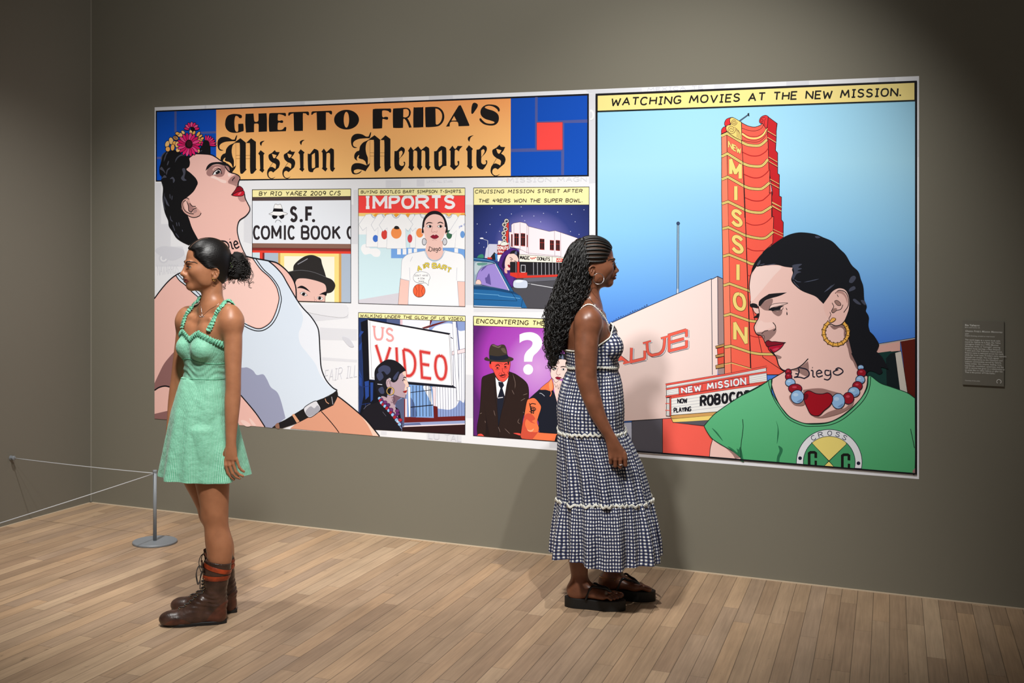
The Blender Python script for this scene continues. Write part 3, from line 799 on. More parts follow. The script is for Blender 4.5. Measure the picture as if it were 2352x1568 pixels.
P.p_((251, 252, 255), B1, '1190,620 1330,400 1395,400 1395,826 1270,806 1290,590 1245,640', line=LG, w=.7); P.disc((110, 160, 225), B1, 1365, 640, 28, 44)
tee(330, 385, 420, 430, P); P.disc((248, 150, 84), B1, 543, 620, 66, 72); P.f_((40, 36, 36), B1, '515,565 530,535 565,538 582,566 550,575')
lettering(P, "I'M T", B1, '1322,540 1392,508 1392,532 1322,562', (60, 100, 200), .9)
stall = P.build('stall_panel', mural)
P = Print(0.0026)
for ch, x0, x1 in (('I', 150, 225), ('m', 248, 432), ('P', 446, 588), ('O', 604, 766), ('R', 778, 950), ('T', 968, 1112), ('S', 1130, 1280)):
    lettering(P, ch, B1, '%d,152 %d,150 %d,322 %d,324' % (x0, x1, x1, x0), (250, 250, 252), 7.0, inset=.10, slab=.14)
P.build('sign_lettering', stall)
caption(stall, 0.003, B1, '73,74 1397,64 1396,156 74,158', [('BUYING BOOTLEG BART SIMPSON T-SHIRTS.', '105,95 1360,88 1360,122 105,129')], 1.15)
P = Print(0.0028); SK2 = (247, 204, 194)
P.f_(SK2, B1, '595,1185! 705,1210! 712,1290 697,1380 688,1512! 567,1508! 575,1400 585,1280', line=(120, 90, 90), w=.8); P.f_(SK2, B1, '1300,1215! 1397,1220! 1397,1534! 1322,1531! 1310,1350', line=(120, 90, 90), w=.8)
P.f_(SK2, B1, '925,720! 1120,720! 1120,830 1140,870 1080,940 1020,955 950,930 900,850!')
P.f_((249, 250, 254), B1, '905,840! 800,860 700,880 640,920 610,980 600,1190! 705,1214! 697,1330 690,1510! 1322,1531! 1310,1360 1300,1220! 1397,1225! 1397,960! 1360,890 1250,860 1135,835! 1100,925 1020,965 950,935', line=(160, 168, 186), w=.9)
P.s_((176, 196, 220), 1.5, B1, '895,845 940,935 1020,972 1100,935 1148,845'); P.s_((176, 182, 198), .8, B1, '745,915 715,975'); P.s_((176, 182, 198), .8, B1, '708,1050 715,1210'); P.s_((176, 182, 198), .8, B1, '1298,1050 1290,1210')
P.disc((238, 190, 180), B1, 872, 600, 18, 40); P.disc((238, 190, 180), B1, 1160, 600, 16, 40)
P.f_((28, 26, 32), B1, '860,620! 868,500 890,430 940,370 1010,346 1080,360 1140,420 1172,500 1182,600 1150,625! 1140,540 900,540 885,620!')
P.f_(SK2, B1, '888,560 900,470 950,410 1020,388 1100,412 1140,480 1144,560 1140,640 1110,700 1060,760 1010,780 960,760 910,700 890,630')
P.s_((28, 24, 28), 2.2, B1, '908,516 945,492 1000,500', taper=True); P.s_((28, 24, 28), 2.2, B1, '1050,504 1090,488 1132,506', taper=True)
for x in (955, 1085): P.f_((252, 252, 252), B1, '%d,540! %d,522 %d,540! %d,556' % (x - 34, x, x + 34, x), line=BLK, w=.7); P.disc(BLK, B1, x + 8, 538, 15)
P.s_((190, 140, 132), .9, B1, '995,540 980,600 1000,612 1020,605 1045,612 1052,590'); P.f_((150, 28, 52), B1, '965,668! 1000,645 1020,652 1040,643 1072,668! 1040,690 1000,690', line=BLK, w=.7); P.s_((190, 140, 132), .8, B1, '990,712 1020,704 1045,712')
for x in (890, 1145): P.disc((214, 216, 224), B1, x, 730, 26, 42, line=(60, 50, 60), w=1.2)
diego(P, B1, '938,785 1098,785 1098,850 938,850', (40, 30, 34), 1.3)
for ch, x, y, r in (('A', 828, 1062, -16), ('I', 885, 1036, -10), ('R', 925, 1026, -6), ('B', 1016, 1026, 0), ('A', 1076, 1036, 8), ('R', 1140, 1052, 12), ('T', 1198, 1082, 18)):
    a = math.radians(r); ca, sa = math.cos(a), math.sin(a); hw, hh = (24, 28) if ch != 'I' else (10, 28)
    q = ' '.join('%g,%g' % (x + i * hw * ca - j * hh * sa, y + i * hw * sa + j * hh * ca) for i, j in ((-1, -1), (1, -1), (1, 1), (-1, 1)))
    ch = 'i' if ch == 'I' else ch
    lettering(P, ch, B1, q, (40, 36, 30), 3.6); lettering(P, ch, B1, q, (250, 226, 90), 2.2)
P.f_((252, 253, 255), B1, '755,1170 790,1115 870,1102 940,1125 963,1175 945,1215! 942,1272! 905,1240 840,1245 775,1222', line=(90, 96, 110), w=.7)
for s, q in (("DON'T HAVE", '772,1140 938,1138 938,1158 772,1160'), ('A COW', '812,1176 895,1176 895,1195 812,1195'), ('MAN!', '822,1212 888,1212 888,1231 822,1231')): lettering(P, s, B1, q, (96, 96, 108), .6)
P.disc((250, 106, 66), B1, 828, 1337, 75, 80, line=(60, 30, 26), w=.9); P.s_((60, 30, 26), .8, B1, '778,1282 800,1337 788,1396'); P.s_((60, 30, 26), .8, B1, '880,1284 860,1337 872,1398'); P.l_((60, 30, 26), .8, B1, '828,1258 828,1416')
P.build('woman_in_tee', stall)
FR = Print(0.0048); FR.l_(BLK, 1.1, B1, '72,72 1397,62 1397,1535 75,1495 72,72'); FR.build('frame_line', stall)

# ---- panel: night drive
P = Print(0.0015)
cu, cz = loc_uz(1225, 560)
night = ramp_ink('print_night_sky', [(0.0, (150, 146, 205)), (0.28, (112, 110, 182)), (0.5, (50, 62, 132)), (0.8, (36, 48, 108)), (1.0, (26, 34, 76))], 'r', (cu, cz), 0.46, 1.25)
P.p_(night, B2, '42,60 1428,47 1428,1520 42,1488')
for x, y in ((260, 298), (360, 384), (495, 372), (612, 288), (622, 396), (765, 396), (880, 364), (1050, 350), (1218, 376), (1260, 466), (1366, 322), (846, 466), (238, 498), (84, 492), (194, 592), (108, 722), (164, 770), (1204, 582), (1306, 618), (352, 580), (656, 452)): P.disc((214, 218, 240), B2, x, y, 5, n=8)
P.p_((78, 77, 84), B2, '42,1090 1428,1090 1428,1520 42,1488')
P.p_((104, 104, 116), B2, '640,1130 1040,1120 1040,1170 640,1200'); P.l_((222, 224, 232), 1.4, B2, '690,1206 1010,1260'); P.l_((60, 60, 66), 1.2, B2, '690,1190 1040,1170')
P.p_((206, 206, 226), B2, '175,900 190,790 225,732 330,735 330,910'); P.l_((150, 150, 170), .7, B2, '225,732 215,900'); P.p_((34, 34, 40), B2, '245,890 290,830 312,850 312,925 245,915'); P.p_((60, 130, 200), B2, '296,850 326,850 326,930 306,930'); P.p_((210, 60, 50), B2, '208,890 262,895 262,915 208,912')
P.f_((60, 140, 112), B2, '85,890 110,862 150,855 165,880 160,900 90,900')
P.l_((214, 216, 226), 1.3, B2, '211,690 211,880'); P.l_((214, 216, 226), .8, B2, '125,662 211,692'); P.disc((240, 240, 246), B2, 138, 664, 22, 9)
P.p_((244, 238, 240), B2, '335,700 345,690 470,715 480,950 330,940')
P.p_((214, 60, 48), B2, '420,450 465,470 458,725 395,725', line=BLK, w=.8)
for x, y in ((436, 457), (410, 500), (423, 553), (403, 602), (407, 657), (410, 708)):
    P.disc((24, 24, 28), B2, x, y, 30); P.disc((240, 236, 226), B2, x, y, 25); P.disc((24, 24, 28), B2, x, y, 16); P.disc((150, 146, 140), B2, x - 4, y - 4, 7)
P.p_((176, 38, 42), B2, '325,745 462,738 462,850 328,862', line=BLK, w=.7)
P.f_((232, 236, 228), B2, '365,730 400,705 440,712 458,735 420,752 375,750', line=BLK, w=.6)
lettering(P, 'DONUTS', B2, '330,758 455,765 455,800 330,795', (250, 244, 240), 1.5); P.s_((250, 244, 240), 1.2, B2, '332,838 345,808 352,838 362,812 372,838 380,815 392,838 405,812')
# the corner building
P.p_((252, 233, 240), B2, '465,585 495,590 495,500 520,482 600,468 670,483 700,520 950,582 1020,572 1084,592 1290,662 1290,905 590,860 590,790 480,770', line=(70, 50, 70), w=.9)
for q in ('525,490 525,780', '598,470 600,810', '682,500 682,840', '703,522 703,850', '1012,575 1018,875', '1085,595 1090,885', '590,790 690,840 1088,880'): P.l_((120, 96, 116), .7, B2, q)
for x0, x1, y0, y1 in ((492, 511, 612, 768), (530, 585, 603, 755), (607, 662, 602, 760), (679, 693, 620, 772), (835, 892, 668, 803), (957, 1006, 685, 810), (1028, 1078, 685, 815)):
    P.p_((150, 44, 40), B2, '%d,%d %d,%d %d,%d %d,%d' % (x0, y0, x1, y0 + 4, x1, y1, x0, y1 - 4)); e = 5
    P.p_((34, 26, 30), B2, '%d,%d %d,%d %d,%d %d,%d' % (x0 + e, y0 + e, x1 - e, y0 + 4 + e, x1 - e, y1 - 9, x0 + e, y1 - 12))
    if x1 - x0 > 30: P.l_((190, 56, 46), .8, B2, '%d,%d %d,%d' % ((x0 + x1) / 2, y0, (x0 + x1) / 2, y1)); P.l_((190, 56, 46), .8, B2, '%d,%d %d,%d' % (x0, y0 + 48, x1, y0 + 50))
P.p_((30, 28, 33), B2, '480,945 1290,955 1290,1095 480,1100')
for x in (760, 808, 857, 903, 948, 990, 1028, 1065): P.l_((204, 204, 214), 1.0, B2, '%d,955 %d,1104' % (x, x + 2))
P.l_((220, 220, 228), 1.2, B2, '612,1070 614,985 662,987 662,1070 612,1070'); P.l_((200, 200, 210), .8, B2, '550,945 550,1090')
P.p_((218, 56, 44), B2, '480,1075 685,1075 685,1112 1060,1098 1060,1124 560,1142 480,1110'); P.p_((206, 52, 44), B2, '565,945 592,945 592,1138 565,1138')
P.p_((252, 246, 230), B2, '588,856 1290,905 1290,962 588,946', line=BLK, w=.9); P.l_(BLK, .8, B2, '985,884 985,956')
lettering(P, 'MAGIC', B2, '600,874 712,882 712,920 600,914', (34, 30, 32), 1.9); lettering(P, 'DONUTS', B2, '808,888 957,898 957,932 808,926', (34, 30, 32), 1.7)
P.s_((206, 48, 44), 1.6, B2, '720,908 732,898 744,914 756,896 768,910 780,892 798,898')
P.p_((206, 48, 44), B2, '1036,904 1112,906 1112,946 1036,950'); P.s_((252, 246, 230), 1.3, B2, '1044,918 1054,938 1066,914 1078,938 1090,914 1102,934')
drive = P.build('night_panel', mural)
caption(drive, 0.0032, B2, '43,60 1427,48 1427,262 43,264', [('CRUISING MISSION STREET AFTER', '62,86 1345,76 1345,114 62,124'), ('THE 49ERS WON THE SUPER BOWL.', '105,195 1350,188 1350,230 105,234')], 1.25)
P = Print(0.0034)
P.p_((150, 172, 192), B2, '42,935 240,950 300,970 480,1300 42,1240')
P.f_((190, 206, 214), B2, '60,960 150,960 100,1050 60,1100'); P.f_((96, 150, 140), B2, '90,960 200,960 190,980 100,990')
P.f_((78, 34, 122), B2, '335,990! 370,880 430,810 510,783 570,803 593,860 592,930 562,990 540,1040! 560,1120 515,1250! 430,1250 400,1060!', line=BLK, w=.8)
P.f_((38, 16, 66), B2, '380,990 420,880 470,850! 440,890 415,960 410,1040!')
P.f_((247, 210, 200), B2, '418,950 440,880 480,845 540,855 578,895 572,950 530,1000 490,1040 440,1045 420,1010')
P.f_((232, 176, 164), B2, '415,1020 440,1045 445,1090 415,1070')
P.f_((26, 24, 34), B2, '470,852! 500,815 550,808 590,850 588,935! 565,880 530,850'); P.f_((90, 100, 130), B2, '535,835 556,815 562,850 545,865')
P.s_((30, 24, 30), 1.4, B2, '474,892 500,905 512,922'); P.s_((30, 24, 30), 1.4, B2, '528,935 545,938 560,950'); P.f_((160, 24, 44), B2, '448,985! 468,982 495,1005! 468,1015', line=BLK, w=.5); P.s_((150, 100, 96), .8, B2, '505,930 478,968 490,978')
P.disc(BLK, B2, 492, 922, 8, 6); P.disc(BLK, B2, 530, 958, 8, 6)
P.f_((158, 138, 214), B2, '75,1150 110,1050 200,990 290,968! 400,1130 475,1290! 400,1283 300,1258 130,1218 80,1200', line=(50, 40, 90), w=.8)
P.f_((98, 84, 156), B2, '190,1200! 180,1140 200,1130 230,1088 252,1225!'); P.f_((98, 84, 156), B2, '200,990 160,1010 130,1060 180,1020')
P.f_((92, 44, 140), B2, '430,1085! 480,1085 515,1110 522,1160 512,1240! 470,1200')
P.f_((247, 210, 200), B2, '65,1200 80,1165 110,1160 130,1185 130,1215 70,1212', line=BLK, w=.6)
CAR = (36, 104, 164)
P.p_(CAR, B2, '42,1232 150,1228 300,1252 490,1302 525,1312 600,1350 630,1392 687,1505 42,1488'); P.p_((24, 70, 116), B2, '42,1275 300,1290 520,1330 600,1352 520,1300 300,1252 150,1228 42,1232')
P.p_((34, 92, 146), B2, '42,893 180,908 270,928 330,972 525,1305 480,1305 300,962 240,950 42,934', line=BLK, w=.8); P.l_((226, 232, 240), 1.6, B2, '298,968 468,1290'); P.l_((120, 170, 214), 1, B2, '42,906 200,924 300,955')
P.s_((104, 168, 216), 1.4, B2, '42,1325 345,1345! 345,1355! 600,1385'); P.l_((16, 40, 66), .9, B2, '42,1395 560,1415'); P.l_((16, 40, 66), 1, B2, '495,1305 565,1415'); P.p_((206, 212, 222), B2, '42,1468 610,1490 622,1504 42,1482'); P.l_((16, 40, 66), 1, B2, '630,1392 612,1490')
P.p_((70, 96, 128), B2, '42,1222 150,1226 300,1252 400,1278 300,1262 150,1240 42,1240')
P.f_((206, 216, 236), B2, '520,1185 560,1158 660,1165 690,1192 686,1250 650,1263 530,1255', line=BLK, w=.9); P.f_((232, 238, 248), B2, '540,1190 570,1168 640,1172 600,1195'); P.l_((60, 60, 70), 1, B2, '690,1210 730,1212')
P.build('woman_in_car', drive)
FR = Print(0.0052); FR.l_(BLK, 1.2, B2, '42,60 1428,47 1428,1520 42,1488 42,60'); FR.build('frame_line', drive)

# ---- panel: the video shop
P = Print(0.0015)
P.p_((142, 162, 214), B3, '70,38 1310,78 1308,1455 70,1384')
P.f_((238, 242, 253), B3, '560,118! 850,124 880,165! 900,260 960,200 1080,165 1150,168 1200,205 1240,250 1308,245! 1308,1020 1245,1060 1200,1130 1130,1165 1050,1160 970,1140 900,1040 850,880! 700,880! 560,300!')
P.p_((104, 26, 28), B3, '885,128 925,130 900,190 830,225 800,215 870,180'); P.p_((255, 250, 252), B3, '740,205 870,170 882,130 900,132 895,185 780,222'); P.p_((104, 26, 28), B3, '930,175 1040,145 1110,138 860,222 830,226')
P.p_((84, 96, 140), B3, '395,112 555,118 550,190 395,150'); P.p_((232, 200, 210), B3, '552,118 580,118 580,200 552,195'); P.p_((56, 24, 30), B3, '378,112 396,112 396,160 378,155')
for i, x in enumerate(range(984, 1310, 31)): P.l_((50, 56, 92), .8, B3, '%d,%d %d,1262' % (x, 900 if x < 1140 else 512, x + 6))
P.p_((246, 224, 230), B3, '1155,490 1306,455 1306,502 1155,532', line=(60, 40, 60), w=.7); P.p_((244, 246, 253), B3, '1160,140 1200,142 1245,1060 1215,1065 1180,500', line=(50, 56, 92), w=.7); P.p_((90, 100, 150), B3, '1205,143 1216,144 1245,470 1232,480')
P.p_((128, 170, 228), B3, '640,870 935,890 942,1252 640,1258'); P.f_((90, 116, 170), B3, '665,1030 720,1100 740,1250 665,1250'); P.f_((236, 242, 253), B3, '820,900 900,900 930,1120 880,1020')
for x in (700, 740, 778, 815, 852, 888, 908): P.l_((24, 26, 40), 1.5, B3, '%d,885 %d,1245' % (x, x + 4))
P.l_((24, 26, 40), 1.6, B3, '668,968 918,936'); P.l_((24, 26, 40), 2.2, B3, '672,1138 935,1112')
P.p_((250, 250, 253), B3, '640,900 672,900 672,1250 655,1252', line=(60, 50, 70), w=.6); P.p_((246, 224, 230), B3, '610,1040 630,1040 632,1262 612,1262'); P.p_((240, 220, 226), B3, '918,900 968,905 962,1262 945,1262 930,930', line=(60, 50, 70), w=.6)
P.p_((106, 28, 28), B3, '940,1120 985,1130 990,1250 1308,1238 1308,1292 600,1318 600,1250 945,1262'); P.p_((128, 34, 32), B3, '588,1040 612,1040 612,1318 588,1330'); P.p_((150, 164, 208), B3, '588,1318 1308,1292 1308,1335 588,1368'); P.p_((96, 110, 158), B3, '588,1330 780,1318 800,1345 588,1362'); P.p_((240, 224, 230), B3, '588,1352 1308,1326 1308,1338 588,1368')
P.p_((48, 22, 24), B3, '575,1368 1308,1338 1308,1455 575,1412'); P.p_((86, 94, 128), B3, '490,1080 600,1020 600,1360 560,1370')
P.p_((34, 54, 104), B3, '70,98 395,112 395,860 330,1120 75,1250'); P.p_((16, 18, 28), B3, '95,150 182,115 195,820 330,840 330,1120 130,1190 75,1250 130,1000 120,600'); 
for q in ('75,300 95,250 130,260 78,330', '76,420 110,380 100,470 76,480', '76,700 110,790 110,900 76,880', '140,840 190,830 190,1010 150,1050', '206,850 240,850 236,1050 210,1080'): P.p_((40, 72, 150), B3, q)
for q in ('76,760 110,800', '110,800 110,1080', '76,910 200,890', '76,1110 200,1090', '150,1090 150,1190'): P.l_((30, 50, 110), 1.4, B3, q)
P.p_((22, 22, 34), B3, '180,112 1135,278 1130,300 196,140'); P.p_((252, 252, 254), B3, '176,118 196,130 1122,296 1152,882 640,850 195,815', line=(60, 50, 60), w=.8); P.l_((130, 124, 140), 1, B3, '200,140 224,795 255,800'); P.l_((150, 150, 165), 1, B3, '1122,296 1152,882')
P.p_((230, 232, 240), B3, '1122,296 1135,280 1172,884 1152,882', line=(60, 50, 60), w=.6); P.p_((22, 24, 36), B3, '630,832 1160,880 1212,916 640,872'); P.p_((226, 228, 238), B3, '630,828 1152,878 1160,886 636,840'); P.l_((40, 36, 50), 1.6, B3, '1140,325 1165,340')
video = P.build('video_panel', mural)
P = Print(0.0034)
for c, w in (((190, 110, 116), 5.2), ((250, 206, 206), 4.2), ((244, 160, 160), 3.0)):
    lettering(P, 'U', B3, '250,200 350,215 345,352 262,350', c, w, slab=.18); lettering(P, 'S', B3, '395,222 470,232 475,370 392,362', c, w)
for ch, q in (('V', '272,412 438,440 370,690 345,690'), ('i', '500,440 520,443 530,680 512,678'), ('D', '590,466 728,490 728,778 618,772'), ('E', '790,490 905,510 915,805 808,792'), ('O', '958,525 1086,545 1090,820 965,805')):
    for c, w in (((176, 70, 72), 9.2), ((253, 226, 226), 8.0), ((212, 62, 60), 6.2)): lettering(P, ch, B3, q, c, w)
P.build('sign_lettering', video)
caption(video, 0.0044, B3, '70,38 1310,80 1310,140 70,98', [('WALKING UNDER THE GLOW OF US VIDEO.', '92,58 1293,98 1293,128 92,90')], 1.15)
P = Print(0.0046)
P.f_((186, 160, 172), B3, '340,1000! 500,1000! 495,1120 540,1290! 480,1270 400,1190 310,1080!'); P.f_((120, 92, 108), B3, '480,1000 560,1025 520,1060 490,1110 470,1080')
P.f_((184, 160, 172), B3, '440,830! 520,820 545,760 580,705 610,698 622,745 624,800 656,888 630,908 638,940 628,965 612,1032! 560,1022 500,1000 440,980! 425,900', line=BLK, w=.8)
P.f_((252, 206, 190), B3, '575,715! 610,700 622,745 624,800 655,888 630,908 637,940 622,990 605,930 615,880 596,850 600,800 612,780 590,760')
P.f_((24, 24, 32), B3, '255,790 262,700 320,630 400,585 480,590 550,630 600,680 618,712 595,722! 545,760 520,825 480,850 445,835! 440,800 400,810 385,860 410,930 400,1028! 360,1010 300,1000 270,900')
for q in ('300,690 360,650 430,670 440,720 400,760 360,720 310,740', '280,760 330,730 360,790 310,830', '300,930 350,900 370,970 330,980', '470,800 520,730 540,735 500,820'): P.f_((62, 68, 98), B3, q)
P.l_((210, 214, 230), 1.6, B3, '290,868 345,876')
P.f_((196, 168, 178), B3, '388,850 405,808 435,812 440,860 445,910 425,925 400,900', line=BLK, w=.8); P.s_(BLK, .7, B3, '402,880 408,840 425,830 432,870')
P.s_(BLK, 2.2, B3, '585,800 610,790 626,800', taper=True); P.s_(BLK, 1.8, B3, '580,832 596,815 612,825'); P.f_((170, 40, 40), B3, '585,955! 615,945 632,938! 625,965 600,968', line=BLK, w=.5)
P.disc((224, 184, 96), B3, 440, 950, 47, line=BLK, w=.8); P.disc((24, 24, 32), B3, 438, 950, 35, 36, line=BLK, w=.6); P.f_((186, 160, 172), B3, '455,920 472,950 460,980 440,985')
P.s_((80, 50, 66), 1, B3, '450,1030 480,1020 490,1060 460,1085 445,1070'); P.s_((80, 50, 66), .9, B3, '462,1040 465,1070')
P.f_((27, 25, 33), B3, '72,1384! 80,1290 120,1190 180,1120 280,1080! 320,1085 450,1230 560,1380! 575,1400! 560,1412!'); P.f_((27, 25, 33), B3, '495,1130! 540,1170 560,1250 575,1400! 540,1290')
P.s_((110, 108, 124), 1, B3, '130,1160 160,1125 210,1095'); P.s_((110, 108, 124), .8, B3, '350,1190 390,1240')
bp_ = catmull([(322, 1035), (345, 1085), (385, 1125), (430, 1175), (475, 1225), (520, 1285), (555, 1335)], 4)
for i, (x, y) in enumerate(bp_): P.disc(((150, 194, 238), (112, 52, 112), (178, 36, 52), (90, 48, 110))[i % 4], B3, x + (10 if i % 2 else -8), y, 20, line=BLK, w=.6, n=14)
for x, y, c in ((380, 1080, (112, 52, 112)), (415, 1110, (96, 44, 104)), (450, 1165, (112, 52, 112)), (520, 1180, (112, 52, 112)), (525, 1215, (96, 44, 104)), (530, 1300, (176, 212, 244)), (555, 1285, (190, 40, 56))): P.disc(c, B3, x, y, 24, 20, line=BLK, w=.6, n=14)
P.build('woman_with_earring', video)
FR = Print(0.0064); FR.l_(BLK, 1.2, B3, '70,38 1310,78 1308,1455 70,1385 70,38'); FR.build('frame_line', video)

# ---- panel: the encounter
P = Print(0.0015)
cu, cz = loc_uz(1236, 845)
purp = ramp_ink('print_purple_glow', [(0.0, (216, 160, 226)), (0.3, (198, 128, 216)), (0.5, (176, 76, 192)), (0.8, (164, 58, 180)), (1.0, (96, 36, 116))], 'r', (cu, cz), 0.40)
P.p_(purp, PX, '1087.6,725.8 1353,735.5 1353,1019 1087.6,1000')
enc = P.build('encounter_panel', mural)
P = Print(0.0022)
P.f_((252, 252, 254), B4, '563,275! 620,255 700,252 770,285 808,350 800,410 760,465 715,510 700,572! 612,572! 615,510 640,460 690,410 705,370 690,345 650,335 600,345 563,368!'); P.disc((252, 252, 254), B4, 657, 657, 54, 57)
P.build('question_mark', enc)
caption(enc, 0.0022, PX, '1087.8,726 1353,735.6 1353,757 1088.4,747.4', [('ENCOUNTERING THE', '1095,732.5 1251,737.5 1251,747 1095,741.5')], 1.6)
P = Print(0.0024)
P.f_((44, 29, 26), B4, '105,1375! 100,1280 130,1100 145,850 155,750 200,720 290,690! 450,680! 540,720 650,820 662,980 640,1050 600,1200 580,1412! 330,1400!', line=BLK, w=1)
P.f_((34, 22, 22), B4, '190,1375! 195,1200 170,1000 200,1180 240,1380!')
P.p_((248, 248, 252), B4, '300,740 330,780 390,795 447,720 420,830 400,950 320,970'); P.p_((28, 32, 48), B4, '318,965 400,945 335,1285 325,1200'); P.p_((24, 28, 44), B4, '330,790 380,795 395,830 375,860 402,950 322,965 355,860 335,830'); P.l_((214, 214, 220), 2, B4, '325,968 382,960')
P.s_(BLK, 1.0, B4, '300,745 290,900 320,1100 332,1290 332,1400'); P.s_(BLK, 1.0, B4, '447,725 430,900 370,1100 332,1290')
for q in ('490,705 515,800 512,865', '480,880 505,930', '600,935 650,920', '575,1000 625,970', '600,1120 615,1130', '280,1100 298,1165', '130,1140 152,1130', '330,1280 352,1340', '400,1300 460,1360', '185,1215 192,1240', '560,1190 545,1230 570,1250'): P.s_((132, 112, 104), 1.0, B4, q, taper=True)
P.f_((251, 84, 72), B4, '238,580 300,568 445,568 462,590 457,640 445,690 440,740 390,790 340,775 300,720 272,660 245,630', line=BLK, w=.9)
P.s_(BLK, 2.2, B4, '292,628 330,605 350,628', taper=True); P.s_(BLK, 2.2, B4, '392,608 415,595 435,602', taper=True)
P.disc(BLK, B4, 322, 640, 13, 8); P.disc(BLK, B4, 408, 628, 13, 8); P.s_(BLK, .8, B4, '300,655 322,660 345,650'); P.s_(BLK, .8, B4, '390,645 410,648 430,638'); P.s_(BLK, 1, B4, '375,640 380,680 400,695 395,712 375,715 360,690'); P.f_((70, 18, 20), B4, '338,725 375,712 400,712 432,718 400,722 365,730'); P.s_((120, 20, 24), 1.6, B4, '352,735 385,742 412,733'); P.s_(BLK, .8, B4, '345,690 335,720'); P.s_(BLK, .8, B4, '430,680 442,708'); P.s_(BLK, .7, B4, '300,605 340,590 380,600')
P.f_((236, 66, 60), B4, '238,585 232,620 250,650 262,640 252,600'); P.p_((30, 22, 24), B4, '236,565 256,568 252,600 240,598'); P.p_((30, 22, 24), B4, '430,570 452,572 446,612 436,600')
P.f_((62, 52, 42), B4, '233,545! 230,460 248,395 280,380 322,397 370,384 405,395 425,450 432,510! 495,535 480,562 400,577 300,573 200,560 178,540 205,520')
P.f_((26, 31, 48), B4, '235,500! 330,512 430,492! 440,535 340,560 237,548!'); P.f_((98, 84, 70), B4, '360,430 400,425 420,480 385,468'); P.f_((112, 98, 82), B4, '262,395 290,388 325,408 365,392 340,420 300,412')
P.f_((251, 84, 72), B4, '102,1378! 115,1362 150,1360 180,1386!'); P.f_((251, 84, 72), B4, '497,1352 540,1350 575,1358 572,1376 530,1364')
P.build('man_in_suit', enc)
P = Print(0.0044); ORG = (250, 124, 76)
P.f_((249, 212, 204), B4, '930,760! 1025,780! 1015,950 965,1015! 945,900')
P.f_((249, 216, 208), B4, '900,690 920,600 950,550 1000,540 1085,550! 1085,730! 1060,745 1000,768 960,800 932,765 910,740', line=BLK, w=.8)
P.f_((26, 26, 34), B4, '900,650! 905,570 960,500 1040,483 1085,500! 1085,560! 1030,545 960,560 915,620 905,700!'); P.f_((104, 116, 142), B4, '988,530 1010,495 1035,495 1045,550 1020,535')
P.s_((26, 20, 26), 2.2, B4, '922,622 950,612 985,630', taper=True); P.s_((26, 20, 26), 2.2, B4, '1005,632 1040,625 1075,632', taper=True)
P.disc((250, 250, 250), B4, 950, 648, 22, 11, line=BLK, w=.6); P.disc(BLK, B4, 955, 647, 9); P.disc((250, 250, 250), B4, 1040, 655, 20, 10, line=BLK, w=.6); P.disc(BLK, B4, 1042, 655, 9)
P.s_((130, 90, 90), 1, B4, '985,640 965,695 985,718 1010,705'); P.f_((140, 16, 46), B4, '952,745! 975,735 990,738 1022,745! 995,765 970,762', line=BLK, w=.6)
P.s_((90, 70, 74), .9, B4, '945,810 960,850 970,830'); P.s_((90, 70, 74), .9, B4, '980,820 985,870 1000,845'); P.s_((90, 70, 74), .9, B4, '1005,815 1010,850')
P.f_((24, 28, 42), B4, '655,985! 750,900 800,870 930,880! 950,930 972,1010! 1060,1020! 1060,1450! 860,1432! 780,1330 760,1200')
P.f_(ORG, B4, '785,875 840,820 880,790 915,750! 935,830 930,880 895,893 850,880', line=BLK, w=.8); P.f_((255, 160, 110), B4, '885,810 915,770 920,870 895,885'); P.s_(ORG, 2, B4, '903,880 910,920 895,950')
P.f_(ORG, B4, '645,1000 670,978 730,970 790,1040 797,1085 770,1170 757,1230 775,1290 770,1338! 980,1356! 958,1440! 590,1412! 575,1375 600,1250 620,1130', line=BLK, w=.9)
P.f_((216, 84, 62), B4, '590,1410! 580,1360 620,1160 690,1142 735,1195 700,1220 735,1245 690,1235 640,1200 625,1260 660,1320 720,1340 770,1335! 700,1425!'); P.f_((255, 178, 132), B4, '630,1260 650,1310 690,1318 720,1300 700,1335 655,1325')
P.s_((200, 206, 220), 1.2, B4, '782,915 805,920 838,948'); P.s_(BLK, 1, B4, '770,1338 800,1345 980,1358'); P.p_((24, 26, 36), B4, '980,1362 960,1442 945,1440 965,1370')
for w, c in ((2.0, (26, 22, 24)),): P.s_(c, w, B4, '742,1035 700,1028 680,1045 690,1065 725,1072 740,1090 720,1105 680,1095'); P.l_(c, w, B4, '672,1022 690,1110'); P.l_(c, w, B4, '692,1072 692,1140'); P.l_(c, w, B4, '690,1085 726,1085'); P.l_(c, w, B4, '690,1110 716,1110'); P.l_(c, w, B4, '724,1085 716,1135 672,1112')
P.build('woman_in_jacket', enc)
FR = Print(0.0064); FR.l_(BLK, 1.2, PX, '1087.6,725.8 1353,735.5 1353,1019 1087.6,1000 1087.6,725.8'); FR.build('frame_line', enc)

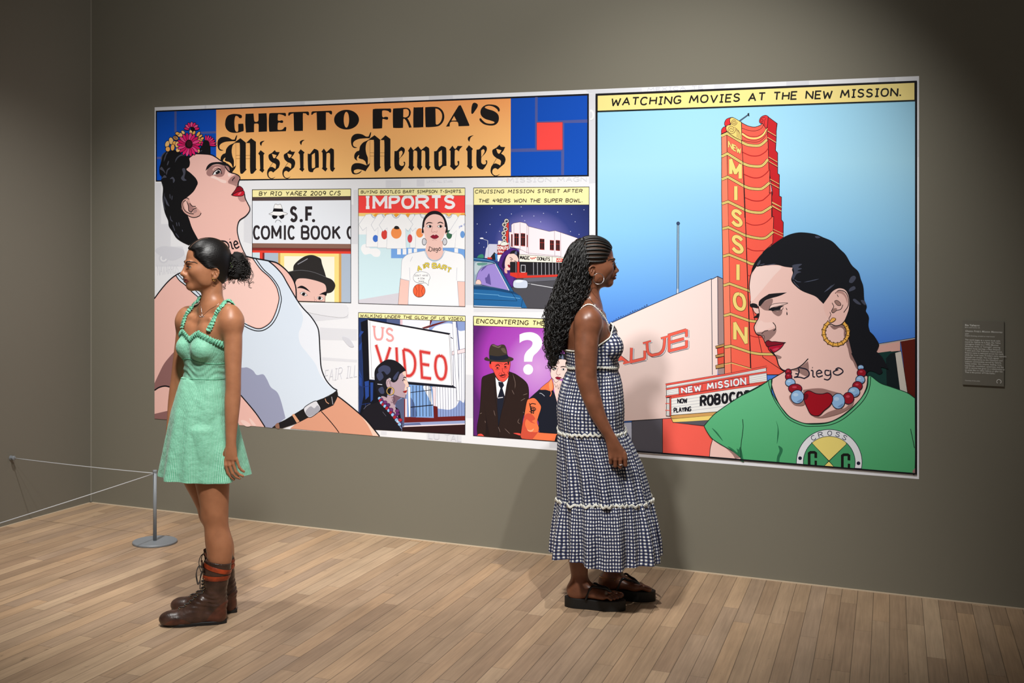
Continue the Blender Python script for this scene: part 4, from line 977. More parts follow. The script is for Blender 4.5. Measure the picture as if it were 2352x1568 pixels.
# ---- the large drawn woman on the left, over banner and panels
P = Print(0.0068); SKL = (243, 194, 184); SKS = (168, 124, 120); HR = (17, 17, 20)
P.f_(HR, A1, '700,1010! 560,980 430,900 290,920 220,950 170,1020 155,1130 130,1220 135,1330 170,1380 160,1450 190,1530', A4, '110,0 130,60 125,200 150,350 190,450 200,520 240,580 290,660 360,710 440,748! 560,690! 700,400 700,0', A1, '850,1568 900,1300 850,1000!')
P.f_(HR, A1, '820,990! 860,880 900,790 935,720 1000,690 1035,740 1050,860 1050,985!')
HL = (72, 74, 88)
for q, w in (('160,1110 180,1000 240,930', 3), ('210,1105 250,980 290,930', 3), ('410,1120 450,1040 520,990 590,998', 3), ('270,1175 300,1090', 3), ('255,1350 275,1260 330,1215', 3), ('860,930 910,900 960,920', 2)): P.s_(HL, w, A1, q, taper=True)
for q in ('140,1240 170,1200 210,1250 240,1320 190,1270', '540,1240 590,1230 600,1300 580,1400 620,1440 560,1450 520,1400 560,1330', '165,1420 220,1350 260,1390 200,1400', '320,1420 370,1380 410,1440 380,1490 370,1420'): P.f_(HL, A1, q)
for q in ('150,160 200,260 205,280 170,250',): P.f_(HL, A4, q)
for q in ('212,130 217,190', '242,150 236,205', '215,390 225,440 250,465', '245,500 275,580', '280,600 325,660', '360,560 368,585', '290,470 300,520', '320,470 326,520', '150,120 140,250 160,330'): P.s_(HL, 2.2, A4, q, taper=True)
P.f_(SKL, A1, '670,1050 700,1010! 760,970 850,965 1000,972 1080,990 1170,1040 1240,1090 1330,1130! 1310,1190! 1350,1250 1400,1297 1500,1328 1560,1360 1582,1400 1565,1450 1545,1510 1548,1568', A4, '1035,15! 1060,45 1100,80 1108,130 1120,190 1150,250 1172,300 1165,345 1120,400 1050,450 1025,520 1025,600 1050,700 1090,800 1130,880!', A5, '152,97! 210,110 330,132 400,150 470,205 520,270 545,340 548,420! 400,900! 305,1432!', PX, '355.6,961!', A4, '28,1388! 100,1290 190,1185 280,1110 390,1055! 450,760! 560,690! 480,540 430,400 360,330 350,260 375,200 430,165 500,100 545,20', A1, '812,1540 822,1480 790,1410 740,1355 680,1300 625,1260 620,1235! 668,1195 682,1120')
P.f_((250, 210, 201), A5, '-100,480! 20,300 160,130! 210,125 270,210 340,275 385,340 405,410 405,450 380,530 340,605 285,645 240,652 180,630 60,560!')
P.f_((230, 172, 162), A4, '30,1420! 120,1400 200,1568! 30,1568!') if False else None
# face
P.f_(SKS, A1, '980,1290 1030,1205 1130,1165 1250,1168 1315,1190 1312,1300 1270,1370 1180,1382 1100,1350 1040,1370 990,1345')
P.f_((238, 186, 176), A1, '1085,1255 1130,1205 1200,1200 1240,1225 1190,1225 1130,1260')
P.f_((250, 250, 252), A1, '1095,1345! 1130,1290 1190,1255 1235,1285 1210,1312 1150,1332'); P.f_((22, 20, 24), A1, '1150,1330 1148,1290 1190,1262 1228,1290 1190,1325'); P.disc((250, 250, 250), A1, 1165, 1285, 8)
P.s_(BLK, 2.0, A1, '1088,1340 1125,1282 1190,1240 1232,1262 1255,1330'); P.s_(BLK, 1.2, A1, '1110,1250 1180,1222 1240,1250')
P.f_((26, 24, 28), A1, '962,1275! 990,1190 1060,1130 1190,1112 1330,1130 1400,1175 1445,1225 1400,1205 1310,1182 1190,1152 1090,1168 1010,1232')
P.f_((250, 218, 210), A1, '1058,1390 1120,1368 1230,1420 1330,1450 1322,1492 1250,1482 1160,1430'); P.f_((250, 218, 210), A1, '1365,1320 1430,1320 1390,1380 1370,1360')
P.f_(SKS, A1, '1368,1480 1400,1410 1450,1370 1520,1345 1568,1370 1556,1450 1535,1552 1470,1530'); P.s_(BLK, 2.2, A1, '1490,1390 1455,1425 1445,1455'); P.f_(SKS, A1, '1310,1185 1350,1185 1385,1215 1395,1275 1345,1240')
P.f_((178, 134, 128), A4, '915,0 1030,0 1025,38 960,20'); P.f_((196, 148, 142), A4, '1030,165 1110,150 1118,218 1060,222')
P.f_((140, 16, 34), A4, '950,145! 1000,80 1020,45 1060,42 1095,80 1060,100 1010,115', line=BLK, w=1.4); P.f_((200, 26, 46), A4, '962,147 1010,115 1060,100 1100,95 1108,130 1085,155 1030,160 990,157', line=BLK, w=1.4); P.f_((232, 96, 116), A4, '1028,138 1062,108 1072,118 1050,142')
for q in ('1000,972 1080,990 1170,1042 1240,1092 1330,1132', '1310,1188 1350,1250 1400,1297 1500,1328 1560,1360 1582,1400 1565,1450 1545,1510 1548,1568', '640,1060 700,1010 760,970 850,965 1000,972'): P.s_(BLK, 2.6, A1, q)
P.s_(BLK, 2.6, A4, '1035,-5 1032,35'); P.s_(BLK, 2.6, A4, '1108,128 1120,190 1150,250 1172,300 1165,345 1120,400 1050,450 1025,520 1025,600 1050,700 1090,800 1130,880')
P.f_((216, 166, 156), A4, '350,260 372,205 410,180 442,195 462,240 500,285 540,300 590,360 570,395 500,415 430,390 370,340'); P.f_((240, 194, 184), A4, '385,250 410,205 430,230 430,300 470,360 520,370 470,365 410,330'); P.f_(SKS, A4, '430,240 450,250 475,280 500,300 480,340 450,348 440,310'); P.f_((180, 140, 136), A4, '500,325 530,315 540,345 500,365')
for q in ('445,197 415,180 370,205 350,260 370,340 430,392 500,415 565,397 590,360', '405,208 370,235 372,290 402,340 450,365 500,372', '415,218 437,280 440,330 470,350 495,318 535,298', '452,242 482,278 525,282'): P.s_(BLK, 1.9, A4, q)
diego(P, A4, '770,690 1190,590 1240,760 800,830', BLK, 3.4, 'Die')
# vest, belt and trousers
TK, TKS = (221, 233, 248), (158, 163, 192)
P.f_(TK, A4, '283,1112! 380,1058! 450,1080 600,1290! 640,1420! 570,1400 480,1310 400,1230 330,1175'); P.s_(BLK, 2.4, A4, '285,1112 330,1172 400,1228 480,1308 590,1400'); P.s_(BLK, 2, A4, '312,1098 380,1170 440,1215 520,1290 600,1370')
P.f_(TK, A5, '205,108! 330,132! 385,178 440,240 480,310 550,430 600,500 665,570 715,650 728,720 735,850 745,970 780,1060 830,1120 870,1145! 840,1165! 600,1290! 470,1370! 360,1440! 305,1432! 230,1320 115,1185! -200,1000! -200,600! 120,610 180,640 240,662 290,655 350,610 390,530 415,440 410,390 390,330 340,260 270,200')
P.f_((236, 241, 251), A5, '545,450! 600,560 590,640 568,700 580,780 640,860 700,940 740,1030 820,1125! 780,1060 745,970 735,850 728,720 715,650 665,570')
P.f_(TKS, A5, '20,960! 125,968 165,966 210,990 240,1025 290,1020 320,1060 350,1120 400,1160 430,1230 465,1362! 360,1440! 305,1432! 230,1320 115,1185! 20,1050!')
P.s_(BLK, 2.3, A5, '205,108 270,197 342,262 392,332 411,395 414,440 390,530 350,610 290,655 240,662 180,640 120,610'); P.s_(BLK, 2.3, A5, '232,116 290,195 360,262 410,335 428,400 431,450 407,545 362,625 300,672 240,680 180,662 125,630')
P.s_(BLK, 3.2, A5, '150,95 210,110 330,132 400,150 470,205 520,270 545,340 549,428'); P.s_(BLK, 3.0, A5, '330,132 385,178 440,240 480,310 550,430 600,500 665,570 715,650 728,720 735,850 745,970 780,1060 830,1120 870,1145'); P.s_(BLK, 3.0, A5, '115,1183 230,1320 305,1432')
P.f_((224, 160, 132), A5, '500,1443! 560,1400 650,1355 760,1300 840,1260! 872,1190! 920,1225 1000,1290 1090,1370 1150,1440 1200,1505!'); P.f_((238, 206, 188), A5, '1000,1290! 1090,1370 1150,1440 1198,1503! 1148,1500! 1110,1420 1060,1350')
P.s_(BLK, 3.2, A5, '870,1188 920,1225 1000,1290 1090,1370 1150,1440 1200,1503'); P.s_(BLK, 2.2, A5, '745,1310 800,1370 850,1430 884,1476')
P.f_((30, 28, 30), A5, '358,1437! 410,1400 470,1370 600,1290 700,1230 800,1190 868,1143! 874,1190 840,1262! 760,1300 650,1355 560,1400 440,1442!'); P.f_((226, 226, 234), A5, '608,1290 640,1258 700,1228 722,1250 740,1290 715,1322 660,1357 628,1340', line=BLK, w=1.6); P.f_((172, 172, 184), A5, '622,1310 660,1270 690,1285 715,1262 735,1290 715,1320 660,1350 632,1338'); P.f_((224, 166, 130), A5, '515,1337! 532,1328! 575,1388! 553,1400!'); P.f_((150, 108, 90), A5, '385,1415 410,1400 418,1442 392,1440'); P.l_((160, 160, 168), 2, A5, '826,1195 836,1255'); P.s_((224, 166, 130), 1.8, A5, '775,1210 785,1235 805,1250')
# arm shade at the left edge
P.f_((146, 104, 102), C6, '28,880! 70,790 130,670 200,580 280,495! 330,600! 280,930! 205,930 140,912 80,930 28,960!'); P.f_((146, 104, 102), C6, '28,1225! 200,1185! 230,1293! 28,1279!'); P.s_(BLK, 3, C6, '28,960 80,927 150,912 230,932'); P.s_(BLK, 2.8, A4, '28,1388 100,1290 190,1185 280,1110 390,1055'); P.f_((250, 214, 206), A5, '112,1385 140,1378 185,1405 190,1425 150,1425'); P.f_((250, 214, 206), A5, '180,1365 200,1375 235,1420 205,1418')
lady = P.build('profile_woman', mural)
# flowers in her hair
P = Print(0.0108); YO, PK = (250, 178, 92), (232, 28, 112)
for x, y, a, b_, r in ((275, 790, 40, 62, .3), (345, 735, 42, 68, -.2), (400, 775, 32, 45, .5), (372, 850, 36, 62, .1), (285, 880, 42, 48, 0), (425, 680, 50, 36, .6), (500, 625, 58, 40, .3), (455, 600, 36, 30, 0), (460, 800, 45, 62, 0), (472, 890, 40, 50, .5), (560, 580, 40, 28, .8), (700, 575, 28, 48, 0), (755, 590, 26, 44, .4), (835, 610, 26, 52, .6), (870, 650, 22, 46, .9), (865, 720, 50, 36, .2), (850, 765, 30, 32, 0), (825, 900, 36, 56, -.2), (905, 690, 24, 34, .9)): P.disc((250, 200, 130) if (x + y) % 3 == 0 else YO, A1, x, y, a, b_, line=BLK, w=1.3, rot=r, n=18)
P.f_((150, 112, 80), A1, '390,650 430,650 460,700 440,710 400,690')
def daisy(cx, cy, r0, r1, a0, a1, n, hw, cols):
    for k in range(n):
        a = math.radians(a0 + (a1 - a0) * k / max(n - 1, 1)); rm, hl = (r0 + r1) / 2, (r1 - r0) / 2
        P.disc(cols[k % len(cols)], A1, cx + rm * math.cos(a), cy + rm * math.sin(a), hl, hw, line=BLK, w=1.2, rot=a, n=16)
daisy(715, 530, 45, 140, -170, -10, 7, 26, (PK, (240, 90, 150)))
daisy(985, 800, 30, 175, -95, 5, 7, 20, (PK, (236, 60, 130))); daisy(940, 790, 10, 75, 165, 215, 2, 20, (PK,))
P.disc(HR, A1, 735, 520, 40, 36); P.f_(HR, A1, '900,900 920,760 960,720 1020,740 1045,840 1045,960 960,960')
daisy(665, 800, 62, 215, 0, 340, 18, 30, (PK, (214, 20, 100), (238, 70, 140)))
P.disc((24, 12, 16), A1, 667, 790, 66, 80, n=24); P.disc((58, 18, 30), A1, 672, 785, 48, 58, n=20)
P.build('hair_flowers', lady)

# ---- the big panel on the right
P = Print(0.0015)
P.p_(BLK, PX, '1369,215 2106.1,185.2 2106.1,1089.8 1369,1030.1')
zb, zt = loc_uz(1372, 760)[1], loc_uz(1372, 255)[1]
sky = ramp_ink('print_blue_sky', [(0.0, (74, 132, 232)), (0.18, (108, 172, 246)), (0.45, (146, 210, 254)), (0.75, (172, 228, 255)), (1.0, (164, 222, 252))], 'z', zb, zt)
P.p_(sky, PX, '1372.6,219 2101.9,189.4 2101.9,1085 1372.6,1026.6')
# background houses at the right edge
P.p_((20, 60, 56), C2, '1330,345 1500,140 1640,118 1760,130 1830,600 1600,600 1380,440'); P.p_((16, 30, 34), C2, '1590,150 1640,125 1695,140 1745,560 1600,500')
P.p_((96, 26, 14), C2, '1750,10 1918,-20 1918,645 1826,590'); P.p_((228, 178, 168), C2, '1388,70 1748,14 1750,122 1500,145', line=BLK, w=1); P.p_((190, 178, 172), C2, '1390,64 1918,-22 1918,-10 1420,76'); P.l_(BLK, 1.2, C2, '1390,64 1918,-24'); P.p_((216, 210, 200), C2, '1690,142 1758,124 1828,580 1745,560', line=BLK, w=1); P.p_((20, 60, 56), C2, '1400,150 1500,143 1640,124 1690,140 1640,150 1560,240 1450,300')
# long wall and marquee side
P.l_((30, 30, 50), 5.2, C3, '945,455 950,-525'); P.l_((190, 222, 248), 2.2, C3, '945,455 950,-525'); P.disc((60, 80, 120), C3, 951, -525, 22, line=(30, 30, 50), w=1); P.p_((30, 30, 50), C3, '925,460 962,445 960,380 928,380'); P.p_((214, 226, 246), C3, '932,455 956,445 954,380 934,380')
for x in np.linspace(0, 520, 17): P.s_((40, 44, 80), 1.0, C3, '%g,%g %g,%g %g,%g %g,%g' % (x - 12, 862 - x * .448, x - 4, 838 - x * .448 + 8 * math.sin(x), x + 6, 846 - x * .448, x + 14, 852 - x * .448))
pinkw = ramp_ink('print_pink_wall', [(0.0, (249, 219, 212)), (0.6, (254, 229, 223)), (1.0, (254, 232, 227))], 'z', loc_uz(1500, 965)[1], loc_uz(1500, 700)[1])
P.p_(pinkw, PX, '1372.6,756 1400,743.5 1486,704.8 1633.9,640.3 1636.4,640.6 1648.5,634.5 1650,790 1645,956 1540,962 1432.7,967 1372.6,970.5')
P.p_((170, 142, 140), C3, '1498,208 1567,241 1592,1150 1592,1568 1500,1560 1505,1150')
P.l_((36, 36, 66), 1.6, C3, '-166,940 0,864 520,631 1410,243 1425,245 1498,208 1567,241'); P.l_((36, 36, 66), 1.5, C3, '1412,243 1424,1570'); P.l_((36, 36, 66), 1.5, C3, '1498,208 1505,1150')
P.p_((202, 205, 224), C4, '-160,890 295,866 300,1256 -160,1225'); P.p_((94, 91, 100), C4, '300,852 706,822 709,1285 300,1258', line=BLK, w=1.2); P.p_((255, 102, 88), C4, '708,822 860,810 1270,912 1385,1090 1370,1335 710,1286', line=BLK, w=1)
P.l_(BLK, 1.5, C4, '-160,878 190,855 700,822 830,812'); P.l_(BLK, 1.2, C4, '-160,894 300,866')
cinema = P.build('cinema_panel', mural)
# slab letters on the wall
P = Print(0.0034)
LET = (('A', '-60,1290 195,1225 250,1400 -40,1462'), ('L', '306,1196 492,1150 492,1345 300,1390'), ('U', '520,1118 768,1050 742,1270 540,1310'), ('E', '828,1020 1066,948 1076,1180 828,1240'))
for c, w, dx, dy in (((40, 40, 56), 7.6, 16, 10), ((236, 236, 244), 6.0, 16, 8), ((60, 36, 44), 7.4, 0, 0), ((252, 104, 86), 6.0, 0, 0)):
    for ch, q in LET: lettering(P, ch, C3, shift(q, dx, dy), c, w, slab=.2 if ch != 'E' else 0)
    P.l_(c, w, C3, shift('1066,940 1068,1045', dx, dy)); P.l_(c, w, C3, shift('1068,1090 1068,1190', dx, dy)); P.l_(c, w, C3, shift('490,1235 490,1350', dx, dy))
P.build('wall_lettering', cinema)
# tower
P = Print(0.0046); TR_, TF, TL_, TD, YB = (255, 98, 80), (255, 106, 84), (255, 136, 106), (204, 30, 38), (252, 224, 130)
P.l_(BLK, 3, B6, '280,512 380,440'); P.l_((96, 120, 150), 1.2, B6, '280,512 380,440'); P.p_(BLK, B6, '366,430 384,424 386,462 374,456')
P.p_(TR_, B6, '303,740 580,600 600,1040 630,1290 634,1568', B7, '500,215 505,440 620,700 620,1000 560,1400 640,1568 315,1568 262,0')
P.p_(TD, B6, '590,465 690,540 680,620 680,690 672,835 695,860 695,1085 715,1100 713,1330 737,1342 738,1568', B7, '577,40 578,240 595,262 593,400 505,460 400,440', B6, '640,1300 600,1040 580,600', line=BLK, w=1.4)
P.f_(TR_, B6, '300,530! 370,565 440,578 500,562 530,535! 560,480 590,465! 580,600! 590,740! 600,1040! 610,1050! 605,1300! 632,1285! 630,1568!', B7, '495,0! 500,215! 512,215! 505,440! 420,520! 330,1000! 420,1420! 640,1568! 320,1568! 262,0!', B6, '320,1000! 303,740!', line=BLK, w=1.4)
P.p_(TF, B6, '140,640 303,740 320,1000 335,1568', B7, '262,0 280,560 315,1568 150,1568 118,0', B6, '145,900', line=BLK, w=1.2)
P.p_(TL_, B6, '82,655 140,632 145,900 155,1568', B7, '118,0 150,1568 92,1568 65,0', B6, '84,900', line=BLK, w=1.4)
# bands: (left-narrow y, edge y, front end y, sag y, right end y)
def band(T, xs, ys, w=5.0):
    pts = ' '.join('%g,%g' % (x, y) + ('!' if i in (1, 2) else '') for i, (x, y) in enumerate(zip(xs, ys)))
    P.s_(BLK, w + 2.2, T, pts); P.s_(YB, w, T, pts); P.s_((120, 90, 40), .7, T, pts)
for yl, ye, yf, ys_, yr, x0, x1, x2, x3 in ((676, 648, 745, 782, 715, 80, 142, 305, 578), (900, 868, 975, 1008, 930, 84, 147, 318, 590), (1150, 1122, 1222, 1255, 1185, 86, 152, 326, 608), (1415, 1392, 1480, 1512, 1445, 88, 155, 335, 630)):
    band(B6, (x0, x1, x2, x2 + 70, x2 + 175, x2 + 225, x3), (yl, ye, yf, ys_ - 8, ys_, ys_ - 22, yr))
for yl, ye, yf, ys_, yr, x0, x1, x2, x3 in ((318, 305, 376, 398, 345, 74, 124, 270, 508), (555, 540, 600, 622, 640, 78, 130, 280, 400), (805, 788, 848, 858, 860, 82, 134, 298, 340), (1064, 1048, 1105, 1112, 1112, 86, 142, 302, 380), (1332, 1322, 1376, 1392, 1392, 90, 146, 308, 520)):
    band(B7, (x0, x1, x2, x2 + (x3 - x2) * .35, x2 + (x3 - x2) * .7, x3), (yl, ye, yf, ys_ - 3, ys_, yr), 4.6)
P.s_(BLK, 1, B7, '92,1475 150,1462! 320,1512'); P.s_(YB, 1.6, B7, '92,1480 150,1468! 320,1518')
for q in ('306,850 400,890 490,890 560,850 590,812', '318,1090 420,1130 500,1128 560,1092 604,1045', '330,1345 430,1382 520,1380 570,1345 630,1288'): P.s_((190, 40, 40), 2.2, B6, q)
for q in ('268,262 330,285 400,282 450,260 500,216', '278,480 340,505 430,505', '285,715 310,722', '305,1230 360,1245 420,1245'): P.s_((190, 40, 40), 1.8, B7, q)
P.s_(YB, 3.6, B6, '306,650 380,695 470,700 540,660 578,590'); P.s_(BLK, .8, B6, '306,632 380,675 470,680 540,640 580,572'); P.s_(BLK, .8, B6, '306,672 380,714 470,718 540,680 578,612')
P.s_(BLK, .9, B6, '306,590 380,615 460,618 520,590 545,540'); P.s_(BLK, .9, B6, '306,720 380,738 480,740 540,700 578,650')
for y in (620, 690, 905, 952, 1145, 1190, 1395, 1440): P.l_((232, 196, 120), 1.4, B6, '%d,%d %d,%d' % (585 if y < 800 else (598 if y < 1000 else (612 if y < 1300 else 634)), y, 678 if y < 800 else (694 if y < 1000 else (714 if y < 1300 else 736)), y + 56)); P.l_(BLK, .9, B6, '%d,%d %d,%d' % (585 if y < 800 else (598 if y < 1000 else (612 if y < 1300 else 634)), y + 10, 678 if y < 800 else (694 if y < 1000 else (714 if y < 1300 else 736)), y + 68))
for q in ('498,95 578,135', '498,118 578,165', '508,322 594,362', '508,345 594,385'): P.l_((232, 196, 120), 1.2, B7, q)
P.l_(BLK, 1.2, B6, '303,520 303,740 320,1000 336,1568'); P.l_(BLK, 1.2, B7, '262,0 280,560 318,1510')
# scrolls
P.f_((226, 46, 52), B6, '115,548 130,500 165,480 205,473 185,495 178,545! 140,572', line=BLK, w=1.2); P.f_((226, 46, 52), B6, '82,645 84,605 108,578 138,572! 150,622! 88,652', line=BLK, w=1.2)
P.f_((252, 214, 122), B6, '175,490 200,474 240,490 300,527! 305,725! 230,690 150,632 132,585 150,558 185,552 175,520', line=BLK, w=1.2)
for cx, cy, R in ((220, 525, 34), (192, 605, 46)):
    a = np.linspace(0, 4.4 * math.pi, 40); r = R * (1 - a / (5.0 * math.pi))
    P.strokepx([(B6[0] + (cx + q * math.cos(t)) / B6[2], B6[1] + (cy + 1.1 * q * math.sin(t)) / B6[2]) for q, t in zip(r, a)], 1.0, BLK)
for q in ('225,575 250,620 255,690', '245,590 270,640 272,700', '262,610 285,650 290,705'): P.s_(BLK, .9, B6, q)
P.f_((228, 52, 54), B6, '495,510 515,470 560,450 592,462! 585,560 572,600! 545,560 530,538 505,535', line=BLK, w=1.2); P.s_(BLK, 1, B6, '560,470 525,478 508,505 520,525 538,508 522,495'); P.s_(BLK, .8, B6, '570,480 550,520 555,560')
# vertical sign letters
DK = (96, 66, 30)
VL = ((B6, 'N', '160,735 200,760 200,820 160,800'), (B6, 'E', '212,770 240,786 240,842 212,828'), (B6, 'W', '248,792 292,812 292,868 252,852'))
for T, ch, q in VL: lettering(P, ch, T, q, DK, 3.6)
for T, ch, q in VL: lettering(P, ch, T, q, YB, 2.4)
VL = ((B6, 'm', '184,940 288,995 288,1140 184,1090'), (B6, 'i', '235,1222 245,1226 245,1378 235,1372'), (B7, 'S', '160,156 236,178 236,300 160,272'), (B7, 'S', '163,376 245,400 245,530 163,500'), (B7, 'i', '203,622 211,625 211,760 203,755'), (B7, 'O', '176,865 262,885 264,1020 176,990'), (B7, 'N', '180,1128 276,1160 276,1292 180,1266'))
for T, ch, q in VL: lettering(P, ch, T, q, DK, 9.2 if ch != 'O' else 9.6)
for T, ch, q in VL: lettering(P, ch, T, q, YB, 7.8)
for q in ('1470,1172 1590,1140 1590,1176 1475,1202', '1470,1300 1590,1270 1590,1312 1475,1332', '1470,1440 1590,1410 1590,1466 1475,1484'): P.p_((196, 150, 90), C3, q, line=BLK, w=1)
for q in ('1492,1205 1588,1180 1588,1270 1498,1290', '1498,1335 1588,1315 1588,1410 1502,1430'): P.p_((236, 84, 66), C3, q, line=BLK, w=.9)
P.build('theatre_tower', cinema)
# marquee
P = Print(0.0086); RED, WH = (247, 92, 80), (247, 246, 243)
P.p_((220, 168, 98), C4, '812,776 1500,715 1380,785 832,830', line=BLK, w=1); P.p_((253, 222, 124), C4, '828,822 1390,775 1320,845 850,868', line=BLK, w=1); P.p_((94, 91, 100), C4, '850,868 1335,838 1270,915', line=BLK, w=1)
P.p_(WH, C4, '758,368 1625,218 2091,130 2110,380 1500,722 820,775 800,530 762,525', line=BLK, w=1.2)
for k in range(4): P.l_((196, 196, 204), 1.1, C4, '770,%d 925,%d' % (432 + 24 * k, 408 + 22 * k)); P.l_((196, 196, 204), 1.1, C4, '1868,%d 2100,%d' % (255 + 26 * k, 215 + 26 * k))
P.l_((200, 200, 208), 1.6, C4, '765,402 1640,246 2091,165')
for k in range(5): P.l_((206, 206, 212), 1.3, C4, '826,%d 1960,%d' % (585 + 40 * k, 430 + 42 * k))
for q, w in (('752,366 1625,220 2100,128', 3.6), ('755,426 1640,270 2100,196', 3.2), ('752,526 1640,395 2110,328', 3.2), ('800,540 1640,412 2110,345', 3.6)): P.l_(BLK, w + 1.4, C4, q); P.l_(RED, w, C4, q)
P.p_(RED, C4, '925,405 1862,246 1866,360 930,495', line=BLK, w=1)
P.p_(RED, C4, '802,530 824,528 824,780 805,785', line=BLK, w=1); P.p_((236, 236, 232), C4, '765,540 803,540 805,785 758,780', line=BLK, w=1.2)
for y in (615, 705): P.l_(RED, 2, C4, '750,%d 803,%d' % (y, y + 4))
for y in (560, 580, 600, 640, 660, 680, 725, 745, 765): P.l_((190, 190, 196), .7, C4, '766,%d 800,%d' % (y, y))
NM = '965,415 1815,272 1818,358 968,476'
for x in (1035, 1110, 1185, 1240, 1400, 1485, 1580, 1640, 1720): P.l_((150, 50, 50), .8, C4, '%g,%g %g,%g' % (x, 470 - (x - 960) * .13, x, 395 - (x - 960) * .158))
lettering(P, 'NEW MiSSiON', C4, NM, (60, 60, 110), 4.6, gap=.42, space=.9); lettering(P, 'NEW MiSSiON', C4, NM, (252, 252, 254), 3.3, gap=.42, space=.9)
lettering(P, 'NOW', C4, '912,558 1034,548 1036,604 914,612', (26, 24, 36), 2.4); lettering(P, 'PLAYiNG', C4, '862,680 1090,660 1088,714 864,734', (26, 24, 36), 2.4)
for ch, x in (('R', 1212), ('O', 1306), ('B', 1400), ('O', 1500), ('C', 1600), ('O', 1700), ('P', 1800)):
    yt, yb = 508 - (x - 1212) * .108, 665 - (x - 1212) * .142
    lettering(P, ch, C4, '%g,%g %g,%g %g,%g %g,%g' % (x, yt, x + 82, yt - 8, x + 82, yb - 10, x, yb), (24, 22, 30), 5.6, inset=.10)
P.build('marquee', cinema)
# ---- the large woman in the green shirt
P = Print(0.0122); SKR = (248, 206, 197); SH2 = (160, 125, 120); HB = (17, 19, 27)
P.f_(HB, C1, '130,580! 150,490 200,400 300,290 430,190 540,120 640,82 750,70 900,90 1000,130 1110,180 1200,270 1270,340 1340,460 1420,540 1450,630 1480,720 1490,870 1520,950 1510,1010 1545,1080 1540,1180 1560,1260! 1610,1310 1665,1400 1660,1450 1635,1500! 1622,1440 1600,1380 1560,1302! 1550,1400!', C2, '1450,95! 1510,145 1560,200 1622,320! 1540,300 1555,350 1520,375 1470,350 1400,342 1360,420! 1280,400! 1150,100!', C1, '1200,1200! 1000,950! 700,900! 400,600! 140,590!')
P.f_(SKR, C1, '130,582 165,520 200,470! 225,480 300,462 440,455 540,478 640,490! 630,520 640,560 620,640 660,700 750,770 900,830 960,880 1000,920! 1030,880 1100,780 1190,735 1270,760 1312,850 1312,980 1272,1100 1240,1160! 1290,1300 1330,1500', C2, '1210,150 1270,270 1290,330! 1395,400! 1380,520 1320,640 1200,760 1080,850 960,900 800,912 680,905 540,840 440,720 380,600 340,480 345,430! 420,385 490,345! 545,330! 470,330 425,280 400,190 375,165', C1, '378,1505! 350,1475 350,1440 300,1390! 285,1350 258,1305! 200,1288 170,1215 190,1155 220,1100 232,1040 222,960! 130,955! 122,930 130,840 112,720', line=BLK, w=2)
P.f_((253, 222, 215), C1, '140,600! 200,490 300,475 430,470 500,490 400,600 250,780 140,900 128,840 120,720')
P.f_((253, 216, 208), C1, '240,1130 300,1150 380,1150 410,1190 330,1230 230,1260 190,1240'); P.f_((246, 200, 190), C1, '1000,960 1090,820 1180,770 1280,800 1300,900 1290,1000 1250,1130 1150,1180 1090,1150')
P.f_((26, 24, 30), C1, '222,945! 238,885 330,820 380,805 565,790! 480,830 370,862 300,892 245,955'); P.f_((26, 24, 30), C1, '116,945 150,920 205,935 208,972 150,972')
P.f_(SKR, C1, '148,968! 225,982! 230,1052 192,1042 170,1020', line=BLK, w=1); P.f_((24, 22, 28), C1, '158,1092! 195,1065 212,1043 230,1045 222,1094!')
P.f_(SH2, C1, '240,962! 300,895 385,865 392,910 362,960 345,1010! 290,1000'); P.f_(SH2, C1, '385,1010 450,1018 505,998 500,1050 460,1076 405,1045')
P.f_((250, 214, 205), C1, '348,1000! 372,945 440,922 575,918 480,950 380,975', line=BLK, w=1.1); P.f_((22, 22, 28), C1, '342,1006! 380,978 440,965 500,950 532,948! 490,975 480,1000 400,1008'); P.s_(BLK, 1.2, C1, '520,970 505,998 440,1012 380,1010')
P.f_((30, 26, 34), C1, '552,972 566,990 566,1004 556,992'); P.f_((30, 26, 34), C1, '562,1018 572,1050 564,1064 558,1045')
P.f_(SH2, C1, '200,1270! 260,1265 300,1255 370,1240 432,1220 428,1280 365,1350 335,1375! 300,1370 285,1345 258,1306 210,1290'); P.s_(BLK, 1.8, C1, '395,1150 425,1188 428,1230 402,1250'); P.s_(BLK, 1.5, C1, '260,1288 295,1255 340,1245'); P.s_(BLK, 1, C1, '262,1305 290,1310 296,1350')
P.f_((136, 12, 36), C1, '300,1387! 340,1366 380,1380 420,1380 480,1387 548,1392! 480,1416 340,1442', line=BLK, w=1.6); P.f_((186, 16, 50), C1, '345,1442 480,1416 535,1398! 500,1450 450,1490 400,1512 358,1490', line=BLK, w=1.6); P.f_((214, 60, 90), C1, '390,1475 440,1455 470,1455 430,1490')
P.f_(SH2, C2, '392,162 452,184 440,206 400,202')
P.f_(SH2, C2, '555,332! 640,308 720,250 742,232! 752,300 745,405! 690,385 620,345'); P.s_(BLK, 2.2, C2, '545,330 620,310 685,268 745,205'); P.s_(BLK, 2.2, C2, '330,100 385,170 400,200 425,280 475,330 545,332')
P.f_((152, 116, 111), C1, '1070,1182! 1160,1192 1240,1160! 1290,1300 1345,1520! 1310,1500 1250,1320 1245,1240 1200,1210 1130,1235'); P.f_((152, 116, 111), C2, '1165,30! 1215,150 1275,275 1290,335! 1262,300 1235,240 1200,190')
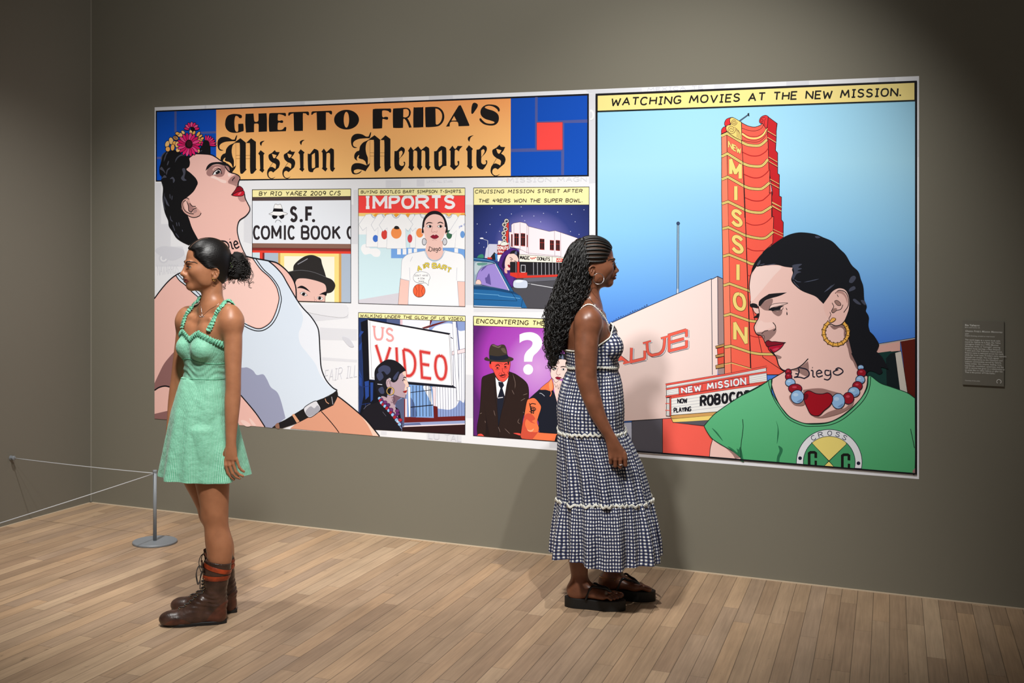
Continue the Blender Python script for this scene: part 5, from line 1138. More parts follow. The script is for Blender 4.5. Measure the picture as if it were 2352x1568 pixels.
for q, w in (('1000,920 1050,852 1110,772 1190,735 1270,760 1314,850 1314,980 1275,1100 1220,1170 1150,1190 1085,1165', 2), ('1143,802 1190,765 1262,785 1300,860 1298,950 1245,1032', 1.6), ('1105,915 1125,960 1100,1012 1120,1035 1160,1008 1212,990 1236,938', 1.4), ('1080,1025 1090,1060 1070,1100 1075,1130', 1.3), ('1165,815 1182,845', 1.3)): P.s_(BLK, w, C1, q)
P.f_((196, 150, 142), C1, '1150,795 1190,772 1240,785 1285,850 1288,920 1262,850 1220,805'); P.f_((166, 128, 118), C1, '1135,900 1165,885 1205,915 1210,945 1170,945', line=BLK, w=1); P.f_((166, 128, 118), C1, '1105,1010 1130,980 1165,985 1150,1012 1120,1032')
for q in ('900,118 935,115 965,132 920,140', '625,470! 660,455 745,450 700,490 745,505 690,530 735,545 680,570 640,640 625,600 650,540', '1330,610 1370,590 1392,620 1350,675 1310,665', '1320,740 1370,715 1385,750 1310,780', '1355,880 1385,870 1455,935 1400,925', '1450,885 1495,890 1510,940 1480,930', '205,450 245,400 240,445 215,470'): P.f_((70, 74, 92), C1, q)
for q in ('770,668 860,650 950,628', '1010,790 1060,745 1110,700', '1025,780 1085,735 1138,688', '650,630 690,660 735,665', '640,650 670,690 720,740', '240,460 300,448', '310,465 430,448'): P.s_((80, 86, 106), 1.6, C1, q, taper=True)
diego(P, C2, '590,290 1125,270 1130,405 595,425', (30, 28, 48), 2.8)
green = P.build('woman_in_green', cinema)
# bamboo hoop
P = Print(0.0166); GO = (250, 186, 84)
hoop = [math.radians(a) for a in np.linspace(-118 + 0, 205, 15)]
hoop = [math.radians(a) for a in np.linspace(-52, 236, 14)]
for a, b_ in zip(hoop[:-1], hoop[1:]):
    n_ = 7; inn, out = [], []
    for i in range(n_):
        t = i / (n_ - 1); th = a + (b_ - a) * t; wv = 17 + 9 * abs(2 * t - 1) ** 2
        inn.append((1152 + (146 - wv) * math.cos(th), 1270 + (146 - wv) * math.sin(th))); out.append((1152 + (146 + wv) * math.cos(th), 1270 + (146 + wv) * math.sin(th)))
    P.p_(GO, C1, ' '.join('%g,%g' % q for q in inn + out[::-1]), line=(60, 40, 20), w=1.4)
P.f_(GO, C1, '1078,1140 1112,1095 1150,1105 1138,1128 1100,1150', line=(60, 40, 20), w=1.2)
P.build('hoop_earring', green)
# shirt
P = Print(0.0166); GS, GD, GK = (96, 190, 132), (42, 116, 78), (18, 52, 38)
P.f_(SKR, C4, '1380,1092! 1520,1178 1660,1258 1758,1335! 1752,1365! 1336,1336! 1350,1200', line=BLK, w=1.4); P.f_(SH2, C4, '1378,1100! 1520,1180 1660,1260 1756,1338! 1680,1352! 1640,1290 1560,1215 1480,1170')
shirt = ramp_ink('print_green_shirt', [(0.0, (84, 178, 120)), (0.6, (98, 192, 136)), (1.0, (108, 200, 146))], 'z', loc_uz(1900, 1060)[1], loc_uz(1900, 900)[1])
P.f_(shirt, C4, '1265,915! 1380,780 1480,700 1640,590 1800,490 2000,382 2110,325!', C2, '0,617! 120,560 230,500 330,430! 352,432! 345,560 400,660 480,770 560,850 700,910 830,920 960,905 1090,850 1210,760 1320,640 1390,520 1400,397! 1430,395 1530,470 1640,510 1740,545 1830,580 1912,637! 1912,1400 1870,1452! 1330,1411! 0,1312!', C4, '1790,1390! 1757,1340! 1660,1260 1520,1180 1380,1090 1310,1000', line=GK, w=1.8)
P.f_(SH2, C2, '1880,1440 1912,1400 1912,1455!') 
for q in ('345,428 345,480 380,600 440,720 540,840 680,905 800,912 960,900 1080,850 1200,760 1320,640 1382,520 1397,397', '316,445 320,500 360,620 430,740 530,862 690,935 810,942 970,930 1100,880 1220,790 1348,660 1412,530 1428,398'): P.s_(GK, 1.7, C2, q)
for q in ('395,880 418,950 425,1030 405,1135 408,1050 412,960', '420,1155 462,1180 465,1220 435,1290 432,1338! 400,1333! 408,1270 432,1210'): P.f_(GD, C2, q)
for q in ('1370,945 1440,1000 1515,1110 1490,1090', '1580,1190 1640,1215 1710,1270 1700,1215 1725,1230 1750,1195 1758,1335! 1690,1290'): P.f_(GD, C4, q)
P.f_(GD, C4, '1757,1200! 1775,1280 1795,1388! 1760,1386!'); P.s_(GK, 1.6, C4, '1780,825 1786,950 1757,1180 1757,1340'); P.s_(GK, 1.6, C2, '1862,970 1885,1080 1905,1180')
# badge
def arcp(r, a0, a1, n=40): return ' '.join('%g,%g' % (975 + r * math.sin(math.radians(a)), 1335 - r * math.cos(math.radians(a))) for a in np.linspace(a0, a1, n))
P.p_((238, 240, 246), C2, arcp(358, -94, 101), line=(26, 30, 56), w=1.4); P.p_((74, 164, 110), C2, arcp(283, -97, 104), line=(26, 30, 56), w=1.4)
P.p_((246, 226, 128), C2, '972,1318 780,1117 ' + arcp(283, -43, 41, 20) + ' 1160,1140', line=GK, w=1); P.p_((246, 226, 128), C2, '972,1318 1032,1389 914,1380', line=GK, w=1); P.l_(GK, 1, C2, '780,1117 1032,1389'); P.l_(GK, 1, C2, '1160,1140 914,1380')
for x, y in ((657, 1290), (1294, 1345)): P.disc((26, 30, 56), C2, x, y, 20)
for x0, y0, yb in ((752, 1226, 1366), (1114, 1252, 1400)):
    P.strokepx([(C2[0] + a / C2[2], C2[1] + b / C2[2]) for a, b in ((x0 + 76, y0 + 62), (x0 + 76, y0 + 10), (x0 + 62, y0), (x0 + 20, y0), (x0 + 4, y0 + 12), (x0 + 4, yb))], 6.2, (20, 20, 18)); P.l_((20, 20, 18), 5.4, C2, '%d,%d %d,%d' % (x0 + 76, yb - 50, x0 + 76, yb + 6))
for ch, a in zip('CROSS', (-33, -17.5, 1, 17, 32)):
    t = math.radians(a); cx, cy = 975 + 318 * math.sin(t), 1335 - 318 * math.cos(t); ca, sa = math.cos(t), math.sin(t)
    q = ' '.join('%g,%g' % (cx + i * 22 * ca - j * 24 * sa, cy + i * 22 * sa + j * 24 * ca) for i, j in ((-1, -1), (1, -1), (1, 1), (-1, 1))); lettering(P, ch, C2, q, (34, 38, 70), 1.5, slab=.12)
P.build('green_shirt', green)
# bead necklace
P = Print(0.0198); RB_, BB = (158, 18, 38), (150, 192, 236)
P.f_((164, 124, 118), C2, '690,545! 800,530 900,530 1010,560 1110,585! 1000,640! 700,620!'); P.f_((164, 124, 118), C2, '800,830 880,835 960,790 1060,755 1150,740 1250,640! 1225,720 1120,790 960,840 860,850'); P.f_((164, 124, 118), C2, '560,600 540,640 600,710 700,710 690,640')
for x, y, rx, ry, c in ((1320, 300, 34, 28, BB), (1328, 360, 50, 44, RB_), (1314, 434, 50, 46, BB), (1283, 502, 54, 50, RB_), (1245, 568, 64, 56, BB), (1185, 636, 60, 64, RB_), (1074, 668, 72, 84, BB), (530, 350, 34, 34, RB_), (532, 400, 36, 38, RB_), (550, 465, 54, 44, BB), (604, 530, 74, 50, RB_), (628, 620, 72, 74, BB)):
    P.disc(c, C2, x, y, rx, ry, line=(26, 22, 46), w=1.6, n=26)
    if c == BB: P.f_((112, 146, 196), C2, '%g,%g %g,%g %g,%g' % (x - rx * .1, y + ry * .75, x + rx * .7, y + ry * .3, x + rx * .5, y + ry * .75)); P.disc((186, 216, 246), C2, x - rx * .25, y - ry * .3, rx * .4, ry * .25)
    else: P.disc((206, 70, 90), C2, x - rx * .1, y - ry * .3, rx * .35, ry * .22)
P.f_((166, 8, 30), C2, '700,600 722,565 760,555 830,585 900,590 960,578 1005,610 1012,660 980,720 920,770 870,820 820,828 770,805 735,740 705,670', line=(40, 10, 24), w=1.8); P.f_((110, 4, 26), C2, '705,600 735,585 750,610 730,650 708,650')
P.build('bead_necklace', green)
# caption and frame of the big panel
P = Print(0.0166)
P.p_((253, 232, 148), PX, '1372.6,219 2101.9,189.2 2101.9,230.4 1372.6,255.6', line=BLK, w=2.4)
lettering(P, 'WATCHING MOVIES AT THE NEW MISSION.', PX, '1406,226.8 2069,202.5 2070,219.5 1406,243.0', (24, 22, 20), 3.5, slant=.14, gap=.36, space=.9, jitter=.03, seed=5)
P.build('caption_strip', cinema)
FR = Print(0.021); FR.l_(BLK, 3.6, PX, '1370.6,1028 1370.6,217 2104,187.2 2104,1087.4 1370.6,1028.2'); FR.build('frame_line', cinema)
# ------------------------------------------------------------------ implicit modelling of bodies (blended shapes -> one mesh)
def unit(v):
    v = np.asarray(v, float); return v / np.linalg.norm(v)

class Field:
    def __init__(self): self.ops = []
    def cone(self, a, b, ra, rb, k=0.01, op=1):
        a, b = np.asarray(a, float), np.asarray(b, float); ba = b - a; L2 = max(float(ba @ ba), 1e-12)
        def fn(x, y, z):
            t = np.clip(((x - a[0]) * ba[0] + (y - a[1]) * ba[1] + (z - a[2]) * ba[2]) / L2, 0, 1)
            return np.sqrt((x - a[0] - t * ba[0]) ** 2 + (y - a[1] - t * ba[1]) ** 2 + (z - a[2] - t * ba[2]) ** 2) - (ra + (rb - ra) * t)
        r = max(ra, rb); self._put(fn, np.minimum(a, b) - r, np.maximum(a, b) + r, k, op)
    def ell(self, c, rad, axes=None, k=0.01, op=1):
        c = np.asarray(c, float); A = np.eye(3) if axes is None else np.array([unit(v) for v in axes]); r = np.asarray(rad, float)
        def fn(x, y, z):
            dx, dy, dz = x - c[0], y - c[1], z - c[2]
            q = [A[i, 0] * dx + A[i, 1] * dy + A[i, 2] * dz for i in range(3)]
            k0 = np.sqrt(sum((q[i] / r[i]) ** 2 for i in range(3))); k1 = np.sqrt(sum((q[i] / r[i] ** 2) ** 2 for i in range(3))) + 1e-9
            return k0 * (k0 - 1) / k1
        e = np.sqrt((A.T ** 2) @ (r ** 2)); self._put(fn, c - e, c + e, k, op)
    def econe(self, a, b, ra, rb, xd, k=0.02, op=1):
        """tapered limb of elliptical section: ra = (rx, ry) at a; xd gives the x direction of the section"""
        a, b = np.asarray(a, float), np.asarray(b, float); ba = b - a; L = np.linalg.norm(ba); zd = ba / L
        X = np.asarray(xd, float); X = unit(X - zd * (X @ zd)); Y = np.cross(zd, X)
        def fn(x, y, z):
            dx, dy, dz = x - a[0], y - a[1], z - a[2]
            s = dx * zd[0] + dy * zd[1] + dz * zd[2]; t = np.clip(s / L, 0, 1)
            rx, ry = ra[0] + (rb[0] - ra[0]) * t, ra[1] + (rb[1] - ra[1]) * t
            m = np.minimum(rx, ry)
            qx = (dx * X[0] + dy * X[1] + dz * X[2]) / rx; qy = (dx * Y[0] + dy * Y[1] + dz * Y[2]) / ry; qz = (s - t * L) / (m * .8)
            k0 = np.sqrt(qx * qx + qy * qy + qz * qz)
            k1 = np.sqrt((qx / rx) ** 2 + (qy / ry) ** 2 + (qz / (m * .8)) ** 2) + 1e-9
            return k0 * (k0 - 1) / k1
        r = max(max(ra), max(rb)); self._put(fn, np.minimum(a, b) - r, np.maximum(a, b) + r, k, op)
    def chain(self, secs, xd, k=0.03):
        """secs: (centre, rx, ry); smooth tube through them"""
        for (c0, x0, y0), (c1, x1, y1) in zip(secs[:-1], secs[1:]): self.econe(c0, c1, (x0, y0), (x1, y1), xd, k)
    def vchain(self, secs, xd, k=0.03, op=1):
        """upright limb or trunk: (centre, rx, ry) sections stacked in height, smoothly interpolated"""
        S = sorted(secs, key=lambda q: q[0][2])
        A = np.array([[q[0][2], q[0][0], q[0][1], q[1], q[2]] for q in S])
        D_ = smooth3(list(A), 10); zz = np.maximum.accumulate(D_[:, 0])
        X = unit(np.array([xd[0], xd[1], 0.0])); Y = np.array([-X[1], X[0], 0.0])
        z0, z1 = A[0, 0], A[-1, 0]
        def fn(x, y, z):
            zc = np.clip(z, z0, z1)
            cx, cy, rx, ry = (np.interp(zc, zz, D_[:, i]) for i in (1, 2, 3, 4))
            dx, dy = x - cx, y - cy; m = np.minimum(rx, ry)
            qx, qy, qz = (dx * X[0] + dy * X[1]) / rx, (dx * Y[0] + dy * Y[1]) / ry, (z - zc) / (m * .6)
            k0 = np.sqrt(qx * qx + qy * qy + qz * qz); k1 = np.sqrt((qx / rx) ** 2 + (qy / ry) ** 2 + (qz / (m * .6)) ** 2) + 1e-9
            return k0 * (k0 - 1) / k1
        r = float(max(D_[:, 3].max(), D_[:, 4].max()))
        lo = np.array([A[:, 1].min() - r, A[:, 2].min() - r, z0 - r]); hi = np.array([A[:, 1].max() + r, A[:, 2].max() + r, z1 + r])
        self._put(fn, lo, hi, k, op)
    def project(self, p, it=6, off=0.0):
        p = np.array(p, float)
        for _ in range(it): p = p - normal_at(self, p) * (self.at(p)[0] - off)
        return p
    def _put(self, fn, lo, hi, k, op): self.ops.append((fn, lo, hi, k, op))
    def at(self, p):
        p = np.asarray(p, float).reshape(-1, 3); x, y, z = p[:, 0], p[:, 1], p[:, 2]
        d = np.full(len(p), 1.0)
        for fn, lo, hi, k, op in self.ops: d = _mix(d, fn(x, y, z), k, op)
        return d
    def grid(self, xs, ys, zs, pad=0.03):
        d = np.full((len(xs), len(ys), len(zs)), 1.0, dtype=np.float32)
        for fn, lo, hi, k, op in self.ops:
            sl = []
            for ax, l, h in zip((xs, ys, zs), lo, hi):
                i0, i1 = np.searchsorted(ax, l - pad - k), np.searchsorted(ax, h + pad + k); sl.append(slice(max(i0 - 1, 0), min(i1 + 1, len(ax))))
            if any(s.stop - s.start < 1 for s in sl): continue
            x, y, z = xs[sl[0]][:, None, None], ys[sl[1]][None, :, None], zs[sl[2]][None, None, :]
            d[sl[0], sl[1], sl[2]] = _mix(d[sl[0], sl[1], sl[2]], fn(x, y, z).astype(np.float32), k, op)
        return d

def _mix(a, b, k, op):
    if op < 0:                       # carve b out of a
        h = np.clip(0.5 - 0.5 * (a + b) / k, 0, 1)
        return a + (-b - a) * h + k * h * (1 - h)
    h = np.clip(0.5 + 0.5 * (a - b) / k, 0, 1)
    return a + (b - a) * h - k * h * (1 - h)

def surface_nets(d, xs, ys, zs):
    s = d < 0
    n = [a - 1 for a in d.shape]
    cnt = np.zeros(n, np.uint8)
    for i in (0, 1):
        for j in (0, 1):
            for k in (0, 1): cnt += s[i:i + n[0], j:j + n[1], k:k + n[2]]
    act = (cnt > 0) & (cnt < 8)
    I, J, K = np.nonzero(act)
    idx = np.full(n, -1, np.int64); idx[I, J, K] = np.arange(len(I))
    pos = np.zeros((len(I), 3)); wt = np.zeros(len(I))
    cs = [(a, b, c) for a in (0, 1) for b in (0, 1) for c in (0, 1)]
    for p in cs:
        for ax in range(3):
            if p[ax]: continue
            q = list(p); q[ax] = 1
            d0 = d[I + p[0], J + p[1], K + p[2]]; d1 = d[I + q[0], J + q[1], K + q[2]]
            m = (d0 < 0) != (d1 < 0)
            t = np.where(m, d0 / np.where(m, d0 - d1, 1), 0)
            P0 = np.stack([xs[I + p[0]], ys[J + p[1]], zs[K + p[2]]], 1); P1 = np.stack([xs[I + q[0]], ys[J + q[1]], zs[K + q[2]]], 1)
            pos += np.where(m[:, None], P0 + (P1 - P0) * t[:, None], 0); wt += m
    pos /= wt[:, None]
    faces = []
    def quads(s0, s1, get, flip):
        m = s0 != s1
        A = np.argwhere(m)
        q = get(A)
        ok = (q >= 0).all(1); q = q[ok]; neg = s0[m][ok]
        q[~neg if flip else neg] = q[~neg if flip else neg][:, ::-1]
        faces.append(q)
    g = lambda a, b, c: idx[np.clip(a, 0, n[0] - 1), np.clip(b, 0, n[1] - 1), np.clip(c, 0, n[2] - 1)]
    inner = lambda A, u, v: (A[:, u] > 0) & (A[:, u] < n[u]) & (A[:, v] > 0) & (A[:, v] < n[v])
    def mk(ax):
        u, v = [k for k in range(3) if k != ax]
        def get(A):
            def off(a, b):
                B = A.copy(); B[:, u] -= a; B[:, v] -= b; return g(B[:, 0], B[:, 1], B[:, 2])
            q = np.stack([off(1, 1), off(0, 1), off(0, 0), off(1, 0)], 1)
            q[~inner(A, u, v)] = -1
            return q
        return get
    quads(s[:-1], s[1:], mk(0), False); quads(s[:, :-1], s[:, 1:], mk(1), True); quads(s[:, :, :-1], s[:, :, 1:], mk(2), False)
    f = np.concatenate(faces)
    a, b, c = pos[f[:, 0]], pos[f[:, 1]], pos[f[:, 2]]
    if np.einsum('ij,ij->', a, np.cross(b, c)) + np.einsum('ij,ij->', a, np.cross(c, pos[f[:, 3]])) < 0: f = f[:, ::-1]
    return pos, f

def relax(v, f, it=1, lam=0.5, w=None):
    e = np.concatenate([f[:, [0, 1]], f[:, [1, 2]], f[:, [2, 3]], f[:, [3, 0]]]); 
    for _ in range(it):
        acc = np.zeros_like(v); c = np.zeros(len(v))
        np.add.at(acc, e[:, 0], v[e[:, 1]]); np.add.at(c, e[:, 0], 1); np.add.at(acc, e[:, 1], v[e[:, 0]]); np.add.at(c, e[:, 1], 1)
        d = acc / np.maximum(c, 1)[:, None] - v
        v = v + d * lam * (1 if w is None else w[:, None])
    return v

def ploc(p):
    v = np.zeros(3)
    while p is not None: v += np.array(p.location); p = p.parent
    return v

def wmesh(mb, name, mats, parent, smooth=True):
    """build a collected mesh given in world coordinates under its parent"""
    return mb.build(name, mats, parent, smooth, tuple(ploc(parent)))

def mesh_from(name, v, f, mats, parent, fmat=None, uv=None):
    """fast numpy -> mesh object, smooth shaded"""
    me = bpy.data.meshes.new(name)
    f = np.asarray(f, np.int32); nl = f.size; k = f.shape[1]
    me.vertices.add(len(v)); me.vertices.foreach_set('co', (np.asarray(v) - ploc(parent)).astype(np.float32).ravel())
    me.loops.add(nl); me.loops.foreach_set('vertex_index', f.ravel())
    me.polygons.add(len(f)); me.polygons.foreach_set('loop_start', np.arange(0, nl, k, dtype=np.int32)); me.polygons.foreach_set('loop_total', np.full(len(f), k, np.int32))
    for m in (mats if isinstance(mats, (list, tuple)) else [mats]): me.materials.append(m)
    if fmat is not None: me.polygons.foreach_set('material_index', np.asarray(fmat, np.int32))
    me.polygons.foreach_set('use_smooth', np.ones(len(f), bool))
    if uv is not None:
        lay = me.uv_layers.new(name='UVMap'); lay.data.foreach_set('uv', np.asarray(uv, np.float32)[f.ravel()].ravel())
    me.update(calc_edges=True); me.validate()
    o = bpy.data.objects.new(name, me); COL.objects.link(o)
    if parent is not None: o.parent = parent
    return o

def field_mesh(fld, lo, hi, h, clip=None, zs=None):
    xs = np.arange(lo[0], hi[0], h); ys = np.arange(lo[1], hi[1], h); zs = np.arange(lo[2], hi[2], h) if zs is None else zs
    d = fld.grid(xs, ys, zs)
    if clip is not None: d = clip(d, xs[:, None, None], ys[None, :, None], zs[None, None, :]).astype(np.float32)
    return surface_nets(d, xs, ys, zs)

def W(px, py, Z): return np.array(pt(px, py, Z))

def hit(fld, px, py, z0, z1, off=0.0):
    """where the sight line through a photo pixel first meets the body"""
    zz = np.linspace(z0, z1, 400); P = np.array([W(px, py, z) for z in zz]); d = fld.at(P) - off
    i = np.argmax(d < 0)
    if d[i] >= 0: i = int(np.argmin(d)); return P[i]
    t = d[i - 1] / (d[i - 1] - d[i]) if i else 0
    return P[i - 1] + (P[i] - P[i - 1]) * t if i else P[0]

def normal_at(fld, p, e=0.003):
    p = np.asarray(p, float); q = np.array([p + e * np.eye(3)[i] * s for i in range(3) for s in (1, -1)]); d = fld.at(q)
    return unit(d[0::2] - d[1::2])

def poly_sdf(P, x, y):
    """signed distance to a closed 2D polygon, negative inside"""
    P = np.asarray(P, float); d = np.full(np.broadcast(x, y).shape, 1e9); s = np.ones_like(d)
    for i in range(len(P)):
        a, b = P[i], P[i - 1]; e = b - a
        wx, wy = x - a[0], y - a[1]
        t = np.clip((wx * e[0] + wy * e[1]) / max(e @ e, 1e-12), 0, 1)
        d = np.minimum(d, (wx - e[0] * t) ** 2 + (wy - e[1] * t) ** 2)
        c1, c2, c3 = y >= a[1], y < b[1], e[0] * wy > e[1] * wx
        s = np.where((c1 & c2 & c3) | (~c1 & ~c2 & ~c3), -s, s)
    return s * np.sqrt(d)
# ------------------------------------------------------------------ shared materials and builders for the two visitors
def skin_mat(name, c, c2, rough, bump=0.15):
    m, n, l, b = new_mat(name)
    tc = n.new('ShaderNodeTexCoord')
    no = n.new('ShaderNodeTexNoise'); no.inputs['Scale'].default_value = 22; no.inputs['Detail'].default_value = 4; l.new(tc.outputs['Object'], no.inputs['Vector'])
    rp = n.new('ShaderNodeValToRGB'); rp.color_ramp.elements[0].position = .35; rp.color_ramp.elements[1].position = .65
    rp.color_ramp.elements[0].color = rgb(*c); rp.color_ramp.elements[1].color = rgb(*c2)
    l.new(no.outputs[0], rp.inputs[0]); l.new(rp.outputs[0], b.inputs['Base Color'])
    b.inputs['Roughness'].default_value = rough
    b.inputs['Subsurface Weight'].default_value = 0.08
    b.inputs['Subsurface Radius'].default_value = (0.012, 0.005, 0.003)
    n2 = n.new('ShaderNodeTexNoise'); n2.inputs['Scale'].default_value = 420; l.new(tc.outputs['Object'], n2.inputs['Vector'])
    bp = n.new('ShaderNodeBump'); bp.inputs['Strength'].default_value = bump; bp.inputs['Distance'].default_value = .0008; l.new(n2.outputs[0], bp.inputs['Height']); l.new(bp.outputs[0], b.inputs['Normal'])
    return m

def hair_mat(name, c, rough=0.38, sx=300.0, sz=14.0):
    m, n, l, b = new_mat(name)
    tc = n.new('ShaderNodeTexCoord'); mp = n.new('ShaderNodeMapping'); mp.inputs['Scale'].default_value = (sz, sx, sx)
    no = n.new('ShaderNodeTexNoise'); no.inputs['Scale'].default_value = 1.0; no.inputs['Detail'].default_value = 3
    l.new(tc.outputs['Object'], mp.inputs[0]); l.new(mp.outputs[0], no.inputs['Vector'])
    bp = n.new('ShaderNodeBump'); bp.inputs['Strength'].default_value = .35; bp.inputs['Distance'].default_value = .003; l.new(no.outputs[0], bp.inputs['Height']); l.new(bp.outputs[0], b.inputs['Normal'])
    b.inputs['Base Color'].default_value = rgb(*c); b.inputs['Roughness'].default_value = rough
    return m

def fabric_bump(n, l, b, uvnode, sc, strength, dist, src='UV'):
    no = n.new('ShaderNodeTexNoise'); no.inputs['Scale'].default_value = sc; no.inputs['Detail'].default_value = 4
    l.new(uvnode, no.inputs['Vector'])
    bp = n.new('ShaderNodeBump'); bp.inputs['Strength'].default_value = strength; bp.inputs['Distance'].default_value = dist
    l.new(no.outputs[0], bp.inputs['Height']); l.new(bp.outputs[0], b.inputs['Normal'])

def node_math(n, l):
    def f(op, a, bb=None):
        k = n.new('ShaderNodeMath'); k.operation = op
        for i, q in enumerate((a, bb)):
            if q is None: continue
            if isinstance(q, (int, float)): k.inputs[i].default_value = q
            else: l.new(q, k.inputs[i])
        return k.outputs[0]
    return f

def stripe_cloth(name, base, stripe, frac):
    m, n, l, b = new_mat(name); M = node_math(n, l)
    uv = n.new('ShaderNodeUVMap'); uv.uv_map = 'UVMap'; sp = n.new('ShaderNodeSeparateXYZ'); l.new(uv.outputs[0], sp.inputs[0])
    fr = M('FRACT', sp.outputs[0]); mr = n.new('ShaderNodeMapRange'); mr.inputs[1].default_value = frac - .06; mr.inputs[2].default_value = frac + .06
    tri = M('ABSOLUTE', M('SUBTRACT', fr, .5)); l.new(M('MULTIPLY', tri, 2.0), mr.inputs[0])
    mx = n.new('ShaderNodeMix'); mx.data_type = 'RGBA'; mx.inputs[6].default_value = rgb(*base); mx.inputs[7].default_value = rgb(*stripe); l.new(mr.outputs[0], mx.inputs[0])
    l.new(mx.outputs[2], b.inputs['Base Color']); b.inputs['Roughness'].default_value = .62; b.inputs['Sheen Weight'].default_value = .15
    tc = n.new('ShaderNodeTexCoord'); fabric_bump(n, l, b, tc.outputs['Object'], 26, .6, .012)
    return m

def gingham_cloth(name, white, mid, dark):
    m, n, l, b = new_mat(name); M = node_math(n, l)
    uv = n.new('ShaderNodeUVMap'); uv.uv_map = 'UVMap'
    tc = n.new('ShaderNodeTexCoord'); dn = n.new('ShaderNodeTexNoise'); dn.inputs['Scale'].default_value = 34; dn.inputs['Detail'].default_value = 2; l.new(tc.outputs['Object'], dn.inputs['Vector'])
    vm = n.new('ShaderNodeVectorMath'); vm.operation = 'MULTIPLY_ADD'; vm.inputs[1].default_value = (.55, .55, 0); l.new(dn.outputs['Color'], vm.inputs[0]); l.new(uv.outputs[0], vm.inputs[2])
    sp = n.new('ShaderNodeSeparateXYZ'); l.new(vm.outputs[0], sp.inputs[0])
    def sq(s):
        t = M('ABSOLUTE', M('SUBTRACT', M('FRACT', s), .5)); r = n.new('ShaderNodeMapRange'); r.inputs[1].default_value = .21; r.inputs[2].default_value = .29; l.new(t, r.inputs[0]); return r.outputs[0]
    su = M('ADD', sq(sp.outputs[0]), sq(sp.outputs[1]))
    rp = n.new('ShaderNodeValToRGB'); rp.color_ramp.elements[0].position = 0; rp.color_ramp.elements[0].color = rgb(*white); rp.color_ramp.elements[1].position = 1; rp.color_ramp.elements[1].color = rgb(*dark)
    e = rp.color_ramp.elements.new(.5); e.color = rgb(*mid)
    l.new(M('MULTIPLY', su, .5), rp.inputs[0]); l.new(rp.outputs[0], b.inputs['Base Color']); b.inputs['Roughness'].default_value = .8
    fabric_bump(n, l, b, tc.outputs['Object'], 75, .7, .008)
    return m

def leather(name, c, rough, sc=60):
    m, n, l, b = new_mat(name); tc = n.new('ShaderNodeTexCoord')
    no = n.new('ShaderNodeTexNoise'); no.inputs['Scale'].default_value = 18; no.inputs['Detail'].default_value = 5; l.new(tc.outputs['Object'], no.inputs['Vector'])
    rp = n.new('ShaderNodeValToRGB'); rp.color_ramp.elements[0].position = .3; rp.color_ramp.elements[1].position = .7
    rp.color_ramp.elements[0].color = rgb(*[int(q * .62) for q in c]); rp.color_ramp.elements[1].color = rgb(*[min(255, int(q * 1.25)) for q in c]); l.new(no.outputs[0], rp.inputs[0]); l.new(rp.outputs[0], b.inputs['Base Color'])
    n2 = n.new('ShaderNodeTexNoise'); n2.inputs['Scale'].default_value = sc; n2.inputs['Detail'].default_value = 3; l.new(tc.outputs['Object'], n2.inputs['Vector'])
    bp = n.new('ShaderNodeBump'); bp.inputs['Strength'].default_value = .35; bp.inputs['Distance'].default_value = .004; l.new(n2.outputs[0], bp.inputs['Height']); l.new(bp.outputs[0], b.inputs['Normal'])
    b.inputs['Roughness'].default_value = rough
    return m

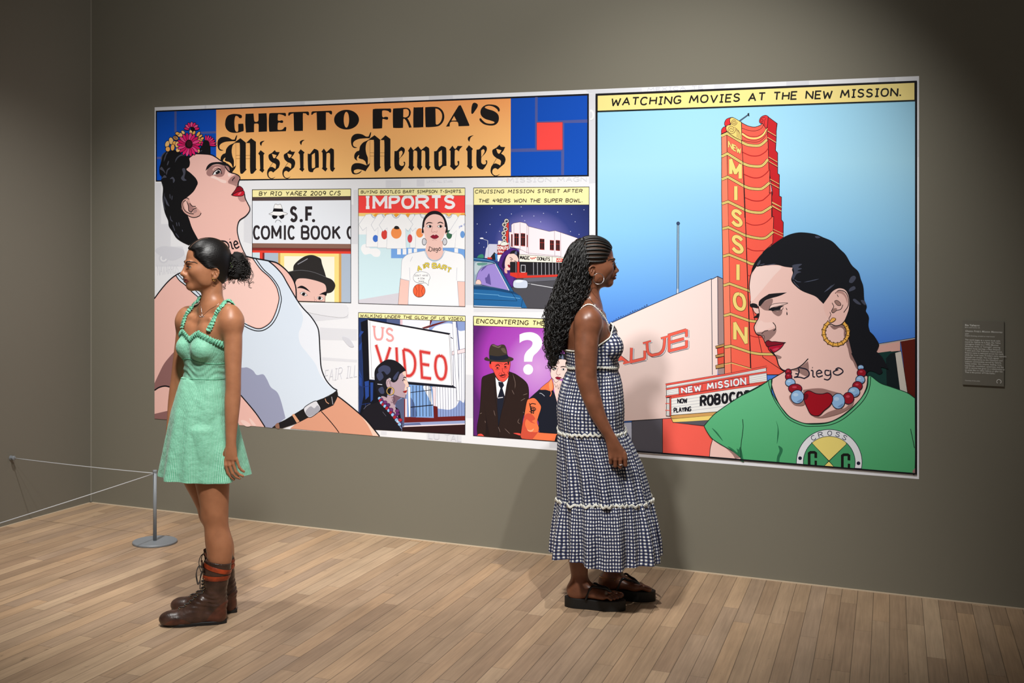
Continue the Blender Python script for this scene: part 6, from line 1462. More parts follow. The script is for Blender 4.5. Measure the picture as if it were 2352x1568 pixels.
class Head:
    """local frame: f forward, l to her left, u up; origin between the ears at skull centre"""
    def __init__(s, O, yaw, lip=1.0, nose=1.0, pitch=0.0):
        s.O = np.asarray(O, float)
        s.f = np.array([math.cos(yaw), math.sin(yaw), 0.0]); s.l = np.array([-s.f[1], s.f[0], 0.0]); s.u = np.array([0, 0, 1.0])
        if pitch:
            c, q = math.cos(pitch), math.sin(pitch); s.f, s.u = s.f * c + s.u * q, s.u * c - s.f * q
        s.A = np.array([s.f, s.l, s.u]); s.lip, s.nose = lip, nose
    def p(s, f, l, u): return s.O + s.f * f + s.l * l + s.u * u
    def build(s, F_):
        e = lambda c, r, k=.012, op=1, rot=None: F_.ell(s.p(*c), r, s.A if rot is None else rot, k, op)
        c = lambda a, b, ra, rb, k=.01, op=1: F_.cone(s.p(*a), s.p(*b), ra, rb, k, op)
        e((-.004, 0, .012), (.0965, .075, .085), .02)
        e((.030, 0, -.052), (.062, .058, .080), .03)
        F_.econe(s.p(.012, 0, -.095), s.p(.070, 0, -.112), (.045, .021), (.021, .019), s.l, .022)
        e((.074, 0, -.113), (.020, .020, .018), .014)
        for q in (1, -1):
            e((.056, .036 * q, -.046), (.030, .024, .026), .022)
            e((.020, .050 * q, -.060), (.035, .016, .045), .025)
            e((.084, .026 * q, -.007), (.014, .024, .008), .012)
            e((.099, .031 * q, -.027), (.011, .018, .011), .010, -1)
        n = s.nose
        c((.091, 0, -.014), (.108, 0, -.054), .0075, .0085, .012)
        e((.1095, 0, -.058), (.0115, .0105 * n, .0095), .008)
        for q in (1, -1): e((.0985, .0125 * q * n, -.0615), (.0125, .0072 * n, .0080), .006)
        for q in (1, -1): e((.1035, .0065 * q * n, -.0695), (.005, .0035 * n, .003), .003, -1)
        e((.088, 0, -.078), (.016, .026, .020), .016)
        L = s.lip
        e((.0985, 0, -.0805), (.0090 * L, .0215, .0052 * L), .004); e((.0965, 0, -.0915), (.0092 * L, .0195, .0062 * L), .004)
        e((.1085, 0, -.0858), (.012, .024, .0014), .0025, -1)
        for q in (1, -1):
            out = np.array([unit(s.f * .955 + s.l * .30 * q), unit(s.l * q * .955 - s.f * .30), s.u])
            e((.0775, .0330 * q, -.0270), (.0148, .0154, .0142), .003)
            e((.0935, .0370 * q, -.0278), (.0125, .0155, .0054), .0022, -1, out)
            # ear
            tilt = np.array([unit(s.f * .95 + s.l * .30 * -q), unit(s.l * q + s.f * .3), s.u])
            E = lambda a: (-.019 + (a[0] + .019) * .80, (.0725 + (a[1] - .0735)) * q, -.056 + (a[2] + .055) * .76)
            e(E((-.019, .0735, -.055)), (.0148, .0065, .0235), .006, 1, tilt)
            e(E((-.016, .0805, -.054)), (.0085, .0065, .0145), .004, -1, tilt)
            rim = [(-.004, .074, -.030), (-.012, .0795, -.0255), (-.024, .082, -.027), (-.034, .0825, -.038), (-.036, .081, -.052), (-.031, .078, -.068), (-.021, .0745, -.082), (-.010, .072, -.084), (-.006, .071, -.076)]
            for a, b in zip(rim[:-1], rim[1:]): c(E(a), E(b), .0036, .0036, .003)
            c(E((-.016, .077, -.040)), E((-.022, .079, -.062)), .0024, .0024, .003); c(E((-.003, .074, -.056)), E((-.005, .075, -.064)), .0032, .0028, .003)
    def cap(s, poly, t, extra=None):
        """a skull-hugging cap kept where the side view (f, u) lies outside the face polygon"""
        fl = Field(); fl.ell(s.p(-.004, 0, .012), (.0965 + t, .075 + t, .085 + t), s.A, .02)
        if extra: extra(fl)
        def clip(d, x, y, z):
            dx, dy, dz = x - s.O[0], y - s.O[1], z - s.O[2]
            ff = dx * s.f[0] + dy * s.f[1] + dz * s.f[2]; uu = dx * s.u[0] + dy * s.u[1] + dz * s.u[2]
            m = d < .03
            out = np.array(d)
            g = np.broadcast_to(ff, d.shape)[m], np.broadcast_to(uu, d.shape)[m]
            q = -poly_sdf(poly, g[0], g[1])
            k = .008; a = d[m]; h = np.clip(.5 - .5 * (a - q) / k, 0, 1)
            out[m] = a + (q - a) * h + k * h * (1 - h)
            return out
        lo, hi = s.O - .17, s.O + .17
        return field_mesh(fl, lo, hi, .003, clip)

def eyes(head, parent, iris=(52, 32, 20), gaze=0.0):
    mats = [plain('eye_white', (226, 218, 210), .25), plain('iris', iris, .15), plain('pupil', (8, 7, 7), .1)]
    for q in (1, -1):
        c = head.p(.0775, .0330 * q, -.0270); g = unit(head.f + head.l * gaze)
        v, f, fm = [], [], []
        X = unit(np.cross([0, 0, 1], g)); Y = np.cross(g, X); nu, nv = 24, 13
        for i in range(nv + 1):
            a = math.pi * i / nv
            for j in range(nu):
                b = 2 * math.pi * j / nu; v.append(c + .0127 * (g * math.cos(a) + (X * math.cos(b) + Y * math.sin(b)) * math.sin(a)))
        for i in range(nv):
            for j in range(nu): f.append((i * nu + j, (i + 1) * nu + j, (i + 1) * nu + (j + 1) % nu, i * nu + (j + 1) % nu)); fm.append(2 if i < 1 else (1 if i < 2 else 0))
        mesh_from('eye', np.array(v), np.array(f), mats, parent, fm)

def brow(head, fld, parent, mat, pts, w, side):
    """short hairs laid on the skin along the brow: pts are (l, u) in the head frame"""
    m = MB(); P = resample(catmull([(a, b) for a, b in pts], 8), 90); rng = random.Random(7)
    def on(l_, u_, lift):
        p = head.p(.13, l_ * side, u_); tt = np.linspace(0, .10, 120); d = fld.at(p[None] - head.f[None] * tt[:, None]); return p - head.f * tt[int(np.argmax(d < lift))]
    for i in range(88):
        t = i / 87; hw = w * (.8 + .4 * math.sin(math.pi * min(t * 1.3 + .1, 1))) * (1 - .75 * t ** 2.5)
        for k in range(3):
            o = rng.uniform(-1, 1) * hw; j = min(i + 9, 89); e = o * .35 + hw * (.25 - .5 * t)
            m.tube([on(P[i][0], P[i][1] + o, .0004), on((P[i][0] + P[j][0]) / 2, (P[i][1] + P[j][1]) / 2 + (o + e) / 2, .0011), on(P[j][0], P[j][1] + e, .0008)], [.00055, .0005, .0002], 3, 0, False)
    wmesh(m, 'eyebrow', mat, parent)

def loft_dress(fld, axis, fdir, ldir, z_top, z_bot, rmin, off, nth, nz, ustripes, vscale, th_off=0.0):
    """cloth around the body: rings about axis(z); radius = max(body + off, rmin(theta, z))"""
    th = np.linspace(0, 2 * math.pi, nth + 1)
    T, S = np.meshgrid(th, np.linspace(0, 1, nz + 1), indexing='xy')
    zt, zb = z_top(T), z_bot(T)
    Zc = zt + (zb - zt) * S
    ax = axis(Zc)
    dirs = np.cos(T)[..., None] * fdir + np.sin(T)[..., None] * ldir
    base = np.stack([ax[0], ax[1], Zc], -1)
    if fld is not None:
        lo, hi = np.zeros_like(T), np.full_like(T, .34)
        for _ in range(16):
            mid = (lo + hi) / 2; d = fld.at((base + dirs * mid[..., None]).reshape(-1, 3)).reshape(T.shape)
            lo = np.where(d < off, mid, lo); hi = np.where(d < off, hi, mid)
        R = np.maximum(hi, rmin(T, Zc))
    else: R = rmin(T, Zc)
    V = base + dirs * R[..., None]
    n1 = nth + 1
    j, i = np.meshgrid(np.arange(nth), np.arange(nz), indexing='xy'); a = (i * n1 + j).ravel()
    fcs = np.stack([a, a + n1, a + n1 + 1, a + 1], 1)
    uv = np.stack([T / (2 * math.pi) * ustripes, (1.8 - Zc) * vscale], -1)
    return V.reshape(-1, 3), fcs, uv.reshape(-1, 2)

def ruffle(name, pts, nrm, width, amp, waves, mat, parent, seed=0, taper=0.0):
    rng = np.random.RandomState(seed); pts, nrm = np.asarray(pts), np.asarray(nrm)
    n = len(pts); tg = np.gradient(pts, axis=0); tg /= np.linalg.norm(tg, axis=1)[:, None] + 1e-9
    cr = np.cross(tg, nrm); cr /= np.linalg.norm(cr, axis=1)[:, None] + 1e-9
    v, f = [], []; m = 7
    ph = np.cumsum(np.convolve(rng.uniform(.2, 1.8, n + 24), np.ones(25) / 25, 'valid')[:n]); ph = ph / ph[-1] * waves * 2 * math.pi
    for i in range(n):
        for k in range(m):
            t = k / (m - 1) * 2 - 1
            lift = .003 + amp * math.sqrt(max(1 - t * t, 0)) * (.75 + .35 * math.sin(ph[i])) + amp * .22 * math.sin(ph[i] * 2.3 + 4 * t)
            side = width * t * (1 + .20 * math.sin(ph[i] * 1.15 + 1.2 * t)); slide = amp * .25 * math.sin(ph[i] + 1.57) * t
            v.append(pts[i] + nrm[i] * lift + cr[i] * side + tg[i] * slide)
    for i in range(n - 1):
        for k in range(m - 1): f.append((i * m + k, i * m + k + 1, (i + 1) * m + k + 1, (i + 1) * m + k))
    uv = np.array([[i * .35, k * .3] for i in range(n) for k in range(m)])
    return mesh_from(name, np.array(v), np.array(f), mat, parent, None, uv)

def resample(P, n):
    P = np.asarray(P, float); d = np.r_[0, np.cumsum(np.linalg.norm(np.diff(P, axis=0), axis=1))]; t = np.linspace(0, d[-1], n)
    return np.stack([np.interp(t, d, P[:, k]) for k in range(P.shape[1])], 1)

def smooth3(P, per=8):
    P = [np.asarray(p, float) for p in P]; out = []
    for i in range(len(P) - 1):
        p0 = P[i - 1] if i else 2 * P[0] - P[1]; p3 = P[i + 2] if i + 2 < len(P) else 2 * P[-1] - P[-2]; p1, p2 = P[i], P[i + 1]
        for k in range(per):
            t = k / per; out.append(.5 * (2 * p1 + (p2 - p0) * t + (2 * p0 - 5 * p1 + 4 * p2 - p3) * t * t + (3 * p1 - p0 - 3 * p2 + p3) * t ** 3))
    out.append(P[-1]); return np.array(out)

def curl(mb, path, R0, R1, turns, r, n=46, sides=4, seed=0, mi=0, ph=None):
    rng = random.Random(seed); P = resample(smooth3(path, 6), n); a0 = rng.uniform(0, 6.28) if ph is None else ph; sgn = rng.choice((-1, 1))
    out = []; up = None
    for i in range(n):
        t = P[min(i + 1, n - 1)] - P[max(i - 1, 0)]; t = t / (np.linalg.norm(t) + 1e-9)
        up = np.array([.3, .9, .2]) if up is None else up
        up = unit(up - t * (up @ t)); w = np.cross(t, up); s = i / (n - 1); R = R0 + (R1 - R0) * s; a = a0 + sgn * turns * 2 * math.pi * s ** 1.1
        out.append(P[i] + (up * math.cos(a) + w * math.sin(a)) * R)
    mb.tube(out, [r * (1 - .55 * (i / (n - 1)) ** 3) for i in range(n)], sides, mi, False)
# ------------------------------------------------------------------ visitor in the green dress (left)
Z0 = 6.02
WL = empty('person', floor_pt(470, 1418)); tag(WL, 'woman with a dark bun in a short green dress and brown boots, facing left', 'person')
f_t = np.array([-.719, -.695, 0.0]); l_t = np.array([.695, -.719, 0.0])
skinL = skin_mat('tan_skin', (170, 113, 80), (182, 123, 88), .42)
lipL = plain('rose_lips', (134, 62, 56), .4)
hairL = hair_mat('black_sleek_hair', (15, 12, 12), .40, 260, 10)
curlL = plain('black_curls', (16, 11, 10), .5)

torso = Field()
torso.vchain([(W(452, 1000, Z0), .145, .105), (W(460, 945, Z0), .143, .104), (W(466, 903, Z0), .124, .092), (W(469, 866, Z0), .106, .078), (W(472, 836, Z0), .108, .080), (W(477, 802, Z0), .124, .088), (W(480, 776, Z0), .130, .086), (W(481, 754, Z0), .126, .070), (W(483, 736, Z0), .098, .056), (W(486, 716, Z0), .056, .050)], l_t, .03)
ch = W(480, 797, Z0)
for q in (1, -1): torso.ell(ch + f_t * .070 + l_t * .062 * q, (.045, .050, .048), [f_t, l_t, (0, 0, 1)], .022)
hd = Head(W(476.5, 598, Z0), math.radians(180 + 25))
torso.cone(W(487, 722, Z0), hd.p(-.022, 0, -.075), .050, .043, .03)
for (px, py, z) in ((529, 716, Z0 - .10), (434, 722, Z0 + .10)): torso.cone(W(487, 705, Z0 + .01), W(px, py, z), .034, .032, .04)
for q, sj in ((1, W(531, 742, Z0 - .10)), (-1, W(431, 740, Z0 + .10))):
    torso.cone(W(481, 757, Z0) + f_t * .030 + l_t * .06 * q, sj + f_t * .004, .050, .040, .04); torso.cone(W(481, 762, Z0) - f_t * .030 + l_t * .07 * q, sj - f_t * .008, .050, .040, .04)
    torso.cone(W(482, 735, Z0) + f_t * .048 + l_t * .014 * q, W(482, 728, Z0) + f_t * .050 + l_t * .085 * q, .0075, .007, .02)

body = Field(); body.ops = list(torso.ops)
# near (left) arm
Zs = Z0 - .10
body.ell(W(530, 737, Zs), (.047, .050, .056), None, .03)
body.vchain([(W(532, 735, Zs), .044, .046), (W(535, 770, Zs - .008), .0405, .042), (W(535.5, 810, Zs - .015), .0385, .040), (W(535.5, 855, Zs - .025), .0345, .037), (W(535.5, 890, Zs - .03), .0338, .035), (W(534, 920, Zs - .035), .0345, .034), (W(532.5, 955, Zs - .042), .0305, .030), (W(531, 990, Zs - .05), .0255, .0225), (W(530.5, 1016, Zs - .056), .0228, .0175), (W(530.5, 1036, Zs - .058), .0262, .0155), (W(530.5, 1054, Zs - .058), .0285, .0125)], (1, 0, 0), .02)
Zh = Zs - .058
def finger(pts, r0=.0080, r1=.0062, k=.004):
    P = [W(*p) for p in pts]; n = len(P) - 1
    for i in range(n):
        a, b = r0 + (r1 - r0) * i / n, r0 + (r1 - r0) * (i + 1) / n
        body.cone(P[i], P[i + 1], a, b, .002 if i else .006)
finger([(518.5, 1058, Zh), (518.5, 1068, Zh - .004), (523, 1085, Zh + .004), (531, 1096, Zh + .012), (537, 1100.5, Zh + .016)])
finger([(526, 1060, Zh - .002), (527, 1068, Zh - .005), (533.5, 1086, Zh), (542, 1094.5, Zh + .006), (550.5, 1098, Zh + .010)])
finger([(534.5, 1058, Zh - .002), (535.5, 1065, Zh - .004), (541.5, 1082, Zh - .002), (549, 1089.5, Zh + .004), (558, 1093, Zh + .008)], .0078, .006)
finger([(543, 1054, Zh), (545.5, 1061, Zh), (549.5, 1073, Zh), (555, 1079.5, Zh + .004), (560.5, 1082.5, Zh + .008)], .0068, .0054)
finger([(521, 1030, Zh + .014), (514, 1046, Zh + .026), (512, 1060, Zh + .030), (515, 1074, Zh + .030)], .0095, .007)
# far (right) arm
Zf = Z0 + .10
body.ell(W(431, 736, Zf), (.046, .050, .056), None, .03)
body.vchain([(W(429, 738, Zf), .043, .045), (W(423.5, 775, Zf + .005), .039, .04), (W(417, 815, Zf + .012), .0355, .038), (W(409, 865, Zf + .02), .031, .034), (W(405, 892, Zf + .02), .0305, .032), (W(401, 925, Zf + .018), .0295, .030), (W(396, 965, Zf + .005), .0245, .024), (W(390.5, 1000, Zf - .005), .019, .016)], (1, 0, 0), .02)
body.econe(W(391.5, 995, Zf - .005), W(384, 1026, Zf - .01), (.020, .015), (.024, .012), (.3, -1, 0), .01)
for i, (dx, dz) in enumerate(((0, -.022), (-1, -.007), (-1, .008), (1, .021))): finger([(383 + dx, 1026, Zf - .01 + dz), (378.5 + dx, 1036, Zf - .008 + dz), (381 + dx, 1046, Zf + .008 + dz), (388 + dx, 1047, Zf + .014 + dz)], .0078, .0062)
finger([(387, 1008, Zf - .028), (384, 1022, Zf - .042), (383, 1034, Zf - .044)], .009, .007)
# legs
ZL, ZR = Z0 - .078, Z0 + .105
for (Zk, dx, sc) in ((ZL, 0, 1), (ZR, -2, 1.0)):
    far = Zk == ZR
    g = (lambda n, f: f if far else n)
    secs = [(W(g(466, 450), 990, Zk + (0 if far else .012)), .082, .080), (W(g(476, 452), 1045, Zk), .080, .075), (W(g(486, 458), 1098, Zk), .0765, .072), (W(g(491, 476), 1145, Zk), .0655, .063), (W(g(494, 489), 1182, Zk), .0580, .057), (W(g(497, 496), 1208, Zk), .0535, .052), (W(g(503, 505), 1245, Zk), .0600, .056), (W(g(505, 510), 1278, Zk), .0545, .052), (W(g(502, 512), 1320, Zk), .043, .041), (W(g(500, 518), 1375, Zk), .034, .036)]
    body.vchain(secs, (1, 0, 0), .02)
    body.ell(W(g(474, 470), 1183, Zk), (.018, .024, .028), None, .03)
dfld = Field(); dfld.ops = torso.ops + body.ops[-4:]
hd.build(body)
xs = np.arange(W(362, 0, Z0)[0], W(592, 0, Z0)[0], .0023); ys = np.arange(Z0 - .27, Z0 + .22, .0025)
zs = np.concatenate([np.arange(.10, .58, .004), np.arange(.58, .80, .0022), np.arange(.80, 1.44, .0035), np.arange(1.44, 1.72, .0019)])
d = body.grid(xs, ys, zs); v, f = surface_nets(d, xs, ys, zs)
del d
v = relax(v, f, 2, .5)
cen = v[f].mean(1); q = (cen - hd.O) @ hd.A.T
lipm = ((q[:, 0] > .080) & (np.abs(q[:, 1]) < .024) & (((q[:, 2] + .0860) / (.0105 * (1 - .5 * (q[:, 1] / .026) ** 2))) ** 2 < 1)).astype(int)
bodyL = mesh_from('body', v, f, [skinL, lipL], WL, lipm)

eyes(hd, WL, gaze=0.05)
browL = plain('dark_brows', (34, 24, 20), .7)
for sd in (1, -1): brow(hd, body, WL, browL, [(.009, -.0105), (.020, -.0055), (.036, -.0015), (.050, -.0035), (.061, -.0105)], .0031, sd)
for sd in (1, -1):
    m_ = MB()
    for t in np.linspace(-1, 1, 15):
        p = hd.p(.0900 - .005 * t - .004 * t * t, (.0345 + .0125 * t) * sd, -.0232 - .0034 * t * t); m_.tube([p, p + hd.f * .005 + hd.u * .0005, p + hd.f * .0085 + hd.u * .0028], [.0006, .0005, .0002], 4)
    wmesh(m_, 'eyelashes', plain('lash_black', (10, 9, 9), .6), WL)

# hair: sleek skull cap, bun, loose curls, scrunchie
face_poly = [(.20, .052), (.094, .052), (.080, .050), (.067, .043), (.0655, .021), (.046, .000), (.0225, -.024), (.006, -.034), (.004, -.060), (-.030, -.085), (-.036, -.115), (-.060, -.135), (-.060, -.30), (.20, -.30)]
v, f = hd.cap(face_poly, .0065, lambda fl: fl.ell(hd.p(-.052, 0, -.045), (.045, .055, .065), hd.A, .03))
v = relax(v, f, 3, .5)
hairo = mesh_from('hair', v, f, hairL, WL)
hl_ = MB(); fpl = [hd.p(0, 0, 0)]
HLN = resample(np.array([(.094, .052, .0), (.080, .050, 0), (.067, .043, 0), (.0655, .021, 0), (.046, .000, 0), (.0225, -.024, 0), (.008, -.034, 0)]), 120)
HLN = resample(HLN, 230)
for i, (a, b, _q) in enumerate(HLN):
    rr_ = random.Random(i); P = []; le = rr_.uniform(.7, 1.3)
    for t in (0, .33, .66, 1.0):
        ff, uu = a + (.006 + rr_.uniform(-.002, .002) * (t == 0)) - .040 * t * le, b - .001 + (.016 * t if b > .03 else .010 * t - .004 * t * t) * le
        c_ = hd.p(ff, .13, uu); tt = np.linspace(0, .13, 160); dd = body.at(c_[None] - hd.l[None] * tt[:, None]); lim = .0004 + .0072 * min(t * 1.8, 1); j = int(np.argmax(dd < lim))
        if dd.min() < .0004: P.append(c_ - hd.l * tt[j])
    if len(P) == 4: hl_.tube(smooth3(P, 3), [.00015 + .0004 * math.sin(math.pi * min(q / 9 + .05, 1)) for q in range(10)], 3, 0, False)
wmesh(hl_, 'hairline_wisps', curlL, WL)
m_ = MB(); tp_ = []
for ff in np.linspace(.082, .0, 12):
    c_ = hd.p(ff, .018, .0); tt = np.linspace(.13, .03, 200); capf = Field(); capf.ell(hd.p(-.004, 0, .012), (.103, .0815, .0915), hd.A, .02)
    dd = capf.at(c_[None] + hd.u[None] * tt[:, None]); tp_.append(c_ + hd.u * (tt[int(np.argmax(dd < -.0004))]))
m_.tube(smooth3(tp_, 3), .0014, 5); wmesh(m_, 'hair_parting', plain('scalp', (128, 88, 66), .6), WL)
bn = hd.p(-.128, .0, -.020)
bun = Field(); bun.ell(bn, (.036, .040, .046), hd.A, .01); bun.ell(hd.p(-.142, .006, -.048), (.030, .034, .034), hd.A, .02); bun.ell(hd.p(-.134, .004, .014), (.026, .030, .024), hd.A, .015); bun.cone(hd.p(-.085, 0, -.022), bn, .020, .022, .015); bun.ell(hd.p(-.112, .004, -.066), (.028, .028, .018), hd.A, .02)
v, f = field_mesh(bun, bn - .11, bn + .11, .0035)
rs = np.random.RandomState(3)
v = v + .0022 * np.sin(v @ np.array([[310, 120, 60], [80, 330, 140], [120, 90, 290]]))
mesh_from('hair_bun', v, f, plain('bun_black', (9, 7, 7), .85), WL)
m_ = MB()
for i in range(520):
    a, b = rs.uniform(-2.2, 2.2), rs.uniform(-1, 1)
    o = np.array([-.128 - .038 * math.cos(a) * math.sqrt(1 - b * b), .040 * math.sin(a) * math.sqrt(1 - b * b), -.024 + .048 * b]); dirn = np.array([-math.sin(a) * .02, math.cos(a) * .02, rs.uniform(-.02, .01)])
    P = [hd.p(*(o + dirn * t + np.array([-.004 * t, 0, -.006 * t * t]))) for t in (-1, 0, 1, 1.6)]
    curl(m_, P, .0030, .0045, rs.uniform(1.5, 3.2), .0018, 26, 4, i)
for i, pts in enumerate(([(565, 602), (572, 612), (570, 625), (579, 634), (574, 645)], [(566, 606), (577, 618), (582, 632), (575, 645), (571, 656)], [(560, 597), (566, 590), (568, 600)], [(569, 640), (574, 650), (580, 648), (584, 652)], [(571, 645), (572, 656), (577, 662)], [(548, 640), (556, 645), (565, 641)], [(511, 648), (517, 652), (516, 660), (512, 658)], [(512, 655), (517, 661), (514, 664)], [(552, 583), (558, 581), (562, 590), (562, 600)], [(556, 592), (566, 596), (570, 594)], [(540, 645), (538, 650), (534, 648)])):
    for k in range(3):
        P = [W(x + rs.uniform(-1.2, 1.2), y + rs.uniform(-1.2, 1.2), Z0 + .02 + rs.uniform(-.012, .012)) for x, y in pts]; curl(m_, P, .0008, .0035, rs.uniform(1, 2), .0008, 30, 4, i * 7 + k)
wmesh(m_, 'loose_curls', curlL, WL)
m_ = MB()
for k in range(5):
    c0 = hd.p(-.094 - .004 * k, .004, -.019); R = .029 + .004 * math.sin(k * 1.6)
    m_.tube([c0 + hd.l * R * math.cos(a) * (1 + .05 * math.sin(7 * a + k)) + (hd.u * .95 + hd.f * .25) * R * 1.05 * math.sin(a) for a in np.linspace(0, 2 * math.pi, 34, endpoint=False)], .0042, 7, 0, False, True)
wmesh(m_, 'scrunchie', plain('lime_green_cloth', (150, 184, 92), .8), WL)
gold = plain('gold_metal', (206, 160, 84), .25, 1.0); silver = plain('silver_metal', (214, 214, 216), .2, 1.0)
for (fo, uo) in ((-.014, -.079), (-.009, -.077)):
    m_ = MB(); c0 = hd.p(fo, .074, uo - .005); m_.tube([c0 + hd.f * .0055 * math.cos(a) + hd.u * .0058 * math.sin(a) for a in np.linspace(0, 2 * math.pi, 18, endpoint=False)], .0010, 5, 0, False, True); wmesh(m_, 'hoop_earring', gold, WL)
m_ = MB(); c0 = hd.p(-.033, .081, -.043); m_.tube([c0 + hd.l * .003 * math.cos(a) + hd.f * .003 * math.sin(a) for a in np.linspace(0, 2 * math.pi, 10, endpoint=False)], .0008, 5, 0, False, True); wmesh(m_, 'ear_cuff', silver, WL)
# necklace
nk = [hit(torso, x, y, 5.6, 6.2, .001) for x, y in ((459, 692), (461, 702), (463, 714), (464, 724), (465, 726), (472, 719), (482, 710), (496, 702), (506, 694))]
m_ = MB(); m_.tube(smooth3(nk, 4), .0007, 5)
for t in np.linspace(-6, 5, 6): p = hit(torso, 463 + t * .9, 727 - abs(t) * .2 + math.sin(t * 3), 5.6, 6.2, .002); m_.tube([p + np.array([0, 0, .004]), p + np.array([.0015, 0, -.003]), p + np.array([.003, 0, .001])], .0009, 5)
wmesh(m_, 'name_necklace', silver, WL)

# the dress
dressL = stripe_cloth('green_striped_cotton', (104, 190, 150), (176, 226, 204), .62)
zpx = lambda py, Zq=Z0: H - (py - HY) / F * Zq
def axisL(z):
    zz = [zpx(1100), zpx(1000), zpx(945), zpx(903), zpx(866), zpx(836), zpx(802), zpx(760)]
    cx = [W(470, 0, Z0)[0], W(467, 0, Z0)[0], W(465, 0, Z0)[0], W(467, 0, Z0)[0], W(469, 0, Z0)[0], W(472, 0, Z0)[0], W(477, 0, Z0)[0], W(481, 0, Z0)[0]]
    return np.interp(z, zz, cx), np.full_like(z, Z0)
def ztopL(T):
    a = np.degrees(np.arctan2(np.sin(T), np.cos(T)))
    return np.interp(np.abs(a), [0, 12, 34, 60, 90, 180], [zpx(773), zpx(769), zpx(757), zpx(770), zpx(785), zpx(792)])
zw = zpx(866); zh = zpx(1092)
def rminL(T, Z):
    s = np.clip((zw - Z) / (zw - zh), 0, 1)
    rx, ry = .100 + .096 * s ** .85, .080 + .100 * s ** .62
    phi = T + math.atan2(f_t[1], f_t[0])
    r = 1 / np.sqrt((np.cos(phi) / rx) ** 2 + (np.sin(phi) / ry) ** 2)
    fold = (.013 * np.sin(5 * T + .6) + .008 * np.sin(8 * T + 1.9) + .006 * np.sin(13 * T + .3)) * s ** 1.4
    return np.where(s > 0, r + fold, 0)
v, f, uv = loft_dress(dfld, axisL, f_t, l_t, ztopL, lambda T: zh + .004 * np.sin(3 * T + 1), rminL, .006, 168, 150, 170, 30)
wr = .0018 * np.sin(v[:, 2] * 210 + 5 * np.sin(v[:, 0] * 40)) * np.exp(-((v[:, 2] - zpx(850)) / .035) ** 2)
cx = np.stack([v[:, 0] - axisL(v[:, 2])[0], v[:, 1] - Z0, np.zeros(len(v))], 1); cx /= np.linalg.norm(cx, axis=1)[:, None]
v = v + cx * wr[:, None]
dl = mesh_from('dress', v, f, dressL, WL, None, uv)
ring = lambda zf, off, n=170: np.array([p for p in loft_dress(dfld, axisL, f_t, l_t, zf, zf, rminL, off, n, 1, 1, 1)[0][:n]])
# seams
for zf, nm in ((lambda T: zw + .002 * np.sin(2 * T) + 0 * T, 'waist_seam'), (lambda T: zpx(826) + .010 * np.cos(2 * T), 'underbust_seam')):
    m_ = MB(); m_.tube(ring(zf, .0065, 120), .0014, 5, 0, False, True); wmesh(m_, nm, plain('green_seam', (86, 164, 128), .8), dl)
ruf = stripe_cloth('green_ruffle_cotton', (92, 178, 140), (160, 216, 192), .7)
R_ = ring(lambda T: ztopL(T) - .006, .006, 200); C_ = np.stack([R_[:, 0] - axisL(R_[:, 2])[0], R_[:, 1] - Z0, 0 * R_[:, 0]], 1); C_ /= np.linalg.norm(C_, axis=1)[:, None]
R_, C_ = resample(np.vstack([R_, R_[:1]]), 900), resample(np.vstack([C_, C_[:1]]), 900)
ruffle('neckline_ruffle', R_, C_, .0125, .0085, 60, ruf, dl, 1)
for px in ([(479.5, 760), (485, 748), (491, 736), (497, 724), (504, 711), (512, 702), (520, 694), (528, 694)], [(420.5, 754), (422, 744), (425, 733), (430, 722), (437, 712), (446, 702), (455, 694), (459, 690)]):
    P = [hit(torso, x, y, 5.6, 6.35, .002) for x, y in px]
    for st in (.02, .045, .075, .105):
        P.append(torso.project(P[-1] - f_t * .026 + np.array([0, 0, -.012 if st > .04 else 0]), 6, .002))
    P = resample(smooth3(P, 6), 380); Nn = np.array([normal_at(torso, p) for p in P])
    ruffle('shoulder_strap', P, Nn, .0120, .0085, 22, ruf, dl, int(px[0][0]))

